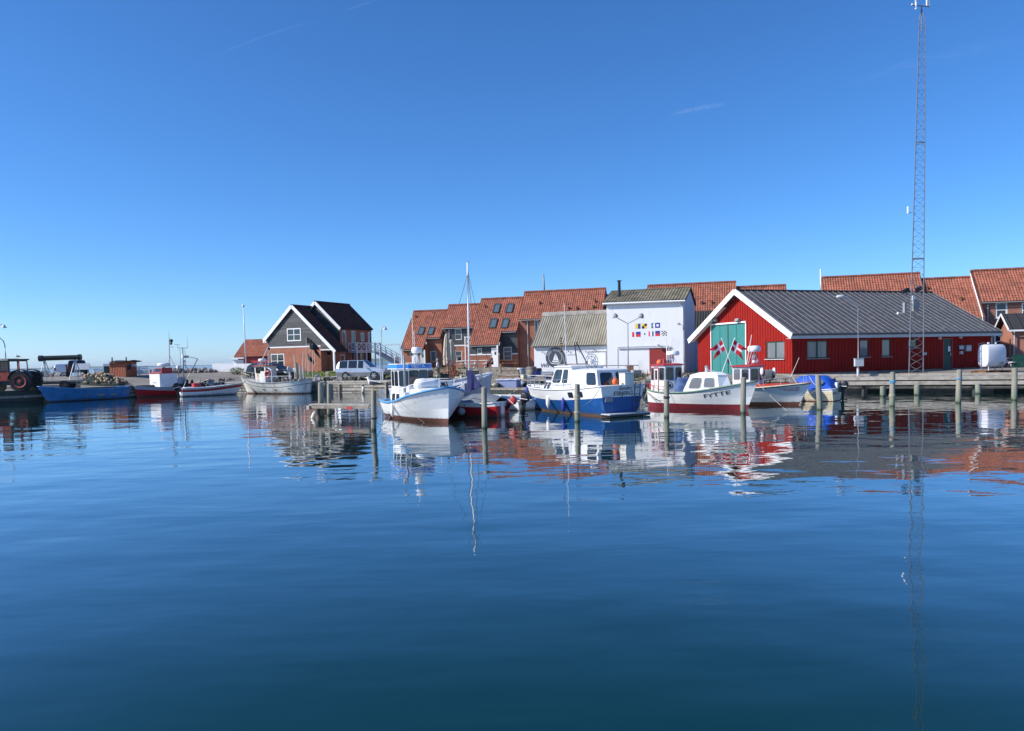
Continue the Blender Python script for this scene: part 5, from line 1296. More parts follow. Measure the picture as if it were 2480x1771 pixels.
# ---- big grey hull with the mast, behind
def sloop():
    st = Vector((-5.6, 37.9)); bw = Vector((-1.35, 41.4))
    b = Boat('sailing_boat', 'large grey hulled sailing boat with a tall white mast behind the smaller boats', st, bw, 2.3, 1.25, 1.35, 1.93, stern_k=.75, rake=.45, full=.5,
             bands=[(('a', .12), 'navy'), (('s', .0), 'greyhull')], deck='lgrey', deck_drop=.15, gun='whiteclean', gr=.035)
    r = b.root
    cabin(r, [(.6, -.6), (3.0, -.6), (3.3, 0), (3.0, .6), (.6, .6)], [(.7, -.52), (2.8, -.5), (3.0, 0), (2.8, .5), (.7, .52)], 1.2, 1.58, 'whiteclean', wins=[(0, .2, .8, .3, .75)])
    M_ = loc_frame(r).inverted() @ at(1136, 893, 40.7); Mt = loc_frame(r).inverted() @ at(1132, 634, 40.2)
    mb = MB(); mb.tube((M_.x, M_.y, 1.1), (Mt.x, Mt.y, Mt.z), .055, .04, 10, 'whiteclean'); mb.tube((Mt.x-.12, Mt.y, Mt.z), (Mt.x+.14, Mt.y, Mt.z), .012, .012, 5, 'steel'); mb.build('mast', r, smooth=True)
    mb = MB(); mb.tube((M_.x-.3, M_.y-.42, M_.z-1.2), (M_.x-.3, M_.y-.42, M_.z-.55), .09, .09, 10, 'whiteclean'); mb.build('vent_post', r, smooth=True)
    mb = MB()
    for du, sd in ((-.25, 1), (.12, 1), (-.2, -1), (.16, -1)):
        u = M_.x/b.L+du; p = b.pt(min(1, u), b.sheer(min(1, u)), sd); mb.tube(p, (Mt.x, Mt.y, Mt.z-.15-abs(du)*2), .012, .012, 4, 'darksteel')
    mb.build('rigging', r)
    # navy sail cover hanging from the mast foot to the bow of the red boat
    rows = []; base = loc_frame(r).inverted()
    for j in range(11):
        v = j/10; row = []
        for i in range(9):
            u = i/8; px = 1135.5 + u*(9+24*v) ; py = 897 + v*(52-12*u*v)
            q = at(px, py, 40.5-2.1*v**.5+.12*math.sin(u*9+v*4)*v); row.append(base @ q)
        rows.append(row)
    mb = MB(); mb.grid(rows, 'navy'); rows2 = [[p+Vector((-.03, .12, 0)) for p in rw] for rw in rows]; mb.grid(rows2, 'navy'); mb.build('sail_cover', r, smooth=True)
    # black emblem near the bow: anchor strokes and a scrawl
    def hp(px, py):
        # where the pixel's ray meets the starboard topside
        best = None
        for i in range(60):
            u = .6+.4*i/60
            for k in range(20):
                z = .8+1.1*k/20; p = b.w(b.pt(u, z, -1)); q = proj(p); d = (q[0]-px)**2+(q[1]-py)**2
                if best is None or d < best[0]: best = (d, u, z)
        return best[1], best[2]
    u, z = hp(1163, 914)
    a = Vector(b.pt(u-.02, z, -1)); c = Vector(b.pt(u+.02, z, -1)); o = Vector(b.pt(u, z, -1)); X = (c-a).normalized(); Z = Vector((0, 0, 1)); N = X.cross(Z)
    o += N*.03; mb = MB()
    for pts in ([(-.22, -.05), (-.17, .06), (-.12, -.04), (-.07, .06), (-.02, -.03)], [(.0, .0), (.06, .05), (.08, -.03), (.02, -.05)], [(.1, .08), (.12, -.05), (.2, .05), (.24, .1)], [(.0, .16), (.04, .24), (.06, .12), (.1, .2)], [(-.06, -.16), (.02, -.12), (.08, -.17)]):
        mb.path([o+X*x+Z*y for x, y in pts], .012, 'black', 5)
    mb.build('emblem', r)
    return b
SLOOP = sloop()

# ---- red boat with the grey tarpaulin
def red_dinghy():
    st = Vector((-.42, 35.0)); bw = Vector((-3.45, 36.6))
    b = Boat('motor_boat', 'red motor boat with white rim and a grey tarpaulin beside the big white bow', st, bw, 1.75, .68, .66, .85, stern_k=.85, rake=.25, full=.5,
             bands=[(('a', .05), 'brown'), (('s', .16), 'red'), (('s', .0), 'whiteclean')], deck='lgrey', deck_drop=.12, gun='whiteclean', gr=.035)
    r = b.root; rows = []
    for i in range(17):
        u = i/16; row = []
        for k in range(15):
            v = -1+2*k/14; y = b.half(u)*.96*v; h = b.sheer(u) + (.38+.1*math.sin(u*7))*(1-abs(v)**1.6)*math.sin(PI*min(1, .12+u*.9))**.6 + .025*math.sin(u*31+v*5)*(1-abs(v))
            row.append((b.L*u*.96+.05, y, h))
        rows.append(row)
    mb = MB(); mb.grid(rows, 'greytarp'); mb.build('tarpaulin', r, smooth=True)
    mb = MB(); mb.box((-.03, .1, .33), (.05, .3, .74), 'whiteclean'); mb.build('transom_board', r)
    outboard(r, (-.1, -.35, .72), tilt=R(-38), col_='redtrim', s=.75)
    outboard(r, (-.45, -.9, .70), tilt=R(-8), col_='black', s=.9)
    mb = MB(); 
    for u in (.2, .45, .7): 
        for sd in (1, -1): p = Vector(b.pt(u, b.sheer(u)-.08, sd)); mb.ball(p, .035, 'darksteel', 6, 4)
    mb.build('tarp_hook', r)
    # dark ball fender at the bow
    f = thing('fender', 'round dark fender floating between the white bow and the red boat', 'fender', tuple(at(1118, 997, 34.6)), 0, 'fenders hanging from the boats'); mb = MB(); mb.ball((0, 0, 0), .17, 'grey', 14, 10); mb.tube((0, 0, .15), (0, 0, .5), .012, .012, 5, 'rope'); mb.build('body', f, smooth=True)
    return b
REDB = red_dinghy()
def small_white():
    b = Boat('rowing_boat', 'small white clinker rowing boat squeezed in behind the blue hull bow', Vector((.75, 38.9)), Vector((-.9, 42.0)), 1.3, .5, .48, .65, rake=.2, bands=[(('a', .02), 'brown'), (('s', 0.), 'whiteclean')], deck='lgrey', deck_drop=.2)
    mb = MB()
    for k in range(5):
        for sd in (1, -1): mb.path([b.pt(u/10, .08+.08*k, sd, 1.01) for u in range(11)], .012, 'lgrey', 4)
    mb.build('strake', b.root); return b
small_white()

# ---- blue and white cruiser from ESBJERG
def sandra():
    hd = Vector((-.51, .86)).normalized(); st = Vector((4.83, 33.95)); bw = st+hd*7.3
    b = Boat('cabin_cruiser', 'blue and white steel cabin cruiser with ESBJERG on its transom', st, bw, 2.7, 1.36, 1.14, 1.24, stern_k=.9, rake=.5, trake=.12, full=.45, flare=.6,
             bands=[(('a', .05), 'rust'), (('s', .50), 'blue'), (('s', .0), 'white')], deck='lgrey', deck_drop=.1, gun='white', gr=.035, keel=-.45)
    r = b.root; L = b.L
    # aft trunk, wheelhouse, forward trunk
    cabin(r, [(.35, -1.0), (2.5, -1.05), (2.5, 1.05), (.35, 1.0)], [(.6, -.88), (2.45, -.92), (2.45, .92), (.6, .88)], 1.25, 2.02, 'white', name='aft_cabin', capmat='white', capt=.03, capo=.03,
          wins=[(2, .62, .93, .22, .86), (3, .1, .44, .15, .85), (3, .58, .9, .15, .85)])
    cabin(r, [(2.45, -1.0), (4.35, -.95), (4.35, .95), (2.45, 1.0)], [(2.45, -.92), (3.85, -.85), (3.85, .85), (2.45, .92)], 1.1, 2.18, 'white', name='wheelhouse', capmat='white', capt=.05, capo=.09,
          wins=[(2, .06, .46, .34, .88), (2, .56, .80, .34, .88), (1, .06, .47, .3, .9), (1, .53, .94, .3, .9), (0, .2, .8, .34, .88)])
    cabin(r, [(4.3, -.85), (5.7, -.45), (5.95, 0), (5.7, .45), (4.3, .85)], [(4.3, -.78), (5.4, -.4), (5.6, 0), (5.4, .4), (4.3, .78)], 1.05, 1.48, 'white', name='fore_cabin', capmat='white', capt=.02, capo=.02,
          wins=[(3, .08, .36, .2, .85), (3, .48, .9, .2, .85)])
    # side windows in the hull band
    for u0, u1 in ((.175, .215), (.27, .31)):
        p = [Vector(b.pt(u, z, 1)) for u, z in ((u1, b.sheer(u1)-.36), (u0, b.sheer(u0)-.36), (u0, b.sheer(u0)-.17), (u1, b.sheer(u1)-.17))]
        pane(b.hull, p[0], p[1], p[2], p[3], 0.0, 1, 0.0, 1, 'glass', 'black', th=.02)
    # transom: grey shaded white with names, ladder, swim platform
    def tp(y, z): return Vector((-.12*z/1.36-.02, y, z))
    X = Vector((0, -1, 0)); Z = (tp(0, 1)-tp(0, 0)).normalized()
    text('lettering', 'ESBJERG', .26, tp(-.02, 1.0)-Vector((.02,0,0)), X, Z, 'black', r, width=1.05)
    text('lettering', 'Sandra', .24, tp(-.1, 1.23)-Vector((.02,0,0)), X, Z, 'darksteel', r, width=.72, shear=.35)
    mb = MB()
    for y in (-.62, -.92): mb.tube(tp(y, .15)-Vector((.06,0,0)), tp(y, 1.5)-Vector((.06,0,0)), .022, .022, 6, 'darksteel')
    for k in range(4): z = .35+.3*k; mb.tube(tp(-.62, z)-Vector((.06,0,0)), tp(-.92, z)-Vector((.06,0,0)), .018, .018, 6, 'darksteel')
    mb.build('boarding_ladder', r)
    mb = MB(); mb.b2(-.62, -.02, -1.12, 1.12, .02, .12, 'black'); mb.b2(-.64, -.0, -1.14, 1.14, .12, .16, 'lgrey'); mb.build('swim_platform', r)
    mb = MB(); mb.box(tuple(tp(.78, .78)), (.1, .4, .22), 'grey'); mb.build('exhaust_box', r)
    b.rail(.56, .99, .5, 5, mat='steel', r=.014, close_bow=True); b.rail(.28, .56, .45, 4, mat='steel', r=.013, inset=.99)
    # roof gear: fishing wheel, boards, horizontal pole, A frame, lamp post mast, boxes
    mb = MB(); c = Vector((2.0, .1, 2.42)); n = 20
    for R_, rr in ((.36, .014), (.25, .014)):
        pts = [c+Vector((.15*math.sin(2*PI*i/n)*0, R_*math.cos(2*PI*i/n), R_*math.sin(2*PI*i/n))) for i in range(n+1)]; mb.path(pts, rr, 'darksteel', 5)
    for i in range(8): a = 2*PI*i/8; mb.tube(c, c+Vector((0, .36*math.cos(a), .36*math.sin(a))), .01, .01, 4, 'darksteel')
    mb.box(c, (.2, .2, .2), 'white'); mb.build('line_hauler', r)
    mb = MB(); mb.tube((1.9, -.5, 2.22), (.0, -1.0, 2.22), .025, .025, 6, 'darksteel'); mb.tube((.45, -.9, 1.4), (.45, -.9, 2.25), .02, .02, 6, 'darksteel'); mb.build('gear_pole', r)
    mb = MB(); mb.b2(2.9, 3.9, -.35, .3, 2.28, 2.33, 'varnish'); mb.b2(3.2, 3.9, .4, .75, 2.27, 2.31, 'grey'); mb.build('roof_board', r)
    mb = MB(); mb.box((.05, -.35, 1.62), (.42, .5, .5), 'whiterust'); mb.box((.05, -.35, 1.89), (.46, .54, .04), 'lgrey'); mb.build('deck_box', r)
    mb = MB(); mb.ball((.1, .25, 1.52), .14, 'orange', 10, 8, sc=(1, 1, 1.2)); mb.build('orange_float', r, smooth=True)
    mb = MB(); mb.tube((3.0, .2, 2.2), (3.0, .35, 3.35), .028, .028, 6, 'darksteel'); mb.tube((3.0, -.45, 2.2), (3.0, .25, 3.35), .028, .028, 6, 'darksteel'); mb.tube((3.0, .22, 2.75), (3.0, .75, 2.75), .015, .015, 5, 'darksteel'); mb.build('frame_mast', r)
    mb = MB(); mb.tube((3.4, .55, 2.2), (3.4, .62, 5.2), .02, .012, 6, 'whiteclean'); mb.tube((3.4, .6, 2.3), (3.4, .82, 3.0), .05, .03, 6, 'wood')
    for k in range(6): mb.ball((3.4, .84, 2.95+.12*k), .05, 'rust', 6, 4)
    mb.build('antenna_post', r)
    mb = MB(); mb.lathe((5.75, 0, 1.35), [(.05, 0), (.14, .05), (.14, .2), (.06, .28)], 'darksteel', 10); mb.build('windlass', r)
    # bow pulpit bits and fenders on the port side
    for (px, py, mt, l, lb) in ((1253, 956, 'flagblue', .5, 'dark blue fender at the bow of the blue cruiser'), (1284, 961, 'rubber', .5, 'black fender second from the bow of the blue cruiser'), (1332.5, 973, 'white', .54, 'grey white fender amidships on the blue cruiser'), (1370.5, 980, 'flagblue', .6, 'dark blue fender nearest the stern of the blue cruiser')):
        q, u_, z_ = hull_hit(b, px, py, 1, .12); fender(lb, q, .11, l, mt, b.sheer(u_)-z_)
    return b
SANDRA = sandra()

# ---- white boat with red rimmed wheelhouse and FYTTE on its bow
def fytte():
    st = Vector((7.2, 40.2)); bw = Vector((10.98, 35.85))
    b = Boat('fishing_boat', 'white cabin boat with green rim, burgundy bottom and FYTTE on its bow', st, bw, 2.35, .98, .82, 1.36, stern_k=.7, rake=.55, full=.5, round_stern=True, flare=.6,
             bands=[(('a', .26), 'burg'), (('s', .0), 'whiteclean')], deck='lgrey', deck_drop=.2, gun='green', gr=.045, keel=-.5)
    r = b.root; L = b.L
    bs = [(.65, -.68), (1.55, -.72), (1.85, -.3), (1.85, .3), (1.55, .72), (.65, .68)]
    cabin(r, bs, [(x, y*.98) for x, y in bs], .7, 2.12, 'whiteclean', name='wheelhouse', capmat='redtrim', capt=.06, capo=.09, camber=.04, roofname='wheelhouse_roof',
          wins=[(0, .04, .2, .5, .92), (0, .62, .95, .5, .92), (1, .15, .85, .5, .92), (2, .12, .88, .5, .92), (3, .15, .85, .5, .92), (5, .1, .4, .5, .9), (5, .6, .9, .5, .9)], rim='grey')
    def wp(u, v, lift): a = Vector((.65, -.68, .7)); c = Vector((1.55, -.72, .7)); return a+(c-a)*u+Vector((0, 0, 1.42*v))+Vector((-.04, -1, 0))*lift
    mb = MB(); mb.add([wp(.24, .02, .012), wp(.57, .02, .012), wp(.57, .95, .012), wp(.24, .95, .012)], [(0,1,2,3)], 'redtrim'); mb.add([wp(.28, .06, .018), wp(.53, .06, .018), wp(.53, .89, .018), wp(.28, .89, .018)], [(0,1,2,3)], 'whiteclean')
    d = mb.build('door', r); mb = MB(); mb.add([wp(.33, .5, .024), wp(.48, .5, .024), wp(.48, .84, .024), wp(.33, .84, .024)], [(0,1,2,3)], 'glass'); mb.build('pane', d)
    # round emblem with a fish on the forward side panel
    a = Vector((1.55, -.72, .7)); c = Vector((1.85, -.3, .7)); X = (c-a).normalized(); o = a+(c-a)*.5+Vector((0, 0, .42)); N = X.cross(Vector((0, 0, 1))); mb = MB(); n = 24
    for i in range(n):
        t0, t1 = 2*PI*i/n, 2*PI*(i+1)/n
        mb.add([o+N*.015+X*(q*math.cos(t))+Vector((0, 0, q*math.sin(t))) for q, t in ((.135, t0), (.17, t0), (.17, t1), (.135, t1))], [(0,1,2,3)], 'black')
    mb.add([o+N*.015+X*x+Vector((0, 0, z)) for x, z in ((-.11, -.02), (-.02, .07), (.09, .06), (.06, .0), (.1, -.06), (0, -.09))], [(0,1,2,3,4,5)], 'black'); mb.build('emblem', r)
    # roof gear
    radar(r, (1.45, .1, 2.62), .33, .22, stalk=.34); mb = MB(); mb.box((.95, .2, 2.32), (.45, .3, .14), 'black'); mb.box((1.15, -.25, 2.34), (.1, .1, .22), 'redtrim'); mb.tube((1.25, -.1, 2.2), (1.2, -.1, 3.5), .03, .02, 8, 'whiteclean'); mb.build('roof_gear', r)
    # fore cabin
    bs = [(2.65, -.72), (4.6, -.52), (5.0, 0), (4.6, .52), (2.65, .72)]
    cabin(r, bs, [(3.0, -.6), (4.45, -.44), (4.7, 0), (4.45, .44), (3.0, .6)], .85, 1.62, 'whiteclean', name='fore_cabin', capmat='whiteclean', capt=.03, capo=.02, camber=.12, wins=[(0, .12, .46, .2, .85, 'glasslt'), (0, .56, .88, .28, .85, 'glasslt')], rim='lgrey')
    # blue tarpaulin over the engine hatch
    rows = []
    for j in range(9):
        z = .78+.72*j/8; k = 1-.35*(j/8)**3; row = []
        for i in range(16):
            t = 2*PI*i/16; w_ = 1+.1*math.sin(3*t+j)+.06*math.sin(7*t)
            row.append((2.3+.34*k*w_*math.cos(t), -.18+.52*k*w_*math.sin(t), z+.05*math.sin(2*t)))
        rows.append(row)
    mb = MB(); mb.grid(rows, 'tarpblue', close=True); mb.add(rows[-1], [tuple(range(16))], 'tarpblue'); mb.build('tarpaulin', r, smooth=True)
    b.rail(.06, .36, .30, 5, mat='redtrim', r=.014, inset=.98, mid=False)
    mb = MB(); mb.lathe((.3, -.2, 1.05), [(.12, 0), (.22, .05), (.22, .12), (.06, .18)], 'redtrim', 10, axis='Y'); mb.box((.32, .2, 1.05), (.25, .3, .25), 'rust'); mb.tube((.3, -.2, .75), (.3, -.2, 1.2), .03, .03, 6, 'redtrim'); mb.build('net_hauler', r)
    mb = MB(); mb.path([(3.6, -.3, 1.82), (3.8, -.3, 1.88), (4.1, -.28, 1.86), (4.2, -.28, 1.8)], .015, 'steel', 5); mb.build('grab_rail', r)
    mb = MB(); mb.tube((3.3, .35, 1.7), (3.3, .35, 2.0), .08, .08, 10, 'lgrey'); mb.lathe((3.3, .35, 2.0), [(.1, 0), (.1, .06), (.02, .1)], 'grey', 10); mb.build('vent', r)
    b.lettering('FYTTE', .78, b.sheer(.78)-.30, -1, .27, 'black', width=1.05)
    return b
FYTTE = fytte()

# ---- white boat with red foredeck behind it
def redrim():
    bw = Vector((14.42, 38.6)); hd = Vector((.80, -.60)).normalized(); st = bw-hd*6.6
    b = Boat('fishing_boat', 'white fishing boat with red foredeck and red roofed wheelhouse carrying a black net drum', st, bw, 2.4, .95, .82, 1.12, stern_k=.75, rake=.6, full=.55, flare=.6,
             bands=[(('a', .14), 'brown'), (('s', .07), 'white'), (('s', .0), 'black')], deck='reddeck', deck_drop=-.02, gun='cream', gr=.04, keel=-.45)
    r = b.root; L = b.L
    mb = MB(); rows = []
    for i in range(12):
        u = .62+.36*i/11; rows.append([(L*u, b.half(u)*.9*v, b.sheer(u)+.18*(1-v*v)*(1-((i/11))**2)+.01) for v in (-1, -.5, 0, .5, 1)])
    mb.grid(rows, 'reddeck'); mb.build('foredeck', r, smooth=True)
    bs = [(3.45, -.74), (4.35, -.7), (4.7, -.3), (4.7, .3), (4.35, .7), (3.45, .74)]
    cabin(r, bs, [(x, y*.95) for x, y in bs], .9, 1.95, 'white', name='wheelhouse', capmat='redtrim', capt=.06, capo=.12, camber=.05, roofname='wheelhouse_roof', wins=[(0, .1, .4, .4, .88, 'glasslt'), (0, .55, .9, .4, .88), (1, .12, .88, .35, .88), (2, .08, .46, .35, .88), (2, .54, .92, .35, .88), (3, .12, .88, .35, .88)], rim='grey')
    radar(r, (4.3, .1, 2.72), .33, .3, stalk=.5)
    mb = MB()
    for y in (-.25, .3): mb.tube((4.1, y, 2.05), (4.25, y*.6, 2.7), .02, .02, 6, 'steel'); mb.ball((4.4, y, 2.2), .09, 'white', 8, 6)
    mb.tube((4.5, .35, 2.05), (4.4, .1, 2.6), .02, .02, 6, 'steel'); mb.tube((4.0, -.2, 2.0), (4.3, -.25, 3.6), .022, .015, 6, 'whiteclean'); mb.build('roof_gear', r)
    mb = MB(); mb.lathe((5.05, .0, 1.5), [(.12, -.30), (.3, -.27), (.3, -.23), (.17, -.2), (.17, .2), (.3, .23), (.3, .27), (.12, .30)], 'darksteel', 18, axis='Y'); mb.ball((4.85, -.34, 1.7), .17, 'whiteclean', 8, 6, sc=(.6, .5, 1.2)); mb.ball((5.25, .34, 1.65), .17, 'whiteclean', 8, 6, sc=(.6, .5, 1.4)); mb.tube((5.05, -.28, .9), (5.05, -.28, 1.5), .04, .04, 6, 'darksteel'); mb.tube((5.05, .28, .9), (5.05, .28, 1.5), .04, .04, 6, 'darksteel'); mb.build('net_drum', r, smooth=40)
    mb = MB()
    for sd in (1, -1):
        tops = []
        for u in (.76, .86, .97): p = Vector(b.pt(u, b.sheer(u), sd, .95)); mb.tube(p, p+Vector((0, 0, .38)), .016, .016, 6, 'steel'); tops.append(p+Vector((0, 0, .38)))
        mb.path(tops, .016, 'steel', 6)
    mb.build('railing', r)
    mb = MB()
    for k in range(3):
        z = b.sheer(.9)-.16-.07*k; pts = [b.pt(u, z, -1, 1.0) for u in (.84+.02*k, .88, .92, .96)]
        rows = [[Vector(p)+Vector((0, -.012, 0)) for p in pts], [Vector(p)+Vector((0, -.012, .03)) for p in pts]]; mb.grid(rows, 'redtrim')
    mb.build('bow_stripe', r)
    return b
M['reddeck'] = pm('red_deck_paint', (.50,.05,.025), .6, var=.12)
REDRIM = redrim()

# ---- small boat with the bright blue canopy, PEPITA
def pepita():
    st = Vector((17.35, 41.0)); hd = Vector((-.76, .65)).normalized(); bw = st+hd*4.3
    b = Boat('motor_boat', 'small cream clinker motor boat with a bright blue canopy and black outboard', st, bw, 1.75, .66, .62, .85, stern_k=.88, rake=.4, full=.5, bands=[(('a', .04), 'brown'), (('s', .12), 'creamhull'), (('s', 0.), 'whiteclean')], deck='lgrey', deck_drop=.15, gun='whiteclean', gr=.03)
    r = b.root; mb = MB()
    for k in range(4): mb.path([b.pt(u/12, .12+.1*k, 1, 1.005) for u in range(13)], .012, 'cream', 4)
    mb.build('strake', r)
    rows = []      # canopy: hoops from side to side
    for (x, zt, k) in ((.05, .74, .95), (.25, 1.1, .92), (.6, 1.36, .9), (1.3, 1.38, .9), (1.8, 1.34, .88), (2.1, 1.12, .8), (2.35, .85, .7)):
        hw = b.half(min(1, x/b.L))*k; z0 = b.sheer(x/b.L)-.02; row = []
        for i in range(13):
            t = -1+2*i/12; row.append((x+.03*math.sin(i*2+x*4), hw*math.copysign(min(1, abs(t)*1.25), t)*(1-.08*(1-abs(t))), z0+(zt-z0)*(1-abs(t)**4.5)+.012*math.sin(9*t+x*5)))
        rows.append(row)
    mb = MB(); mb.grid(rows, 'bluecloth'); mb.add(rows[0], [tuple(range(13))], 'bluecloth'); cp = mb.build('canopy', r, smooth=50)
    mb = MB()
    for x0 in (.55, 1.9): mb.ball((x0+.1, .80, 1.02), .2, 'glasslt', 12, 6, sc=(1.1, .12, .75))
    mb.build('window', cp)
    mb = MB()
    for x in (.6, 1.5): mb.path([(x, .84, .68), (x+.35, .86, 1.0), (x+.6, .78, 1.33)], .012, 'whiteclean', 4)
    mb.build('canopy_bow', cp)
    outboard(r, (-.05, -.25, .70), tilt=R(-4), col_='black', s=.9)
    mb = MB(); mb.box((.0, -.1, .85), (.12, .5, .3), 'whiteclean'); mb.build('motor_board', r)
    text('lettering', 'PEPITA', .13, (-.03, .42, .42), (0, -1, 0), (0, 0, 1), 'flagblue', r, width=.55)
    mb = MB(); mb.tube((2.4, .2, 1.3), (1.9, .3, 2.35), .02, .012, 6, 'cream'); mb.build('fishing_rod', r)
    return b
M['creamhull'] = pm('cream_hull_paint', (.74,.62,.42), .4, var=.05)
PEPITA = pepita()

# ---- old white trawler alongside the back quay
def trawler():
    hd = Vector((-.905, .425)); c = WL(675, 953); st = c - hd*3.55; bw = c + hd*3.65
    b = Boat('trawler', 'rust streaked white trawler with a small wheelhouse and black marker flags', Vector((st.x, st.y)), Vector((bw.x, bw.y)), 2.9, 1.28, .98, 1.5, stern_k=.75, rake=.75, full=.55, round_stern=True,
             bands=[(('a', .08), 'brown'), (('s', .42), 'whiterust'), (('s', .38), 'black'), (('s', .0), 'whiterust')], deck='grey', deck_drop=.35, gun='grey', gr=.04, keel=-.5)
    r = b.root; L = b.L
    bs = [(4.35, -.7), (5.55, -.65), (5.9, -.25), (5.9, .25), (5.55, .65), (4.35, .7)]
    cabin(r, bs, [(x+(.1 if x > 5 else 0), y) for x, y in bs], .95, 2.45, 'whiterust', name='wheelhouse', capmat='tractor', capt=.06, capo=.16, camber=.03, roofname='wheelhouse_roof', wins=[(4, .12, .88, .6, .92), (3, .15, .85, .6, .92), (5, .1, .3, .55, .85), (4, .12, .88, .6, .92), (2, .1, .9, .6, .92)])
    cabin(r, [(4.4, .45), (4.9, .45), (4.9, .72), (4.4, .72)], [(4.4, .45), (4.9, .45), (4.9, .72), (4.4, .72)], .95, 2.0, 'whiterust', name='locker')
    mb = MB(); n = 18; c0 = Vector((4.05, .72, 1.75)); pts = [c0+Vector((.26*math.cos(2*PI*i/n), .0, .26*math.sin(2*PI*i/n))) for i in range(n+1)]; mb.path(pts, .07, 'redtrim', 6); mb.path([p+Vector((-.05,.1,-.04)) for p in pts], .06, 'redtrim', 6); mb.build('coiled_hose', r)
    radar(r, (5.2, .1, 2.85), .36, .26, stalk=.3)
    mb = MB(); mb.tube((4.5, .1, 2.4), (4.45, .1, 4.45), .05, .035, 8, 'lgrey'); mb.tube((5.4, .3, 2.5), (4.45, .1, 4.2), .025, .025, 6, 'whiteclean'); mb.tube((4.2, .1, 3.6), (4.8, .1, 3.9), .02, .02, 6, 'darksteel'); mb.ball((4.4, .1, 4.0), .12, 'black', 8, 6); mb.tube((4.55, .1, 4.3), (4.55, .1, 5.2), .01, .01, 4, 'darksteel'); mb.build('mast', r)
    b.rail(.78, .97, .5, 4, mat='cream', r=.018, mid=False, close_bow=True)
    mb = MB()   # working deck frame, pipes and gallows near the stern
    for x in (1.0, 2.0, 3.0, 3.9): mb.tube((x, 1.25, 1.0), (x, 1.25, 1.55), .02, .02, 6, 'lgrey')
    mb.tube((.9, 1.25, 1.55), (4.3, 1.1, 1.55), .02, .02, 6, 'lgrey'); mb.tube((3.2, 1.2, .9), (3.2, 1.2, 2.1), .03, .03, 6, 'whiteclean'); mb.tube((3.2, 1.2, 2.1), (3.9, .9, 2.3), .03, .03, 6, 'whiteclean'); mb.build('deck_rail', r)
    mb = MB(); mb.lathe((1.95, .3, 2.15), [(.1, 0), (.25, .02), (.25, .08), (.1, .1)], 'lgrey', 14, axis='X'); mb.tube((1.95, .3, .9), (1.95, .3, 2.1), .09, .07, 8, 'lgrey'); mb.box((1.75, .0, 2.05), (.9, .3, .3), 'whiterust'); mb.build('winch', r)
    for (x, hgt, mt, rr) in ((.95, 2.7, 'wood', .08), (1.15, 2.6, 'grey', .07), (1.35, 3.4, 'cream', .04), (.7, 2.5, 'lgrey', .07), (.3, 2.3, 'whiteclean', .03)):
        mb = MB(); mb.tube((x, .4+.2*math.sin(x*9), .9), (x+.02, .4+.2*math.sin(x*9), hgt), rr, rr*.9, 8, mt); mb.build('deck_post', r)
    mb = MB(); rr = random.Random(2)
    for i in range(90): mb.ball((rr.uniform(.3, 3.9), rr.uniform(-.8, 1.15), .98+rr.uniform(0, .35)), rr.uniform(.05, .12), rr.choice(['net', 'grey', 'rope', 'net', 'rust']), 6, 4)
    mb.build('piled_net', r)
    mb = MB()
    for x in (1.4, 2.9, 4.2): u = x/L; p = Vector(b.pt(u, b.sheer(u)-.6, 1)); mb.box(p+Vector((0, .012, 0)), (.34, .03, .05), 'black')
    mb.build('scupper', r)
    mb = MB(); p = Vector(b.pt(.9, b.sheer(.9)-.22, 1)); mb.lathe(p+Vector((0, .0, 0)), [(.07, -.03), (.07, .03)], 'black', 10, axis='Y'); mb.build('hawse_hole', r)
    # dan buoy flags standing in the stern
    pts = [(734, 852, 893, 0), (742, 816, 893, 1), (749, 830, 893, 1), (757, 826, 892, 1), (745, 855, 893, 1), (761, 838, 892, 1)]
    labels = ['without a flag showing', 'tallest of the cluster', 'second tallest of the cluster', 'right of the tallest', 'lowest of the cluster', 'rightmost of the cluster']
    for i, ((px, py, pb, fl), lb) in enumerate(zip(pts, labels)):
        Yd = c.y-1.2+.12*i+ (px-740)*-.01; top = at(px, py, Yd); bot = at(px-3+i, 915, Yd)
        d_ = thing('marker_buoy_pole', 'black flag marker pole on the trawler stern, ' + lb, 'marker pole', tuple(bot), 0, 'black flagged marker poles on the trawler')
        t = top-bot; mb = MB(); mb.tube((0, 0, 0), tuple(t), .02, .015, 6, 'cream' if i % 2 else 'whiteclean'); mb.build('pole', d_)
        if fl:
            a = t; mb = MB(); w_ = .52; dr = .55+.1*i
            rows = [[a+Vector((w_*u, .06*math.sin(u*5+i), -dr*.35*u*(1+.3*i % 2) - v*(.55-.25*u))) for u in (0, .33, .66, 1)] for v in (0, .5, 1)]; mb.grid(rows, 'flagblack'); mb.build('flag', d_, smooth=True)
    return b
M['flagblack'] = pm('black_flag_cloth', (.02,.02,.022), .9, var=.2)
TRAWLER = trawler()

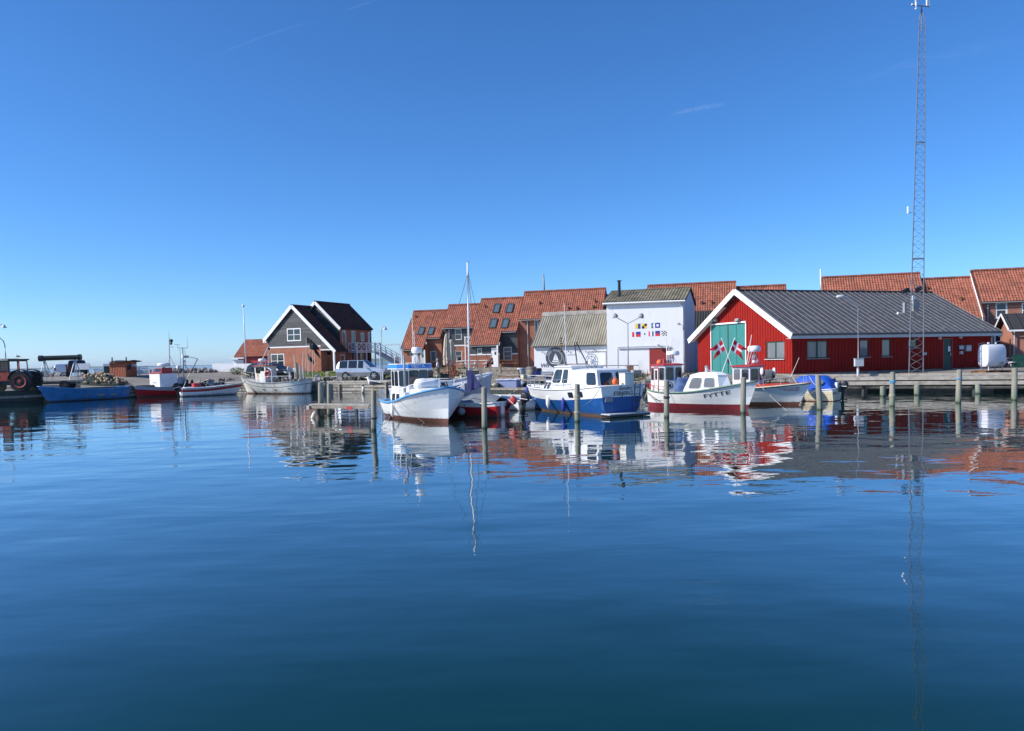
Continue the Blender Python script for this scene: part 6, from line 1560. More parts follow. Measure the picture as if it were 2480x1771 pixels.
# ---- red boat with white box wheelhouse on the left
def redbox():
    bw = WL(332, 963); hd = Vector((-.54, -.84)).normalized(); st = bw-hd*6.0
    b = Boat('fishing_boat', 'small red fishing boat with white top strake and a white box wheelhouse', Vector((st.x, st.y)), Vector((bw.x, bw.y)), 2.2, .85, .74, 1.0, stern_k=.7, rake=.25, full=.55, round_stern=True,
             bands=[(('a', .04), 'brown'), (('s', .27), 'red'), (('s', 0.), 'greyhull')], deck='grey', deck_drop=.2, gun='grey', gr=.03)
    r = b.root
    bs = [(2.6, -.75), (4.3, -.75), (4.3, .75), (2.6, .75)]
    cabin(r, bs, bs, .65, 2.0, 'white', name='wheelhouse', capmat='redtrim', capt=.05, capo=.06, camber=.03, roofname='wheelhouse_roof')
    mb = MB(); mb.box((4.31, 0, 1.2), (.02, .55, .04), 'black'); mb.box((3.4, -.76, 1.5), (1.6, .015, .03), 'grey'); mb.build('trim', r)
    cabin(r, [(2.9, -.55), (4.0, -.55), (4.0, .55), (2.9, .55)], [(2.9, -.5), (3.9, -.5), (3.9, .5), (2.9, .5)], 2.08, 2.5, 'redtrim', name='upper_box', wins=[(1, .1, .9, .2, .8), (0, .2, .8, .2, .8)])
    radar(r, (3.4, .05, 2.62), .55, .3, stalk=.15)
    mb = MB(); mb.tube((2.5, -.5, 2.0), (2.5, -.35, 5.2), .06, .035, 8, 'lgrey'); mb.tube((2.5, -1.0, 2.1), (2.5, -.4, 3.6), .03, .03, 6, 'whiteclean'); mb.tube((2.5, .3, 2.6), (2.5, -.4, 3.6), .02, .02, 6, 'darksteel')
    mb.ball((2.5, -.05, 4.9), .16, 'black', 8, 6); mb.ball((2.5, -.1, 4.65), .12, 'darksteel', 8, 6); mb.tube((2.5, .15, 4.3), (2.5, -.35, 4.4), .03, .03, 6, 'darksteel'); mb.tube((2.5, -.35, 5.2), (2.5, -.35, 5.7), .012, .012, 5, 'darksteel'); mb.build('mast', r)
    mb = MB(); mb.tube((1.5, .1, .7), (1.5, .1, 4.3), .06, .04, 8, 'grey'); mb.tube((1.0, .1, 4.25), (2.0, .1, 4.25), .02, .02, 5, 'darksteel'); mb.tube((1.0, .1, 4.25), (1.0, .1, 5.3), .014, .01, 5, 'darksteel'); mb.tube((2.0, .1, 4.25), (2.0, .1, 4.6), .014, .01, 5, 'darksteel'); mb.tube((1.7, .1, 4.55), (2.3, .1, 4.55), .012, .012, 4, 'darksteel')
    mb.lathe((1.2, .1, 3.35), [(.2, 0), (.24, .05), (.24, .16), (.16, .22)], 'lgrey', 12); mb.box((1.55, .1, 3.5), (.12, .16, .3), 'whiteclean'); mb.ball((1.35, .1, 3.05), .12, 'white', 8, 6)
    mb.tube((1.4, .1, 3.55), (.0, .1, 3.25), .025, .025, 5, 'darksteel'); mb.tube((.0, .1, 3.25), (.8, .1, 2.0), .035, .035, 5, 'darksteel'); mb.tube((1.45, .1, 2.9), (.85, .1, 2.0), .025, .025, 5, 'darksteel'); mb.tube((1.5, .1, 1.0), (.8, .1, 2.0), .04, .04, 6, 'cream'); mb.build('gallows_mast', r)
    mb = MB()
    for x in (.8, 1.3): mb.tube((x, -.6, .8), (x, -.6, 4.2), .022, .015, 6, 'darksteel')
    mb.build('antenna', r)
    mb = MB(); mb.box((1.6, -.4, 1.2), (.8, .6, .9), 'lgrey'); mb.lathe((1.2, -.7, 1.15), [(.1, -.2), (.3, -.18), (.3, .18), (.1, .2)], 'rust', 12, axis='Y'); [mb.ball((.4+.13*k, -.3+.17*(k % 4), 1.05+.1*(k % 3)), .13, 'net' if k % 2 else 'rust', 7, 5) for k in range(9)]; mb.tube((1.8, -.2, 1.6), (1.8, -.2, 2.5), .05, .05, 8, 'grey'); mb.box((1.8, -.2, 2.55), (.3, .3, .25), 'whiteclean'); mb.build('net_hauler', r)
    return b
redbox()
def speedboat():
    st = WL(438, 961); hd = Vector((.83, .55)).normalized(); st = Vector((st.x, st.y)); bw = st+hd*4.6
    b = Boat('speedboat', 'white speedboat with a broad red side stripe and a black outboard on the quay corner', st, bw, 1.75, .72, .75, 1.0, stern_k=.88, rake=.7, full=.45, bands=[(('a', .03), 'navy'), (('s', .32), 'white'), (('s', .12), 'redtrim'), (('s', 0.), 'lgrey')], deck='white', deck_drop=.02, gun='lgrey', gr=.03)
    r = b.root
    mb = MB(); hoop = [(2.2, -.75, .9), (2.0, -.7, 1.25), (2.35, -.3, 1.42), (2.35, .3, 1.42), (2.0, .7, 1.25), (2.2, .75, .9)]; mb.path(hoop, .02, 'steel', 6)
    b.rail(.5, .97, .3, 4, mat='steel', r=.016, mid=False, close_bow=True); mb.build('windscreen_frame', r)
    mb = MB(); mb.add([(2.3, -.7, .85), (2.75, -.55, .95), (2.4, -.5, 1.3), (2.1, -.65, 1.25)], [(0,1,2,3)], 'glasslt'); mb.add([(2.75, -.55, .95), (2.75, .55, .95), (2.4, .5, 1.3), (2.4, -.5, 1.3)], [(0,1,2,3)], 'glasslt'); mb.build('windscreen', r)
    mb = MB(); mb.b2(.3, 1.9, -.7, .7, .62, .78, 'white'); mb.b2(1.0, 1.6, -.5, .5, .78, 1.1, 'redtrim'); mb.tube((.1, -.6, .75), (.35, -.6, 1.3), .02, .02, 5, 'whiteclean'); mb.build('seat', r)
    outboard(r, (-.05, -.15, .72), tilt=R(-12), col_='black', s=1.2); return b
speedboat()
def blue_row():
    bw = WL(116, 975); st = WL(299, 964); q = Vector((st.x, st.y))
    b = Boat('rowing_boat', 'worn bright blue open wooden boat at the left quay with faded patches', q, Vector((bw.x, bw.y)), 2.0, 1.0, .92, 1.28, stern_k=.93, rake=.75, full=.5, bands=[(('a', .05), 'bootdark'), (('s', .0), 'blueold')], deck='bluetrim', deck_drop=.3, gun='bluetrim', gr=.035)
    r = b.root; mb = MB(); mb.b2(.6, 2.4, -.3, .5, .62, .85, 'cream'); mb.b2(2.8, 3.1, -.8, .8, .72, .78, 'bluetrim'); mb.b2(4.2, 4.5, -.6, .6, .85, .9, 'bluetrim'); mb.build('thwart', r)
    mb = MB()
    for (u, z, w_, h) in ((.40, .45, .36, .17), (.22, .42, .3, .13)):
        rows = []
        n = 18; c = Vector(b.pt(u, z, 1)); t = (Vector(b.pt(u+.02, z, 1))-Vector(b.pt(u-.02, z, 1))).normalized(); N = Vector((-t.y, t.x, 0))
        rr = random.Random(int(u*100)); mb.add([c+N*.015+t*(w_*math.cos(2*PI*i/n)*rr.uniform(.8, 1.1))+Vector((0, 0, h*math.sin(2*PI*i/n)*rr.uniform(.75, 1.1))) for i in range(n)], [tuple(range(n))], 'patch')
    mb.build('worn_patch', r)
    mb = MB(); c = Vector((b.L+.1, 0, .2)); rr = random.Random(4)
    for i in range(6): mb.path([c+Vector((rr.uniform(-.05,.1), rr.uniform(-.1,.1), .15)), c+Vector((rr.uniform(-.2,.25), rr.uniform(-.2,.2), -.1)), c+Vector((rr.uniform(-.2,.2), rr.uniform(-.2,.2), -.3))], .015, 'reed', 5)
    mb.build('weedy_rope', r)
    return b
M['patch'] = pm('bare_faded_patch', (.22,.24,.24), .8, var=.3, scale=6); M['bootdark'] = pm('dark_bottom_paint', (.02,.03,.045), .6)
blue_row()
# ------------------------------------------------------------------ piles standing in the harbour
def pile(px, ytop, ybot, wpx, label, lean=0.0, group='mooring piles standing in the water', ring=None):
    b = onz(px, ybot, 0); d = math.hypot(b.x, b.y); r_ = wpx/2/FPX*b.y
    t = at(px+lean, ytop, b.y); o = thing('mooring_pile', label, 'pile', (b.x, b.y, 0), random.uniform(0, 6), group); M3 = Matrix.Rotation(-o.rotation_euler.z, 3, 'Z')
    top = M3 @ Vector((t.x-b.x, t.y-b.y, t.z)); mb = MB(); rr = random.Random(px); n = 14; rows = []
    for k in range(9):
        v = k/8; c = Vector((-top.x*.6, -top.y*.6, -1.6))*(1-v) + top*v
        rows.append([c+Vector((r_*(1+.05*math.sin(3*a+k*.4))*math.cos(a)*(1.03-.06*v), r_*(1+.05*math.sin(3*a+k*.4))*math.sin(a)*(1.03-.06*v), 0)) for a in [2*PI*i/n for i in range(n)]])
    mb.grid(rows, 'pile', close=True); mb.build('post', o, smooth=40)
    mb = MB(); mb.add(rows[-1]+[tuple(top+Vector((0, 0, .02)))], [(i, (i+1) % n, n) for i in range(n)], 'woodlt'); mb.build('cap', o)
    if ring:
        for (v, mt, th) in ring:
            c = top*v; mb = MB()
            for k in range(th): mb.path([c+Vector(((r_+.012)*math.cos(a), (r_+.012)*math.sin(a), .035*k+.012*math.sin(a+k))) for a in [2*PI*i/12 for i in range(13)]], .017, mt, 5)
            mb.build('rope_turn', o)
    return o, b, t
PL = []
for a in ((905, 946, 1043, 13.2, 'grey green mooring pile left of the VESTA boat with a gull on top', 0, [(.30, 'wooddk', 2)]),
          (1173, 938, 1038, 13.5, 'mooring pile standing in front of the red motor boat with grey tarpaulin', 0, None),
          (1398, 931, 1022, 13, 'mooring pile wound with rope in front of the blue cruiser', 0, [(.6, 'rope', 5), (.25, 'rope', 2)]),
          (1614.5, 922, 1011, 13, 'mooring pile in front of the stern of the FYTTE boat', 0, [(.52, 'wooddk', 3)]),
          (1799, 915, 1001, 13, 'mooring pile in front of the bow of the FYTTE boat', 2, None),
          (1987, 909, 993, 13, 'leaning mooring pile in front of the blue canopied motor boat', -6, None),
          (2160, 902, 984, 12.5, 'mooring pile with a blue rope ring left of the radio mast foot', 2, [(.70, 'bluerope', 3), (.3, 'rope', 3)]),
          (2320, 896, 976, 12.5, 'mooring pile with a blue rope hitch right of the radio mast foot', 4, [(.72, 'bluerope', 2)]),
          (2456, 892, 969, 12.5, 'rightmost mooring pile, bare of any rope', 2, None)):
    PL.append(pile(a[0], a[1], a[2], a[3], a[4], a[5], ring=a[6]))
PL.append(pile(777, 926, 1010, 13.5, 'thicker of the two piles at the end of the timber jetty', 0, group='piles at the jetty end'))
PL.append(pile(797, 930, 1006, 10.5, 'thinner of the two piles at the end of the timber jetty', 0, group='piles at the jetty end'))
for px, yb, lb in ((2221, 957, 'short stub pile under the timber deck below the radio mast'), (2369, 954, 'short stub pile under the timber deck below the white tank'), (2138, 960, 'short stub pile under the timber deck near its left end')):
    pile(px, yb-24, yb, 13, lb, group='stub piles under the deck')
# timber jetty on thin legs
a = onz(768, 1012, 0); b = onz(903, 1014, 0); jt = thing('jetty', 'low plank jetty running from the two piles to the gull topped pile', 'jetty', (a.x, a.y, 0), math.atan2(b.y-a.y, b.x-a.x)); L = math.hypot(b.x-a.x, b.y-a.y)
zj = at(762, 980, a.y).z; mb = MB(); mb.b2(-.2, L, -.3, .25, zj-.02, zj+.04, 'woodlt'); mb.build('deck_plank', jt)
mb = MB(); mb.b2(-.12, L, -.34, -.28, zj-.17, zj-.04, 'wood'); mb.b2(-.28, -.12, -.42, .3, zj-.22, zj-.03, 'woodlt'); mb.build('beam', jt)
mb = MB(); mb.b2(L*.62, L*.72, -.352, -.341, zj-.2, zj-.06, 'redtrim'); mb.build('number_plate', jt)
mb = MB(); mb.b2(L*.76, L*.79, -.3, -.2, -1, zj-.2, 'wooddk'); mb.build('leg', jt)
mb = MB(); mb.b2(.02, .12, .0, .1, -1, zj-.2, 'wooddk'); mb.build('leg', jt)
mb = MB(); mb.lathe((-.08, -.2, zj-.45), [(.03, -.3), (.1, -.2), (.1, .15), (.03, .22)], 'cream', 10, rot=Matrix.Rotation(R(25), 3, 'Y')); tag(mb.build('fender', None, loc=(a.x, a.y, 0)), 'worn cream fender hanging beneath the end of the plank jetty', 'fender', 'fenders hanging from the boats')
# mooring ropes
rope('slack rope from the gull topped pile to the VESTA boat', [at(905, 1016, 29.5), VESTA.w(VESTA.pt(.55, VESTA.sheer(.55), -1))], sag=.55, r=.012)
rope('rope from the white bow down into the water by the red boat', [VESTA.w(VESTA.pt(.62, VESTA.sheer(.62), -1, 1.02)), at(1042, 1030, 32.2)+Vector((0, 0, -.1))], sag=.05, r=.006, mat='wood')
rope('rope from the blue cruiser stern to the wound pile', [SANDRA.w(SANDRA.pt(.0, 1.36, 1)), at(1398, 985, 31.4)], sag=.25)
rope('rope from the green rimmed stern towards the blue cruiser', [FYTTE.w(FYTTE.pt(.03, .8, -1)), at(1560, 972, 36.5), at(1553, 940, 35)], r=.018)
rope('rope from the FYTTE stern to the pile in front of it', [FYTTE.w(FYTTE.pt(.08, .75, -1)), at(1614, 968, 32.8)], sag=.2, r=.018)
rope('thin rope from the red decked bow into the water', [at(1832, 925, 37), at(1905, 995, 34)], sag=.03, r=.009)
rope('rope from the leaning pile to the red decked bow', [at(1985, 940, 35), at(1957, 958, 38), at(1950, 1000, 37)], sag=.1, r=.01)
rope('rope from the blue cruiser bow to the low landing stage', [at(1250, 945, 40), at(1196, 955, 50)], sag=.2)
rope('white rope from the cruiser transom into the water', [at(1553, 985, 34.3), at(1562, 1018, 33.4)], sag=.0, r=.016)

# ------------------------------------------------------------------ living things
def skin(name, pts, edges, rad, mat, parent=None, sub=1, root=0):
    me = bpy.data.meshes.new(name); me.from_pydata([tuple(p) for p in pts], edges, []); o = bpy.data.objects.new(name, me); col.objects.link(o); me.materials.append(M[mat])
    m_ = o.modifiers.new('skin', 'SKIN'); m_.use_smooth_shade = True
    for i, v in enumerate(me.skin_vertices[0].data):
        r_ = rad[i]; v.radius = r_ if isinstance(r_, tuple) else (r_, r_); v.use_root = (i == root)
    if sub: o.modifiers.new('smooth', 'SUBSURF').levels = sub; o.modifiers[-1].render_levels = sub
    if parent: o.parent = parent
    return o
def gull(label, p, rz, s=1.0):
    g = thing('gull', label, 'gull', p, rz, 'gulls'); S_ = lambda *q: [Vector(x)*s for x in q]
    pts = S_((-.30, 0, .26), (-.16, 0, .24), (0, 0, .24), (.13, 0, .28), (.19, 0, .38), (.21, 0, .46), (.27, 0, .455), (.33, 0, .44))
    skin('body', pts, [(i, i+1) for i in range(7)], [.02*s, .06*s, .10*s, .09*s, .05*s, .05*s, .02*s, .01*s], 'feather', g, root=2)
    mb = MB()
    for sd in (1, -1): mb.grid([[Vector((x, sd*(y+.01), z))*s for x, y, z in r_] for r_ in (((.12, .075, .33), (-.05, .10, .32), (-.25, .05, .27), (-.46, .01, .22)), ((.13, .095, .26), (-.02, .115, .25), (-.2, .06, .23), (-.45, .02, .21)), ((.08, .08, .19), (-.04, .09, .19), (-.16, .06, .2), (-.3, .03, .21)))], 'featherdk')
    mb.build('wing', g, smooth=True); mb = MB(); mb.lathe(Vector((.27, 0, .455))*s, [(.018*s, 0), (.014*s, .05*s), (.003*s, .09*s)], 'beak', 8, axis='X'); mb.build('beak', g)
    for sd in (.035, -.035): mb = MB(); mb.tube(Vector((.02, sd, .0))*s, Vector((.0, sd, .17))*s, .008*s, .01*s, 6, 'beak'); mb.box(Vector((.05, sd, .008))*s, (.08*s, .04*s, .012*s), 'beak'); mb.build('leg', g)
gp = PL[0][2]; gull('large black backed gull standing on the pile left of the VESTA boat', (gp.x, gp.y, gp.z+.02), R(165), 1.05)
def person(label, p, rz, pose, top, bottom, hair='hair'):
    q = thing('person', label, 'person', p, rz)
    if pose == 'stand': hip = .92; kn = [(.04, .10, .50), (-.06, -.10, .50)]; ft = [(.0, .11, .05), (-.16, -.10, .05)]; toes = [(.18, .13, .03), (.02, -.12, .03)]; hips = [(0, .09, .90), (0, -.09, .90)]; sh = 1.43
    else: hip = .47; kn = [(.45, .11, .50), (.45, -.11, .50)]; ft = [(.42, .11, .06), (.46, -.11, .06)]; toes = [(.6, .12, .03), (.64, -.12, .03)]; hips = [(.02, .09, .47), (.02, -.09, .47)]; sh = .98
    el = [(.02, .25, sh-.28), (.03, -.25, sh-.28)]; wr = [(.16, .22, sh-.5), (.2, -.16, sh-.45)]; hd_ = [(.21, .2, sh-.58), (.27, -.12, sh-.5)]
    pts = [(0, 0, hip), (0, 0, hip+.2), (0, 0, sh-.08), (.01, 0, sh+.08), (.03, 0, sh+.2), (.03, 0, sh+.31)]
    ed = [(0, 1), (1, 2), (2, 3), (3, 4), (4, 5)]; rd = [(.13, .16), (.12, .15), (.13, .17), .055, (.09, .075), (.08, .07)]
    for i in range(2):
        k = len(pts); pts += [(0, (.19 if i == 0 else -.19), sh), el[i], wr[i], hd_[i]]; ed += [(2, k), (k, k+1), (k+1, k+2), (k+2, k+3)]; rd += [.06, .045, .03, .035]
    for i in range(2):
        k = len(pts); pts += [hips[i], kn[i], ft[i], toes[i]]; ed += [(0, k), (k, k+1), (k+1, k+2), (k+2, k+3)]; rd += [.09, .06, .045, .035]
    skin('body', pts, ed, rd, 'skin', q)
    tp = [0, 1, 2, 6, 7, 10, 11]; idx = {v: i for i, v in enumerate(tp)}
    skin('shirt', [pts[i] for i in tp], [(0, 1), (1, 2), (2, 3), (3, 4), (2, 5), (5, 6)], [(.16, .19), (.15, .18), (.15, .18), .08, .065, .08, .065], top, q)
    bt = [0, 14, 15, 16, 18, 19, 20]
    skin('trousers', [pts[i] for i in bt], [(0, 1), (1, 2), (2, 3), (0, 4), (4, 5), (5, 6)], [(.16, .17), .11, .085, .06, .11, .085, .06], bottom, q)
    mb = MB(); mb.ball((.02, 0, sh+.30), .105, hair, 12, 8, sc=(1, .88, .85)); mb.build('hair', q, smooth=True)
    mb = MB(); mb.ball((.125, 0, sh+.215), .016, 'skin', 6, 4)
    for sd in (1, -1): mb.ball((.105, .032*sd, sh+.25), .011, 'black', 6, 4)
    mb.build('face', q)
    for i in range(2): mb = MB(); mb.ball(Vector(toes[i])*.6+Vector(ft[i])*.4, .06, 'black', 8, 6, sc=(2.0, .85, .7)); mb.build('shoe', q, smooth=True)
    for i in range(2):
        mb = MB(); h = Vector(hd_[i])
        for k in range(5):
            o = Vector((.01*(k-2), 0, 0)); mb.tube(h+o+Vector((0, .006*(k-2), 0)), h+o+Vector((.02, .01*(k-2), -.07+.008*abs(k-2))), .010, .007, 5, 'skin')
        mb.build('fingers', q)
pp = P(1060, 67); person('standing man with grey hair in a white shirt and khaki trousers on the quay', tuple(pp), R(175), 'stand', 'shirt', 'khaki')
pp = P(1191, 79); person('seated person in dark red clothes beside the picnic table by the terrace', tuple(pp), R(200), 'sit', 'dkcloth', 'dkcloth')

# ------------------------------------------------------------------ vehicles
def car(name, label, p, rz, st, W, wheels, wr, paint, cat='car', lights=True, clad=None, frontw=True, group='parked cars'):
    """st: stations (x, sill z, belt z, top z, half width factor at top, glass flag) from tail to nose"""
    c = thing(name, label, cat, p, rz, group); mb = MB(); gl = MB(); hw = W/2
    def ring(s): x, zl, zb, zt, kt, g = s; zm = zl+(zb-zl)*.5; return [(x, hw*.9, zl), (x, hw*.99, zm), (x, hw*.96, zb), (x, hw*kt, zt-.04), (x, hw*kt*.75, zt)]
    R_ = [ring(s) for s in st]; paintm = paint
    for i in range(len(st)-1):
        a, b = R_[i], R_[i+1]; ga, gb = st[i][5], st[i+1][5]
        for sd in (1, -1):
            m = lambda q: (q[0], q[1]*sd, q[2])
            for k in range(4):
                isg = (k == 2 and ga == 1)
                tgt = gl if isg else mb
                tgt.add([m(a[k]), m(b[k]), m(b[k+1]), m(a[k+1])], [(0,1,2,3)], 'glass' if isg else (clad if (clad and k == 0) else paintm))
        isg = ga == 2; tgt = gl if isg else mb
        tgt.add([a[4], b[4], (b[4][0], -b[4][1], b[4][2]), (a[4][0], -a[4][1], a[4][2])], [(0,1,2,3)], 'glass' if isg else paintm)
        if isg:
            for sd in (1, -1): tgt.add([(a[3][0], a[3][1]*sd, a[3][2]), (b[3][0], b[3][1]*sd, b[3][2]), (b[4][0], b[4][1]*sd, b[4][2]), (a[4][0], a[4][1]*sd, a[4][2])], [(0,1,2,3)], 'glass')
    for R0 in (R_[0], R_[-1]): mb.add(R0+[(q[0], -q[1], q[2]) for q in reversed(R0)], [tuple(range(10))], paintm)
    mb.add([(s[0], hw*.88, s[1]) for s in st]+[(s[0], -hw*.88, s[1]) for s in reversed(st)], [tuple(range(2*len(st)))], 'black')
    mb.build('body', c, smooth=38)
    if gl.f: gl.build('window', c, smooth=38)
    for x in wheels:
        for sd in (1, -1):
            a_ = MB(); a_.lathe((x, sd*(hw*.97-.02), wr+.03), [(wr*1.22, -.02), (wr*1.22, .025)], clad or 'black', 20, axis='Y'); a_.build('wheel_arch', c) if sd == -1 or True else None
            t = MB(); t.lathe((x, sd*(hw-.10), wr), [(wr*.6, -.13), (wr*.95, -.13), (wr, -.09), (wr, .09), (wr*.95, .13), (wr*.6, .13)], 'rubber', 22, axis='Y'); w_ = t.build('wheel', c, smooth=40)
            t = MB(); yy = sd*(hw+.035)
            t.lathe((x, sd*(hw-.0), wr), [(wr*.62, -.03), (wr*.62, .03)], 'darksteel', 18, axis='Y')
            for k in range(6):
                a = 2*PI*k/6; t.beam((x, yy, wr), (x+wr*.6*math.cos(a), yy, wr+wr*.6*math.sin(a)), .03, .10, 'alloy')
            t.lathe((x, yy, wr), [(wr*.18, -.02), (wr*.18, .02)], 'alloy', 10, axis='Y'); t.build('rim', w_)
    xf = st[-1][0]; xt = st[0][0]
    for sd in (1, -1):
        t = MB(); t.box((xf-.10, sd*hw*.72, st[-1][1]+.42), (.3, hw*.38, .17), 'lamp'); t.build('headlight', c)
        t = MB(); t.box((xt+.06, sd*hw*.84, st[0][2]-.1), (.16, hw*.2, .36), 'redtrim'); t.build('tail_light', c)
        t = MB(); t.box((xf-1.75, sd*(hw+.1), st[-4][2]+.12), (.12, .2, .16), paint); t.build('mirror', c)
    t = MB(); t.box((xf+.02, 0, st[-1][1]+.12), (.1, W*.84, .2), clad or paint); t.box((xt-.02, 0, st[0][1]+.14), (.1, W*.84, .22), clad or paint); t.build('bumper', c)
    return c
suv_st = [(0, .5, 1.1, 1.15, .8, 0), (.08, .42, 1.15, 1.55, .78, 0), (.32, .40, 1.16, 1.84, .76, 1), (1.15, .36, 1.16, 1.88, .76, 0), (1.24, .36, 1.16, 1.88, .76, 1), (2.1, .36, 1.14, 1.88, .76, 0), (2.2, .36, 1.14, 1.88, .76, 1), (2.72, .36, 1.12, 1.84, .76, 2), (3.42, .38, 1.12, 1.22, .82, 0), (4.45, .40, 1.04, 1.12, .86, 0), (4.7, .44, .95, 1.0, .82, 0), (4.78, .5, .75, .78, .76, 0)]
a = onz(838, 922, .95); b = Vector((a.x, a.y)); a = P(822, 73.2)
SUV = car('parked_car', 'silver four wheel drive car parked on the quay beside the gabled house', (a.x, a.y, a.z), R(-11), suv_st, 1.88, (.98, 3.78), .42, 'silver', clad='grey')
mb = MB(); mb.b2(1.2, 3.4, .93, 1.0, .36, .42, 'grey'); mb.b2(1.2, 3.4, -1.0, -.93, .36, .42, 'grey'); mb.build('running_board', SUV)
mb = MB(); mb.lathe((-.12, 0, 1.0), [(.1, -.1), (.36, -.1), (.36, .1), (.1, .1)], 'rubber', 18, axis='X'); mb.build('spare_wheel', SUV)
mpv_st = [(0, .45, 1.0, 1.1, .85, 0), (.1, .35, 1.05, 1.5, .82, 1), (.6, .3, 1.06, 1.72, .78, 1), (1.3, .3, 1.05, 1.76, .76, 0), (1.38, .3, 1.05, 1.76, .76, 1), (2.2, .3, 1.04, 1.74, .76, 0), (2.28, .3, 1.04, 1.73, .76, 1), (2.9, .3, 1.03, 1.62, .76, 2), (3.75, .3, 1.0, 1.12, .84, 0), (4.35, .33, .88, .98, .84, 0), (4.6, .4, .72, .78, .78, 0)]
a = P(611, 72.6); car('parked_car', 'black people carrier parked behind the rust streaked white trawler', (a.x, a.y, a.z+.1), R(-24), mpv_st, 1.85, (.85, 3.7), .34, 'carblack')
ht_st = [(0, .4, .9, 1.0, .85, 0), (.12, .3, .95, 1.35, .8, 1), (.5, .26, .95, 1.46, .76, 1), (1.5, .26, .95, 1.48, .76, 1), (2.4, .26, .94, 1.42, .76, 2), (3.1, .28, .92, 1.0, .84, 0), (3.8, .32, .8, .86, .84, 0), (4.0, .38, .66, .7, .78, 0)]
a = P(150, 88); car('parked_car', 'white hatchback with its tail towards the harbour beside the black pickup', (a.x, a.y, a.z), R(120), ht_st, 1.7, (.7, 3.2), .3, 'carwhite')
pk_st = [(0, .5, 1.02, 1.04, .9, 0), (1.6, .45, 1.04, 1.06, .9, 0), (1.7, .42, 1.05, 1.66, .78, 1), (2.5, .4, 1.04, 1.7, .76, 0), (2.56, .4, 1.04, 1.7, .76, 1), (3.2, .4, 1.02, 1.62, .76, 2), (3.8, .42, 1.0, 1.1, .84, 0), (4.6, .45, .92, .98, .84, 0), (4.85, .5, .75, .8, .78, 0)]
a = P(184, 77.5); car('parked_car', 'black pickup parked behind the boat lift trailer', (a.x, a.y, a.z), R(117), pk_st, 1.85, (.95, 3.8), .36, 'carblack')

# tractor
a = onz(2, 950, .9); a = P(-6, 60.5); a = P(47, 60.5); TR = thing('tractor', 'old faded red tractor with a white topped cab at the left edge of the quay', 'tractor', (a.x, a.y, a.z), R(186))
mb = MB(); mb.b2(.7, 2.4, -.32, .32, .85, 1.55, 'tractor'); mb.b2(.5, 2.5, -.2, .2, .5, .86, 'black'); mb.b2(2.38, 2.46, -.28, .28, .9, 1.5, 'black'); mb.prism([(.75, -.33, 1.55), (2.35, -.3, 1.5), (2.35, .3, 1.5), (.75, .33, 1.55)], (0, 0, .06), 'tractor'); mb.build('bonnet', TR)
mb = MB()
for x, y in ((.75, -.6), (.75, .6), (-.75, -.65), (-.75, .65), (0.0, -.66), (0.0, .66)): mb.beam((x, y, 1.1), (x*.93, y*.94, 2.42), .07, .07, 'tractor' if x < 0 else 'black')
for y in (-.62, .62): mb.b2(-.75, .75, y-.04, y+.04, 1.0, 1.5, 'tractor'); mb.b2(-.7, .7, y*.95-.04, y*.95+.04, 2.35, 2.45, 'black')
mb.b2(-.78, -.7, -.6, .6, .9, 1.45, 'tractor'); [mb.v.__setitem__(i, (v[0]+.45, v[1], v[2])) for i, v in enumerate(mb.v)]; mb.build('cab', TR)
mb = MB(); mb.b2(.05, .8, -.66, .66, 2.43, 2.58, 'cream'); mb.b2(-.85, .05, -.68, .68, 2.43, 2.54, 'black'); [mb.v.__setitem__(i, (v[0]+.45, v[1], v[2])) for i, v in enumerate(mb.v)]; mb.build('cab_roof', TR)
mb = MB(); mb.b2(-.3, .35, -.25, .25, 1.05, 1.6, 'cream'); [mb.v.__setitem__(i, (v[0]+.45, v[1], v[2])) for i, v in enumerate(mb.v)]; mb.build('seat', TR)
mb = MB(); mb.add([(.77, -.55, 1.55), (.77, .55, 1.55), (.72, .5, 2.38), (.72, -.5, 2.38)], [(0,1,2,3)], 'glasslt'); [mb.v.__setitem__(i, (v[0]+.45, v[1], v[2])) for i, v in enumerate(mb.v)]; mb.build('window', TR)
for sd in (1, -1):
    mb = MB(); pts = []
    for i in range(9):
        a_ = R(10+150*i/8); pts.append((-.45+.9*math.cos(a_), 0, .8+.9*math.sin(a_)))
    for p0, p1 in zip(pts, pts[1:]): mb.beam((p0[0], sd*.85, p0[2]), (p1[0], sd*.85, p1[2]), .42, .05, 'black')
    mb.build('mudguard', TR)
    t = MB(); rr_ = .78; t.lathe((-.45, sd*.85, rr_), [(rr_*.62, -.2), (rr_*.95, -.2), (rr_, -.12), (rr_, .12), (rr_*.95, .2), (rr_*.62, .2)], 'rubber', 28, axis='Y')
    for k in range(22):
        a_ = 2*PI*k/22; t.box((-.45+rr_*.985*math.cos(a_), sd*.85, rr_+rr_*.985*math.sin(a_)), (.06, .36, .09), 'rubber', rot=Matrix.Rotation(-a_, 3, 'Y'))
    w_ = t.build('rear_wheel', TR); t = MB(); t.lathe((-.45, sd*1.0, rr_), [(rr_*.62, -.06), (rr_*.62, .08), (rr_*.52, .06), (rr_*.45, -.02), (rr_*.2, -.02), (rr_*.18, .08), (.02, .09)], 'tractor', 24, axis='Y'); t.build('rim', w_)
    t = MB(); t.lathe((1.75, sd*.62, .38), [(.22, -.1), (.36, -.1), (.38, -.06), (.38, .06), (.36, .1), (.22, .1)], 'rubber', 20, axis='Y'); w_ = t.build('front_wheel', TR); t = MB(); t.lathe((1.75, sd*.68, .38), [(.23, -.03), (.2, .04), (.04, .05)], 'tractor', 16, axis='Y'); t.build('rim', w_)
mb = MB(); mb.tube((1.7, .2, 1.55), (1.7, .2, 2.5), .035, .035, 8, 'black'); mb.build('exhaust', TR)
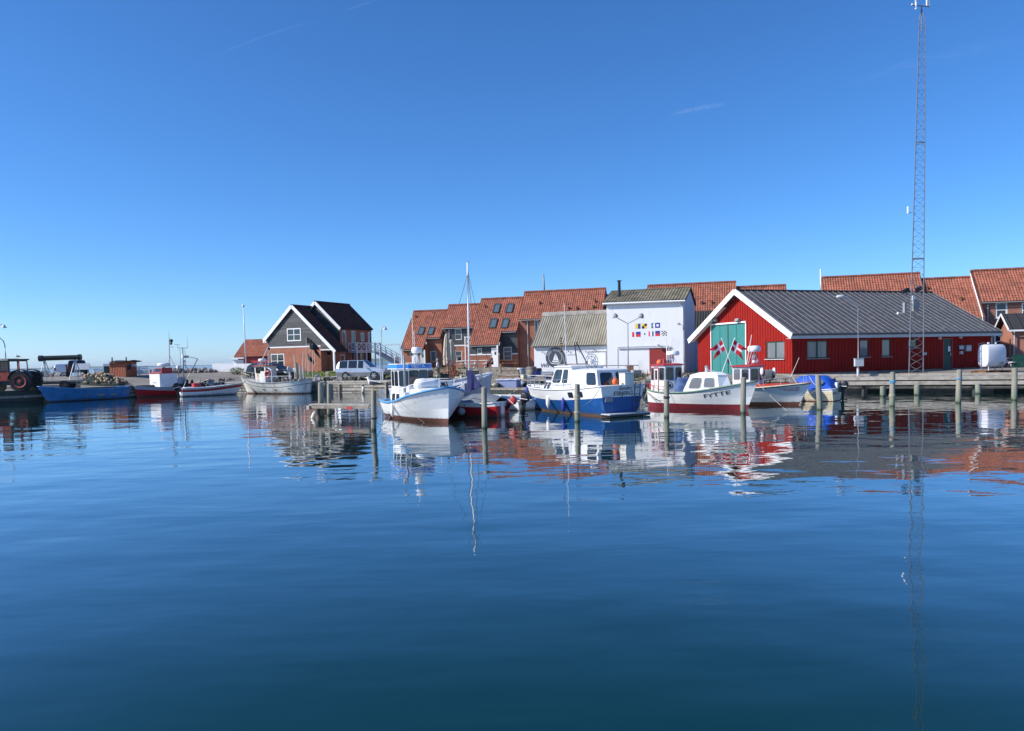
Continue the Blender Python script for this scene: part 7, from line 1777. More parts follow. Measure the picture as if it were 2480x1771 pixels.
tt = loc_frame(TR) @ Vector((.1, 0, 2.55)); gull('small pale gull standing on the tractor cab roof', tt, R(160), .8)
# boat-lift trailer with the long black roller
a = P(96, 63.5); TL = thing('boat_trailer', 'flat boat trailer with two A frames holding a long black roller', 'trailer', (a.x, a.y, a.z), R(10))
xr_ = (184-96)/FPX*63.5*1.02; zt_ = at(140, 867, 63.5).z-a.z
mb = MB(); mb.b2(-.3, xr_+.3, -.7, .7, .62, .74, 'woodlt'); mb.b2(.4, xr_-.2, -.6, .6, .45, .62, 'darksteel'); mb.b2(-1.2, .4, -.06, .06, .5, .58, 'rust'); mb.build('bed', TL)
for x in (.38, xr_-.35):
    mb = MB()
    for dx in (-.32, .32):
        for y in (-.6,): mb.beam((x+dx, y, .74), (x, 0, zt_-.1), .05, .05, 'lgrey')
        mb.beam((x+dx, .6, .74), (x, 0, zt_-.1), .05, .05, 'lgrey')
    mb.build('frame', TL)
mb = MB(); mb.lathe((xr_/2+.05, 0, zt_+.0), [(.05, -xr_/2-.1), (.25, -xr_/2-.08), (.25, -xr_/2+.2), (.2, -xr_/2+.24), (.2, xr_/2-.2), (.25, xr_/2-.16), (.25, xr_/2+.08), (.05, xr_/2+.1)], 'black', 18, rot=Matrix.Rotation(R(89.3), 3, 'Y')); mb.build('roller', TL, smooth=40)
for x in (xr_-1.0,):
    for sd in (1, -1): t = MB(); t.lathe((x, sd*.72, .36), [(.2, -.1), (.36, -.1), (.36, .1), (.2, .1)], 'rubber', 20, axis='Y'); t.lathe((x, sd*.74, .36), [(.2, -.08), (.18, .05), (.04, .06)], 'grey', 14, axis='Y'); t.build('wheel', TL)
# hut
a = P(265, 78.5); H_ = thing('harbour_hut', 'small orange brown board hut with black felt roof beside the pile of floats', 'hut', (a.x, a.y, a.z-.1), R(-15))
xh = 1.9; mb = MB()
wall(mb, (0, 0), (xh, 0), 0, [(0, 1.5), (xh, 1.5)], [], 'hut', batten=.2); wall(mb, (xh, 0), (xh, 1.6), 0, [(0, 1.5), (.8, 1.6), (1.6, 1.48)], [(.25, .8, .7, 1.35)], 'hut', batten=.2); wall(mb, (0, 1.6), (0, 0), 0, [(0, 1.5), (1.6, 1.5)], [], 'hut'); wall(mb, (xh, 1.6), (0, 1.6), 0, [(0, 1.5), (xh, 1.5)], [], 'hut'); mb.build('wall', H_)
window(H_, (xh, 0), (xh, 1.6), (.25, .8, .7, 1.35), mat='felt', glass='glass', fw=.05)
mb = MB(); mb.grid([[(x, y, 1.56+.12*math.sin(PI*min(1, max(0, y/1.6)))+.04*math.sin(x*3)) for x in (-.45, .25, .95, 1.6, 2.3)] for y in (-.4, .35, .8, 1.3, 2.0)], 'felt'); mb.grid([[(x, y, 1.50+.12*math.sin(PI*min(1, max(0, y/1.6)))+.04*math.sin(x*3)) for x in (-.45, .25, .95, 1.6, 2.3)] for y in (-.4, .35, .8, 1.3, 2.0)], 'felt'); mb.build('roof', H_)
for (x, y) in ((.15, .2), (1.6, .5)): mb = MB(); mb.tube((x, y, 1.45), (x+.03, y, 2.0), .06, .06, 8, 'felt'); mb.build('chimney', H_)
mb = MB(); mb.b2(xh+.02, xh+.035, 0.9, 1.12, 1.05, 1.32, 'lgrey'); mb.b2(xh+.02, xh+.035, 1.2, 1.5, 1.0, 1.32, 'lgrey'); mb.build('notice', H_)
# nets and floats heaped on the quay
a = P(232, 71.5); mb = MB(); rr = random.Random(11)
rows = []
for j in range(9):
    v = j/8; row = []
    for i in range(15):
        u = i/14; x = -1.9+4.6*u; y = -1.0+2.2*v; h = 1.35*math.sin(PI*u)**.7*math.sin(PI*v)**.8*(1-.45*u)*(1+.2*math.sin(u*17+v*9)); row.append((x, y, max(0, h)-.02))
    rows.append(row)
mb.grid(rows, 'net'); nh = mb.build('net_heap', None, loc=(a.x, a.y, a.z)); tag(nh, 'dark heap of fishing nets on the quay under the pale floats', 'fishing net')
fm = None
for i in range(96):
    u = rr.uniform(.03, .97); v = rr.uniform(.04, .75); x = -1.9+4.6*u; y = -1.0+2.2*v; h = 1.35*math.sin(PI*u)**.7*math.sin(PI*v)**.8*(1-.45*u)
    if fm is None:
        mb = MB(); mb.lathe((0, 0, 0), [(.03, -.09), (.085, -.06), (.1, 0), (.085, .06), (.03, .09)], 'float', 9); fm = mb.build('net_float', None, smooth=True); o = fm
    else: o = fm.copy(); col.objects.link(o)
    o.location = (a.x+x, a.y+y, a.z+h+.04); o.rotation_euler = (rr.uniform(0, 3), rr.uniform(0, 3), rr.uniform(0, 3)); sc = rr.uniform(.55, 1.5); o.scale = (sc, sc, sc)
    tag(o, 'pale cork float lying on the heap of nets beside the hut', 'net float', 'floats on the net heap')
# information board
a = P(199, 73); q = thing('notice_board', 'white notice board on a post beside the black pickup', 'sign', (a.x, a.y, a.z), R(5)); mb = MB(); mb.b2(-.65, .65, -.03, .03, 1.1, 1.68, 'whiteclean'); mb.build('panel', q)
for x in (-.45, .45): mb = MB(); mb.tube((x, .05, 0), (x, .05, 1.3), .035, .035, 6, 'grey'); mb.build('leg', q)
# stone block quay edging beam with planks left of trailer
a = P(95, 66); mb = MB(); mb.b2(-3, 2.5, -.1, .1, 0, .2, 'woodlt'); mb.b2(-2, 3.0, .25, .45, 0, .28, 'wood'); tag(mb.build('timber_baulk', None, loc=(a.x, a.y, a.z), rz=R(12)), 'pale timber baulks lying on the quay behind the tractor', 'timber')
# green litter box by the hut
a = P(262, 80); q = thing('litter_box', 'dark green box with a white top beside the hut', 'box', (a.x, a.y, a.z), R(10)); mb = MB(); mb.b2(-.35, .35, -.3, .3, 0, 1.0, 'dkgreen'); mb.build('body', q); mb = MB(); mb.b2(-.38, .38, -.33, .33, 1.0, 1.25, 'whiteclean'); mb.build('lid', q)

# ------------------------------------------------------------------ fences
def rail_fence(label, pxa, pxb, Ya, Yb, hgt, nb, group='white fences along the shore', solid=False):
    a = P(pxa, Ya); b = P(pxb, Yb); d = Vector((b.x-a.x, b.y-a.y)); L = d.length; f = thing('board_fence', label, 'fence', tuple(a), math.atan2(d.y, d.x), group); dz = (b.z-a.z)/L
    for k in range(nb):
        z0 = .12+(hgt-.12)*k/nb; h = (hgt-.12)/nb*(.84 if solid else .62); mb = MB(); mb.prism([(0, -.03, z0), (L, -.03, z0+dz*L), (L, -.03, z0+h+dz*L), (0, -.03, z0+h)], (0, .03, 0), 'whiteclean'); mb.build('board', f)
    n = max(2, int(L/1.8))
    for i in range(n+1): mb = MB(); x = L*i/n; mb.b2(x-.05, x+.05, .0, .1, dz*x-.1, hgt+dz*x, 'whiteclean'); mb.build('post', f)
rail_fence('white slatted fence between the hut and the small red boat', 312, 362, 79, 82, 1.0, 5)
rail_fence('short white slatted fence left of the orange brown hut', 226, 262, 84, 85, .8, 4)
rail_fence('tall closed white board fence in front of the tiled garage', 515, 612, 90, 88.5, 1.05, 7, solid=True)
# boulders of the breakwater
rr = random.Random(21); rk = []
for i in range(4):
    mb = MB(); mb.rock((0, 0, 0), .5, 'rock', 40+i); rk.append(mb)
protos = []
n = 0
for i in range(150):
    s_ = rr.uniform(-52, 14); t_ = rr.uniform(23.5, 28)
    if s_ > -4 and rr.random() < .2: continue
    q = quay_pt(t_, s_); k = i % 4
    if len(protos) <= k: o = rk[k].build('boulder', None); protos.append(o)
    else: o = protos[k].copy(); col.objects.link(o)
    sc = rr.uniform(.5, 1.2); o.location = (q.x, q.y, gz(q.x, q.y)+.15*sc); o.rotation_euler = (rr.uniform(-.4, .4), rr.uniform(-.4, .4), rr.uniform(0, 6)); o.scale = (sc, sc, sc)
    tag(o, 'grey boulder of the breakwater along the sea behind the quay', 'boulder', 'boulders of the breakwater')
for i in range(80):
    px = rr.uniform(380, 520); Y = rr.uniform(88, 92); q = P(px, Y); o = protos[i % 4].copy(); col.objects.link(o); sc = rr.uniform(.35, .8); o.location = (q.x, q.y, q.z+.15*sc+rr.uniform(0, .35)); o.rotation_euler = (rr.uniform(-.4, .4), rr.uniform(-.4, .4), rr.uniform(0, 6)); o.scale = (sc, sc, sc)
    tag(o, 'grey boulder in the rock bank left of the tall white board fence', 'boulder', 'boulders of the rock bank')
# bushes
def bush(label, p, r_, h, n, seed, mat='leaf', group=None):
    rr = random.Random(seed); b_ = thing('shrub', label, 'shrub', p, 0, group); mb = MB()
    for i in range(n):
        a = rr.uniform(0, 2*PI); q = r_*math.sqrt(rr.random()); z = h*rr.random()*(1-.4*q/r_); c = Vector((q*math.cos(a), q*math.sin(a), z)); d = Vector((rr.uniform(-1, 1), rr.uniform(-1, 1), rr.uniform(-.2, 1.2))).normalized()*rr.uniform(.08, .18); e = d.cross(Vector((0, 0, 1))).normalized()*.05 if abs(d.z) < .99*d.length else Vector((.05, 0, 0))
        mb.add([c-e, c+e, c+d], [(0,1,2)], mat)
    mb.build('foliage', b_); mb = MB()
    for i in range(5): a = i*1.3; mb.tube((0, 0, -.1), (r_*.5*math.cos(a), r_*.5*math.sin(a), h*.7), .02, .008, 5, 'wood')
    mb.build('stem', b_)
bush('small green shrub in front of the tall white board fence', tuple(P(573, 87)), .75, .9, 600, 1)
bush('round green shrub on the shore behind the boat trailer', tuple(P(103, 82)), .7, .9, 500, 2)

# ------------------------------------------------------------------ posts, lamps, mast
def lamp_head(mb, p, mat='lgrey', r=.2, tilt=0.0, rz=0.0):
    q = Matrix.Rotation(rz, 3, 'Z') @ Matrix.Rotation(tilt, 3, 'Y'); mb.lathe(p, [(r, -.02), (r*.95, .04), (r*.6, .16), (r*.25, .24), (.04, .28)], mat, 14, rot=q)
def lamp_post(label, base, top_pts, heads, r=.045, mat='grey', extra=None):
    o = thing('street_lamp', label, 'street lamp', tuple(base), 0, 'harbour street lamps'); M0 = Vector(base); mb = MB(); mb.path([Vector(p)-M0 for p in top_pts], r, mat, 8); mb.lathe((0, 0, 0), [(r*1.8, -.05), (r*1.8, .6), (r, .7)], mat, 10); mb.build('pole', o, smooth=50)
    for h, ti in heads: mb = MB(); lamp_head(mb, Vector(h)-M0, tilt=ti); mb.build('lamp_shade', o, smooth=50)
    if extra: extra(o, M0)
    return o
b_ = P(926, 67.5); t = at(923.5, 800, 67.5); lamp_post('tall street lamp with one white shade between the silver car and the terrace', b_, [b_, t, t+Vector((.1, 0, .3)), t+Vector((.35, 0, .33))], [((t.x+.33, t.y, t.z+.05), 0)], mat='lgrey')
b_ = P(1521, 59.2); j = at(1520.5, 784, 59.2); l_ = at(1491, 768, 59.2); r_ = at(1552, 768, 59.2)
o = thing('street_lamp', 'double armed street lamp in front of the white storehouse', 'street lamp', tuple(b_), 0, 'harbour street lamps'); mb = MB(); mb.tube((0, 0, 0), tuple(j-b_), .05, .035, 8, 'grey'); mb.build('pole', o, smooth=True)
for e, ti in ((l_, -.35), (r_, .35)): mb = MB(); mb.tube(tuple(j-b_), tuple(e-b_), .03, .03, 6, 'grey'); mb.build('arm', o); mb = MB(); mb.lathe(e-b_+Vector((0, 0, -.02)), [(.20, -.04), (.22, .03), (.18, .2), (.08, .3), (.02, .32)], 'grey', 14, rot=Matrix.Rotation(ti, 3, 'Y')); mb.build('lamp_shade', o, smooth=50)
b_ = P(2078, 50.6); t = at(2079, 752, 50.6); k = at(2076, 741, 50.4); e = at(2042, 719, 49.6)
def box_(o, M0):
    q = at(2078, 878, 50.6)-M0; mb = MB(); mb.box((q.x, q.y-.12, q.z), (.56, .2, .5), 'lgrey'); mb.box((q.x, q.y-.12, q.z+.26), (.6, .24, .04), 'grey'); mb.build('junction_box', o)
o = lamp_post('curved street lamp with a pale box halfway up, in front of the red shed', b_, [b_, t, k, at(2060, 730, 50), e], [], mat='lgrey', extra=box_)
mb = MB(); mb.ball(at(2036, 718.5, 49.5)-b_, .26, 'lgrey', 14, 8, sc=(1.15, .6, .45)); mb.build('lamp_shade', o, smooth=True)
b_ = P(14, 70); mid = at(11, 838, 70); lamp_post('bent lamp pole behind the tractor, its arm leaving the picture', b_, [b_, at(13.5, 860, 70), at(12, 838, 70), at(8, 826, 70), at(0, 819, 70), at(-20, 815, 70)], [(at(-22, 815, 70), 0)])
b_ = P(-30, 68); lamp_post('lamp whose white shade reaches into the left edge of the picture', b_, [b_, at(-30, 800, 68), at(-24, 786, 68), at(4, 786, 68)], [(at(10, 794, 68), 0)], mat='lgrey')
def pole(name, label, cat, px0, py0, px1, py1, Y, r0, r1, mat, ball=None, group=None):
    b_ = at(px1, py1, Y); t = at(px0, py0, Y); o = thing(name, label, cat, tuple(b_), 0, group); mb = MB(); mb.tube((0, 0, 0), tuple(t-b_), r0, r1, 8, mat); mb.build('pole', o, smooth=True)
    if ball: mb = MB(); mb.ball(t-b_, ball, mat, 10, 8); mb.build('ball', o, smooth=True)
pole('flagpole', 'tall white flagpole in front of the tiled garage', 'flagpole', 589, 741, 597, 902, 93, .09, .05, 'whiteclean', .17, 'white flagpoles')
pole('flagpole', 'slender white pole in front of the leftmost terrace house', 'flagpole', 998, 762, 1002, 896, 76, .05, .03, 'cream', None, 'white flagpoles')
pole('yacht_mast', 'far grey yacht mast rising behind the terrace ridge', 'mast', 1316, 664, 1319, 720, 110, .14, .1, 'grey', None, 'far masts over the roofs')
pole('yacht_mast', 'far white mast left of the long terrace roof behind the red shed', 'mast', 1987, 652, 1989, 720, 96, .1, .07, 'whiteclean', None, 'far masts over the roofs')
pole('stone_post', 'short white post standing at the foot of the quay wall', 'post', 880, 936, 880, 950, 64.5, .13, .1, 'cream')
a = P(921, 66.8); q = thing('gate_frame', 'thin white metal frame with a flat top bar beside the outside stair', 'frame', tuple(a), 0); t1 = at(920, 836, 66.8)-a; t2 = at(968, 834, 66.8)-a; t3 = at(969, 880, 66.8)-a
mb = MB(); mb.tube((0, 0, 0), tuple(t1), .05, .05, 6, 'lgrey'); mb.build('post', q); mb = MB(); mb.beam(tuple(t1+Vector((.4, 0, -.02))), tuple(t2), .06, .12, 'whiteclean'); mb.build('top_bar', q); mb = MB(); mb.tube(tuple(t2), tuple(t3), .03, .03, 6, 'lgrey'); mb.build('post', q)

def radio_mast():
    b_ = onz(2213, 908, .96); Y = b_.y; o = thing('radio_mast', 'tall three legged lattice radio mast on a brick footing in front of the red shed', 'mast', (b_.x, b_.y, .96), R(12))
    top = at(2231.5, 52, Y+.0); Ht = top.z-.96; cx, cy = top.x-b_.x, top.y-b_.y; Mi = Matrix.Rotation(-R(12), 3, 'Z'); sh = Mi @ Vector((cx, cy, 0))
    R0, R1 = .56, .24; A = [R(200), R(320), R(80)]
    def leg(i, v):
        r_ = R0+(R1-R0)*v; return Vector((r_*math.cos(A[i])+sh.x*v, r_*math.sin(A[i])+sh.y*v, .12+(Ht-.12)*v))
    for i in range(3): mb = MB(); mb.tube(leg(i, 0), leg(i, 1), .036, .024, 6, 'maststeel'); mb.tube(leg(i, 1), Vector((sh.x, sh.y, Ht+.85)), .022, .02, 6, 'maststeel'); mb.build('leg', o)
    n = 46
    for i in range(3):
        mb = MB(); j = (i+1) % 3
        for k in range(n):
            v0, v1 = k/n, (k+1)/n
            if k < 12:
                mb.tube(leg(i, v0), leg(j, v1), .013, .013, 4, 'maststeel', caps=False); mb.tube(leg(j, v0), leg(i, v1), .013, .013, 4, 'maststeel', caps=False)
            else:
                a, b = (i, j) if k % 2 else (j, i); mb.tube(leg(a, v0), leg(b, v1), .011, .011, 4, 'maststeel', caps=False)
                if i != 1: mb.tube(leg(j, v0), leg(i, v0), .009, .009, 4, 'maststeel', caps=False)
        for v in (.0, .33, .66): mb.tube(leg(i, v), leg(j, v), .03, .03, 5, 'maststeel')
        mb.build('bracing', o)
    mb = MB(); mb.tube((sh.x, sh.y, Ht-.6), (sh.x, sh.y, Ht+1.0), .03, .03, 6, 'maststeel'); mb.tube((sh.x-.72, sh.y, Ht+.98), (sh.x+.62, sh.y, Ht+.98), .028, .028, 6, 'maststeel'); mb.tube((sh.x+.05, sh.y-.3, Ht+.98), (sh.x+.4, sh.y+.3, Ht+1.25), .025, .025, 6, 'maststeel'); mb.build('crossarm', o)
    mb = MB(); mb.ball((sh.x-.7, sh.y, Ht+1.03), .06, 'whiteclean', 8, 6); mb.tube((sh.x-.42, sh.y, Ht+.75), (sh.x-.42, sh.y, Ht+1.2), .06, .06, 8, 'whiteclean'); mb.lathe((sh.x-.42, sh.y, Ht+1.2), [(.03, 0), (.1, .08), (.03, .14)], 'whiteclean', 8); mb.build('wind_sensor', o)
    for dx in (.4, .58): mb = MB(); mb.tube((sh.x+dx, sh.y, Ht+1.0), (sh.x+dx, sh.y, Ht+2.4), .045, .045, 8, 'whiteclean'); mb.build('antenna', o)
    v = .655*.5+.33*0
    p = Mi @ (at(2199, 508, Y)-Vector((b_.x, b_.y, .96))); mb = MB(); mb.tube((p.x, p.y, p.z-.25), (p.x, p.y, p.z+.2), .06, .06, 8, 'whiteclean'); mb.tube((p.x, p.y, p.z-.2), (p.x+.3, p.y, p.z-.2), .02, .02, 5, 'maststeel'); mb.build('antenna', o)
    def lp(px, py, dy=0): return Mi @ (at(px, py, Y+dy)-Vector((b_.x, b_.y, .96)))
    for px, py in ((2194, 704), (2225, 700)): p = lp(px, py); mb = MB(); mb.box(p, (.42, .2, .24), 'black', rot=Matrix.Rotation(R(-25), 3, 'Y')); mb.tube(p, p+Vector((.1, .1, -.3)), .02, .02, 5, 'maststeel'); mb.build('floodlight', o)
    mb = MB(); a, b = lp(2192, 714), lp(2233, 714); mb.tube(a, b, .025, .025, 5, 'maststeel'); mb.build('bracket', o)
    p = lp(2216, 740); mb = MB(); mb.box(p, (.45, .3, .75), 'grey'); mb.box(p+Vector((-.15, 0, .5)), (.2, .2, .25), 'whiteclean'); mb.build('equipment_box', o)
    p = lp(2191, 746); mb = MB(); mb.box(p, (.16, .2, .7), 'grey'); mb.tube(p+Vector((0, 0, -.3)), p+Vector((-.5, 0, -.36)), .025, .025, 6, 'lgrey'); mb.ball(p+Vector((-.52, 0, -.36)), .08, 'whiteclean', 8, 6); mb.build('siren', o)
    mb = MB(); mb.box((0, 0, .02), (1.3, 1.1, .24), 'rust'); mb.build('footing', o)
M['maststeel'] = pm('grey_lattice_steel', (.17,.18,.20), .55, metal=.2, var=.1)
radio_mast()

# white tank on a pallet
def tank():
    a = at(2402, 900, 52.5); g = .98; o = thing('storage_tank', 'white rounded oil tank standing on a wooden pallet beside the red shed', 'tank', (a.x, a.y, g), R(12)); Lt, W_, H_ = 1.48, .95, 1.55; rows = []
    n = 24
    for x, k in ((-Lt/2, .0), (-Lt/2, .86), (-Lt/2+.03, .95), (-Lt/2+.1, 1), (Lt/2-.1, 1), (Lt/2-.03, .95), (Lt/2, .86), (Lt/2, .0)):
        row = []
        for i in range(n):
            t = 2*PI*i/n; c = math.copysign(abs(math.cos(t))**.62, math.cos(t)); s_ = math.copysign(abs(math.sin(t))**.62, math.sin(t)); row.append((x, W_/2*c*k, .36+H_/2+H_/2*s_*k))
        rows.append(row)
    mb = MB(); mb.grid(rows, 'plastic', close=True); mb.build('vessel', o, smooth=32)
    for x in (-.55, .55):
        for y in (-.3, .3): mb = MB(); mb.tube((x, y, .14), (x, y, .5), .035, .035, 6, 'plastic'); mb.build('leg', o)
    mb = MB(); mb.tube((-.3, 0, 1.95), (-.3, 0, 2.05), .07, .07, 8, 'plastic'); mb.tube((.3, 0, 1.95), (.3, 0, 2.03), .06, .06, 8, 'plastic'); mb.path([(-.86, .2, 1.8), (-.9, .2, 1.95), (-.6, .2, 2.02), (-.3, .1, 2.0)], .015, 'grey', 5); mb.build('filler_pipe', o)
    mb = MB(); mb.b2(.18, .5, -.49, -.478, .42, .72, 'grey'); mb.build('hatch', o)
    pl = thing('pallet', 'wooden pallet under the white rounded tank', 'pallet', (a.x, a.y, g), R(12)); mb = MB()
    for i in range(7): mb.b2(-1.05, 1.05, -.55+.16*i, -.43+.16*i, .11, .135, 'varnish')
    mb.build('board', pl)
    for x in (-.95, 0, .95): mb = MB(); mb.b2(x-.08, x+.08, -.55, .65, 0, .11, 'varnish'); mb.build('bearer', pl)
tank()
# crossed Danish flags on leaning staffs
def flag(label, p_top, p_bot, Y, left, s=1.0):
    t = at(*p_top, Y); b_ = at(*p_bot, Y); o = thing('flag', label, 'flag', tuple(b_), 0, 'crossed red and white flags'); v = t-b_; mb = MB(); mb.tube((0, 0, 0), tuple(v), .018, .018, 6, 'whiteclean'); mb.ball(tuple(v), .035, 'whiteclean', 8, 6); mb.build('staff', o)
    ax = -v.normalized(); fly = Vector((0, 1, 0)).cross(ax); fly = fly if (fly.x < 0) == left else -fly
    Hh = .52*s; Ww = .78*s; st = v+ax*.06; fly = (fly*.93+Vector((0, 0, -.36))).normalized()
    def q(u, w_): return st+fly*(u*Ww)+ax*(w_*Hh)+Vector((0, .04*math.sin(u*6), 0))
    mb = MB(); us = [0, .27, .40, .70]; ws = [0, .40, .60, 1.0]
    for i in range(3):
        for j in range(3):
            mt = 'whiteclean' if i == 1 or j == 1 else 'danred'; mb.add([q(us[i], ws[j]), q(us[i+1], ws[j]), q(us[i+1], ws[j+1]), q(us[i], ws[j+1])], [(0,1,2,3)], mt)
    mb.add([q(.7, 0), q(1.12, -.05), q(.7, .40)], [(0,1,2)], 'danred'); mb.add([q(.7, .6), q(1.12, 1.05), q(.7, 1.0)], [(0,1,2)], 'danred')
    mb.add([q(.7, .4), q(.78, .45), q(.78, .55), q(.7, .6)], [(0,1,2,3)], 'whiteclean'); mb.build('cloth', o)
M['danred'] = pm('flag_red_cloth', (.52,.012,.03), .8, var=.06)
flag('swallow tailed red flag with white cross flying left, left of the crossed pair', (1748, 821), (1775, 896), 40.8, True, 1.05)
flag('swallow tailed red flag with white cross flying right, right of the crossed pair', (1779, 820), (1748, 903), 40.6, False, 1.05)

# ------------------------------------------------------------------ terrace furniture and quay clutter
def parasol(label, px, ytop, ybot, Y, r_, mat='canvas'):
    b_ = P(px, Y); t = at(px-3, ytop, Y); o = thing('closed_parasol', label, 'parasol', tuple(b_), 0, 'closed parasols'); h = t.z-b_.z; mb = MB(); mb.tube((0, 0, 0), (0, 0, h), .04, .03, 8, 'wood'); mb.build('pole', o)
    rows = []; n = 20
    for v, k in ((.22, .9), (.35, 1.0), (.6, .85), (.85, .6), (.97, .35), (1, .05)): rows.append([(r_*k*(1+.3*math.cos(8*a))*math.cos(a), r_*k*(1+.3*math.cos(8*a))*math.sin(a), h*v) for a in [2*PI*i/(n*2) for i in range(n*2)]])
    mb = MB(); mb.grid(rows, mat, close=True); mb.build('canopy', o, smooth=True)
parasol('tall closed beige parasol before the terrace, left of a pair', 1083, 808, 893, 72, .3); parasol('closed grey beige parasol right behind the tallest one', 1094, 822, 890, 75, .34)
def picnic(label, px, Y, mat, rz=0.0, s=1.0):
    b_ = P(px, Y); o = thing('picnic_table', label, 'table', tuple(b_), rz, 'picnic tables by the terrace'); mb = MB(); mb.b2(-.9, .9, -.38, .38, .72, .77, mat); mb.build('top', o)
    for y in (-.75, .75): mb = MB(); mb.b2(-.9, .9, y-.14, y+.14, .42, .46, mat); mb.build('bench', o)
    for x in (-.65, .65): mb = MB(); mb.beam((x, -.75, 0), (x, -.1, .72), .06, .08, mat); mb.beam((x, .75, 0), (x, .1, .72), .06, .08, mat); mb.b2(x-.03, x+.03, -.85, .85, .36, .42, mat); mb.build('leg', o)
picnic('grey wooden picnic table below the beige parasols', 1106, 77, 'woodlt', R(-10)); picnic('white picnic table in front of the second terrace house', 1137, 79, 'whiteclean', R(-14)); picnic('white picnic table left of the seated person', 1166, 79.5, 'whiteclean', R(-20))
picnic('white garden table on the grass right of the red shed', 2446, 60, 'whiteclean', R(20)); picnic('wooden table on the grass in front of the blackboarded house', 1233, 77, 'varnish', R(-8))
picnic('pale picnic table beside the leftmost terrace house porch', 992, 80, 'cream', R(-14))
def barrel(label, px, Y, r_, h, mat):
    b_ = P(px, Y); o = thing('planter_tub', label, 'tub', tuple(b_), 0, 'tubs by the steps'); mb = MB(); mb.lathe((0, 0, 0), [(r_*.85, 0), (r_, h*.5), (r_*.88, h)], mat, 18); mb.build('tub', o, smooth=50)
    mb = MB()
    for z in (.12, .8): mb.lathe((0, 0, h*z), [(r_*.95, -.02), (r_*.97, .02)], 'darksteel', 18)
    mb.build('hoop', o)
barrel('pale grey tub at the grass edge, left of three', 1262, 66, .42, .75, 'lgrey'); barrel('larger weathered tub between the two other tubs', 1287, 64, .46, .95, 'wood'); barrel('black drum beside the low annex', 1302, 66, .38, .7, 'black')
M['rusttimber'] = pm('brown_sleeper_wood', (.19,.12,.075), .85, var=.3, scale=4)
# wide timber steps up the bank
for k in range(6):
    for (sa, sb, lb) in ((20.5, 31, 'right'),):
        t_ = .7+k*1.0; z = .98+.14*k; a = quay_pt(t_, sa+1.5); b = quay_pt(t_, sb+.3*k); c = (a+b)/2; L_ = (b-a).length; mb = MB(); rr = random.Random(k); u = 0
        while u < L_: l = min(rr.uniform(2, 4), L_-u); mb.box((u+l/2-L_/2, rr.uniform(-.04, .04), rr.uniform(-.02, .02)), (l-.05, .26, .26), 'wood' if rr.random() < .6 else 'rusttimber'); u += l
        tag(mb.build('timber_step', None, loc=(c.x, c.y, z+.02), rz=math.atan2(QD1.y, QD1.x)), ['lowest', 'second', 'third', 'fourth', 'fifth', 'topmost'][k]+' row of railway sleepers stepping up the bank', 'step', 'sleeper steps up the bank')
M['sheetblue'] = pm('pale_blue_sheet', (.22,.26,.42), .85, var=.1); M['sheetpale'] = pm('pale_plastic_sheet', (.55,.58,.68), .6, var=.12)
# low landing stage in front of the steps
a = at(1178, 950, 56.2); b = at(1300, 950, 54.0); ls = thing('landing_stage', 'low dark timber landing stage between the grey hull and the blue cruiser', 'jetty', (a.x, a.y, 0), math.atan2(b.y-a.y, b.x-a.x)); L_ = math.hypot(b.x-a.x, b.y-a.y); zs_ = .52
mb = MB(); mb.b2(0, L_, 0, 4.2, zs_-.08, zs_, 'wood'); mb.build('deck', ls); mb = MB()
x = .05
while x < L_: mb.b2(x, x+.22, -.06, .0, -.6, zs_-.03, 'wooddk'); x += .25
mb.b2(0, L_, -.12, -.06, zs_-.14, zs_+.04, 'wood'); mb.build('front_piling', ls)
mb = MB(); mb.b2(.0, L_*.9, -.7, -.5, .0, .1, 'lgrey'); mb.build('floating_boom', ls)
def onstage(px, d=1.0): q = at(px, 930, 55.5+d); return Vector((q.x, q.y, zs_))
# goods on the stage
q = onstage(1233, 1.2); o = thing('covered_crate', 'crate under a pale blue sheet on the landing stage', 'crate', tuple(q), R(-20)); mb = MB(); mb.b2(-.75, .75, -.5, .5, 0, .55, 'sheetblue'); mb.build('body', o); mb = MB(); rr = random.Random(5)
mb.grid([[(-.85+1.7*i/8, -.58+1.16*j/6, .56+.1*math.sin(i*1.9+j)*math.sin(j*1.1)+.05*((i*j) % 3)) for i in range(9)] for j in range(7)], 'sheetpale'); mb.build('sheet', o, smooth=True)
for i, (px, d, mt, r_, lb) in enumerate(((1186, 1.0, 'wood', .2, 'brown sack at the left end of the landing stage'), (1197, 1.6, 'rope', .28, 'tan bundle of rope on the landing stage'), (1206, .9, 'net', .25, 'dark bundle of net on the landing stage'), (1212, 1.8, 'cream', .26, 'pale bundle beside the sheeted crate'), (1262, 2.4, 'sheetpale', .34, 'whitish bundle right of the sheeted crate'), (1275, 1.4, 'net', .3, 'dark net bundle behind the blue cruiser bow'))):
    q = onstage(px, d); mb = MB(); mb.rock((0, 0, r_*.6), r_, mt, 70+i); tag(mb.build('bundle', None, smooth=True, loc=tuple(q)), lb, 'bundle', 'bundles on the landing stage')
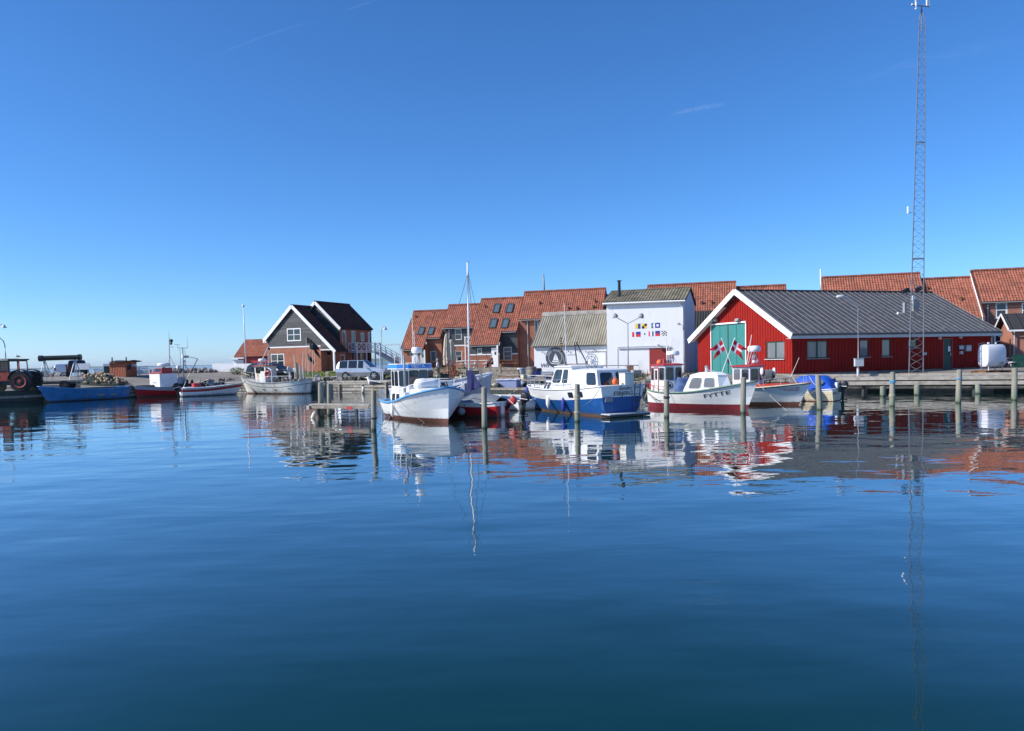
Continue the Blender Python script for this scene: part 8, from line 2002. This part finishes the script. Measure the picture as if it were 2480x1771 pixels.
# clutter along the bank: boxes, tyres, hoops, reels
def cratebox(label, px, Y, w_, d_, h, mat, rz=0.0, dz=0.0, group='boxes on the quay'):
    q = P(px, Y, dz); o = thing('fish_box', label, 'box', tuple(q), rz, group); mb = MB(); t = .03
    mb.b2(-w_/2, w_/2, -d_/2, d_/2, 0, t, mat); mb.b2(-w_/2, w_/2, -d_/2, -d_/2+t, t, h, mat); mb.b2(-w_/2, w_/2, d_/2-t, d_/2, t, h, mat); mb.b2(-w_/2, -w_/2+t, -d_/2+t, d_/2-t, t, h, mat); mb.b2(w_/2-t, w_/2, -d_/2+t, d_/2-t, t, h, mat); mb.build('body', o)
    mb = MB(); mb.b2(-w_/2-.02, w_/2+.02, -d_/2-.02, -d_/2, h-.06, h, mat); mb.build('rim', o)
cratebox('grey box at the foot of the double armed lamp', 1500, 60, .8, .6, .55, 'grey', R(10)); cratebox('brown wooden box beside the double armed lamp', 1526, 61, .5, .5, .95, 'varnish', R(-15)); cratebox('pale box leaning behind the deck box of the blue cruiser', 1540, 60.5, .7, .5, .6, 'lgrey', R(20))
cratebox('white box on the bank behind the VESTA boat', 1067, 64.5, .7, .5, .45, 'cream', R(12)); cratebox('rusty box on the bank below the parasols', 1099, 64.5, .7, .6, .5, 'rust', R(-8)); cratebox('blue box near the annex wall', 1306, 63.5, .7, .5, .55, 'flagblue', R(5)); cratebox('white box on the table height shelf by the annex', 1325, 62.5, .9, .6, .6, 'lgrey', R(-10)); cratebox('small white box behind the silver car tail', 809, 71.5, .5, .4, .45, 'whiteclean', R(0))
def tyre(label, p, r_=.32, w_=.2, flat=True, mat='rubber', group='old tyres on the quay'):
    o = thing('tyre', label, 'tyre', tuple(p), random.uniform(0, 3), group); mb = MB(); n = 16; pr = [(r_*.55, -w_/2), (r_*.95, -w_/2), (r_, -w_/4), (r_, w_/4), (r_*.95, w_/2), (r_*.55, w_/2)]; rot = None if flat else Matrix.Rotation(PI/2, 3, 'X')
    rows = []
    for q, z in pr+[pr[0]]:
        row = [Vector((q*math.cos(2*PI*i/n), q*math.sin(2*PI*i/n), z)) for i in range(n)]; rows.append([(rot @ v if rot else v)+Vector((0, 0, w_/2 if flat else r_)) for v in row])
    mb.grid(rows, mat, close=True); mb.build('ring', o, smooth=50)
tyre('black tyre lying flat at the quay edge left of the silver car', P(790, 69.5)); tyre('second tyre stacked on the one left of the silver car', P(790, 69.5, .2), .3); tyre('tyre lying flat right behind the trawler stern', P(775, 69.8), .36)
tyre('pale hoop leaning at the trawler stern', P(768, 69.0), .34, .08, False, 'lgrey')
for i, (px, Y, lb) in enumerate(((1052, 65, 'dark net heap on the bank behind the VESTA roof'), (1086, 65.5, 'net heap under the parasols'), (1118, 65, 'dark net heap behind the grey hull'), (800, 69.0, 'branchy net bundle at the quay edge before the silver car'), (845, 68.5, 'low net bundle under the silver car side'), (872, 68.3, 'flat dark net under the front wheel of the silver car'), (500, 75.5, 'dark gear heap on the quay corner left of the trawler'), (545, 74, 'small gear heap beside the trawler bow'))):
    q = P(px, Y); rr = random.Random(80+i); mb = MB()
    for k in range(26): mb.ball((rr.uniform(-.7, .7), rr.uniform(-.4, .4), rr.uniform(.0, .35)), rr.uniform(.06, .16), rr.choice(['net', 'net', 'wooddk', 'rope', 'rust', 'grey']), 6, 4)
    for k in range(10): a_ = Vector((rr.uniform(-.8, .8), rr.uniform(-.4, .4), .1)); mb.tube(a_, a_+Vector((rr.uniform(-.6, .6), rr.uniform(-.2, .2), rr.uniform(.05, .5))), .018, .012, 5, 'wood')
    tag(mb.build('net_heap', None, loc=tuple(q)), lb, 'net heap', 'net heaps along the quay')
rr = random.Random(77)
for i, (px, Y, kind) in enumerate(((1035, 64, 0), (1046, 63.5, 1), (1074, 63.2, 2), (1110, 63.6, 1), (1128, 63, 0), (1150, 62.6, 2), (1163, 63.5, 1), (1190, 63.6, 3), (1212, 63.8, 0), (1236, 64, 1), (1248, 63, 3), (1271, 62.5, 2), (1292, 61.8, 1), (1316, 61.2, 3), (1335, 61, 1), (1358, 60.3, 2), (1376, 60, 0), (1440, 59.2, 1), (1462, 59, 2), (1480, 58.6, 3))):
    q = P(px, Y); mt = rr.choice(['net', 'wood', 'rust', 'grey', 'cream', 'flagblue', 'rope']); place = ['behind the VESTA roof', 'on the bank below the parasols', 'behind the grey hull', 'at the foot of the sleeper steps', 'beside the planter tubs', 'along the annex front', 'in front of the storehouse'][min(6, i//3)]
    if kind == 0: o = thing('gear_post', 'short weathered post hung with a rope hoop ' + place, 'post', tuple(q), 0, 'posts on the bank'); mb = MB(); mb.tube((0, 0, -.2), (0, 0, rr.uniform(.8, 1.3)), .08, .07, 8, 'wood'); mb.build('post', o); mb = MB(); mb.path([(.2*math.cos(a), .1*math.sin(a), .55+.22*math.sin(a)) for a in [2*PI*k/12 for k in range(13)]], .025, 'rope', 5); mb.build('rope', o)
    elif kind == 1:
        mb = MB()
        for k in range(14): mb.ball((rr.uniform(-.5, .5), rr.uniform(-.3, .3), rr.uniform(0, .3)), rr.uniform(.08, .17), rr.choice(['net', 'net', 'wooddk', mt]), 6, 4)
        tag(mb.build('gear_heap', None, loc=tuple(q)), 'small %s gear heap ' % {'net': 'dark', 'wood': 'brown', 'rust': 'rusty', 'grey': 'grey', 'cream': 'pale', 'flagblue': 'blue', 'rope': 'tan'}[mt] + place + ', ' + ['leftmost', 'second', 'middle', 'fourth', 'rightmost'][i*5//20] + ' stretch', 'gear heap', 'small gear heaps on the bank')
    elif kind == 2:
        w_ = rr.uniform(.5, .8); o = thing('fish_crate_stack', 'stack of shallow %s fish crates ' % {'net': 'dark', 'wood': 'brown', 'rust': 'rusty', 'grey': 'grey', 'cream': 'pale', 'flagblue': 'blue', 'rope': 'tan'}[mt] + place, 'crates', tuple(q), rr.uniform(-.5, .5), 'crate stacks on the bank')
        for k in range(rr.randint(2, 4)): mb = MB(); mb.b2(-w_/2, w_/2, -.25, .25, .2*k, .2*k+.15, mt); mb.b2(-w_/2-.03, w_/2+.03, -.28, .28, .2*k+.15, .2*k+.185, mt); mb.build('crate', o)
    else:
        mb = MB()
        for k in range(5): mb.beam((rr.uniform(-1, -.4), rr.uniform(-.2, .2), .06+.07*k), (rr.uniform(.5, 1.1), rr.uniform(-.2, .2), .08+.07*k), .1, .06, 'wood' if k % 2 else 'woodlt')
        tag(mb.build('plank_pile', None, loc=tuple(q), rz=rr.uniform(-.4, 0)), 'untidy pile of grey planks ' + place + (' at the left' if i % 2 else ''), 'planks', 'plank piles on the bank')
# thin reddish posts and nets hung under the parasol
q = P(1095, 66); o = thing('hung_net', 'reddish net hung on two pale posts below the parasols', 'net', tuple(q), R(-15)); rr = random.Random(9)
for x in (-.45, .45): mb = MB(); mb.tube((x, 0, 0), (x, 0, 1.9), .035, .03, 6, 'cream'); mb.build('post', o)
mb = MB()
for k in range(60): x = rr.uniform(-.6, .6); z = rr.uniform(.7, 1.8); mb.path([(x, rr.uniform(-.1, .1), z), (x+rr.uniform(-.2, .2), rr.uniform(-.1, .1), z-.3), (x+rr.uniform(-.2, .2), 0, z-.6)], .02, 'rust' if k % 3 else 'redtrim', 4)
mb.build('net', o)
# reeds and rubble between the cruiser and the green rimmed boat
rr = random.Random(31)
for i in range(46):
    s_ = rr.uniform(32.5, 46); t_ = rr.uniform(-1.6, .4); q = quay_pt(t_, s_); mb = MB(); r_ = rr.uniform(.28, .55); mb.rock((0, 0, 0), r_, 'rock' if rr.random() < .7 else 'concrete', 100+i)
    tag(mb.build('boulder', None, loc=(q.x, q.y, max(.0, .15+.42*(t_+1.6)))), 'rubble stone in the bank behind the stern of the blue cruiser', 'boulder', 'rubble of the quay bank')
mb = MB()
for i in range(1500):
    s_ = rr.uniform(38.5, 45.5); t_ = rr.uniform(-1.3, 1.2); q = quay_pt(t_, s_); z = .2+.3*(t_+1.3); a_ = rr.uniform(0, 2*PI); h = rr.uniform(.3, 1.0); c = Vector((q.x, q.y, z)); e = Vector((.02, .01, 0)); mb.add([c-e, c+e, c+Vector((.2*math.cos(a_), .2*math.sin(a_), h))], [(0,1,2)], 'reed' if rr.random() < .75 else 'leaf')
tag(mb.build('reeds'), 'dry reeds and grass growing on the rubble bank by the storehouse', 'reeds', kind='stuff')
q = quay_pt(1.2, 42.3); o = thing('concrete_ledge', 'pale concrete ledge carrying the orange buoys', 'ledge', (q.x, q.y, .9), math.atan2(QD1.y, QD1.x)); mb = MB(); mb.b2(-1.3, 1.5, -.3, .4, 0, .16, 'cream'); mb.build('slab', o)
for i, (dx, dz, r_, lb) in enumerate(((-.35, .40, .28, 'lower left'), (.2, .38, .27, 'lower middle'), (-.15, .82, .27, 'upper left'), (.15, 1.2, .25, 'topmost'), (.62, .34, .22, 'small lower right'))):
    p_ = Vector((q.x, q.y, .9))+Vector((QD1.x, QD1.y, 0))*dx; b_ = thing('buoy', lb+' orange ball buoy in the heap by the dark red door', 'buoy', (p_.x, p_.y, p_.z+dz-.0), 0, 'orange ball buoys'); mb = MB(); mb.ball((0, 0, 0), r_, 'orange', 14, 10); mb.build('ball', b_, smooth=True); mb = MB(); mb.tube((0, 0, r_*.95), (0, 0, r_+.07), .04, .03, 8, 'flagblue'); mb.build('eye', b_)
# faint contrails high in the sky
def cloud(label, pts, Y, wpx, dens, seed):
    rows = [[], [], []]; n = len(pts)
    for i, (px, py) in enumerate(pts):
        k = wpx*math.sin(PI*(i+.35)/(n+.0))**.6
        rows[0].append(at(px, py-k, Y)); rows[1].append(at(px, py, Y*.995)); rows[2].append(at(px, py+k, Y))
    mt = bpy.data.materials.new('cloud_wisp'); mt.use_nodes = True; nt = mt.node_tree; L = nt.links.new; nt.nodes.remove(nt.nodes['Principled BSDF']); out = nt.nodes['Material Output']
    df = nt.nodes.new('ShaderNodeBsdfTranslucent'); d2 = nt.nodes.new('ShaderNodeBsdfDiffuse'); am = nt.nodes.new('ShaderNodeAddShader'); tr = nt.nodes.new('ShaderNodeBsdfTransparent'); mx = nt.nodes.new('ShaderNodeMixShader'); L(df.outputs[0], am.inputs[0]); L(d2.outputs[0], am.inputs[1])
    uv = nt.nodes.new('ShaderNodeUVMap'); sp = nt.nodes.new('ShaderNodeSeparateXYZ'); L(uv.outputs[0], sp.inputs[0])
    n1 = nt.nodes.new('ShaderNodeTexNoise'); n1.inputs['Scale'].default_value = 5; n1.inputs['Detail'].default_value = 7; mp = nt.nodes.new('ShaderNodeMapping'); mp.inputs['Scale'].default_value = (3, 1.2, 1); mp.inputs['Location'].default_value = (seed, 0, 0); L(uv.outputs[0], mp.inputs[0]); L(mp.outputs[0], n1.inputs['Vector'])
    def m2(op, a, b):
        q = nt.nodes.new('ShaderNodeMath'); q.operation = op
        for i, z in enumerate((a, b)):
            if isinstance(z, (int, float)): q.inputs[i].default_value = z
            else: L(z, q.inputs[i])
        return q.outputs[0]
    v = sp.outputs['Y']; u = sp.outputs['X']; e = m2('MULTIPLY', m2('MULTIPLY', v, m2('SUBTRACT', 1, v)), 4); g = m2('MULTIPLY', m2('MULTIPLY', u, m2('SUBTRACT', 1, u)), 4)
    f = m2('MULTIPLY', m2('POWER', e, 2.0), m2('POWER', g, .5)); k = nt.nodes.new('ShaderNodeMapRange'); L(n1.outputs['Fac'], k.inputs[0]); k.inputs[1].default_value = .38; k.inputs[2].default_value = .75
    L(m2('MULTIPLY', m2('MULTIPLY', f, k.outputs[0]), dens), mx.inputs[0]); L(tr.outputs[0], mx.inputs[1]); L(am.outputs[0], mx.inputs[2]); L(mx.outputs[0], out.inputs['Surface'])
    M['_c'] = mt; mb = MB(); mb.grid(rows, '_c'); o = mb.build('cloud'); uvl = o.data.uv_layers.new(name='UVMap')
    for poly in o.data.polygons:
        for li in poly.loop_indices: vi = o.data.loops[li].vertex_index; uvl.data[li].uv = ((vi % n)/(n-1), (vi//n)/2)
    tag(o, kind='structure')
cloud('', [(495, 145), (560, 118), (630, 92), (700, 68), (765, 50)], 18000, 4, .06, 1)
cloud('', [(830, 28), (870, 14), (912, 0)], 18000, 3.5, .08, 2)
cloud('', [(1625, 278), (1665, 268), (1710, 260), (1760, 252)], 18000, 9, .15, 3)
cloud('', [(2050, 205), (2200, 165), (2350, 130), (2520, 95)], 18000, 34, .05, 4)
# ------------------------------------------------------------------ sea air between the harbour and the far coast
mb = MB(); mb.b2(-12500, 12500, -500, 12500, -4, 62, 'water'); hz = mb.build('haze'); hz.data.materials.clear()
mt = bpy.data.materials.new('sea_haze'); mt.use_nodes = True; nt_ = mt.node_tree; nt_.nodes.remove(nt_.nodes['Principled BSDF'])
pv = nt_.nodes.new('ShaderNodeVolumePrincipled'); pv.inputs['Color'].default_value = (.72, .84, 1, 1); pv.inputs['Density'].default_value = .00006; pv.inputs['Anisotropy'].default_value = .3
nt_.links.new(pv.outputs[0], nt_.nodes['Material Output'].inputs['Volume']); hz.data.materials.append(mt); tag(hz, kind='stuff')
scene.cycles.volume_bounces = 0
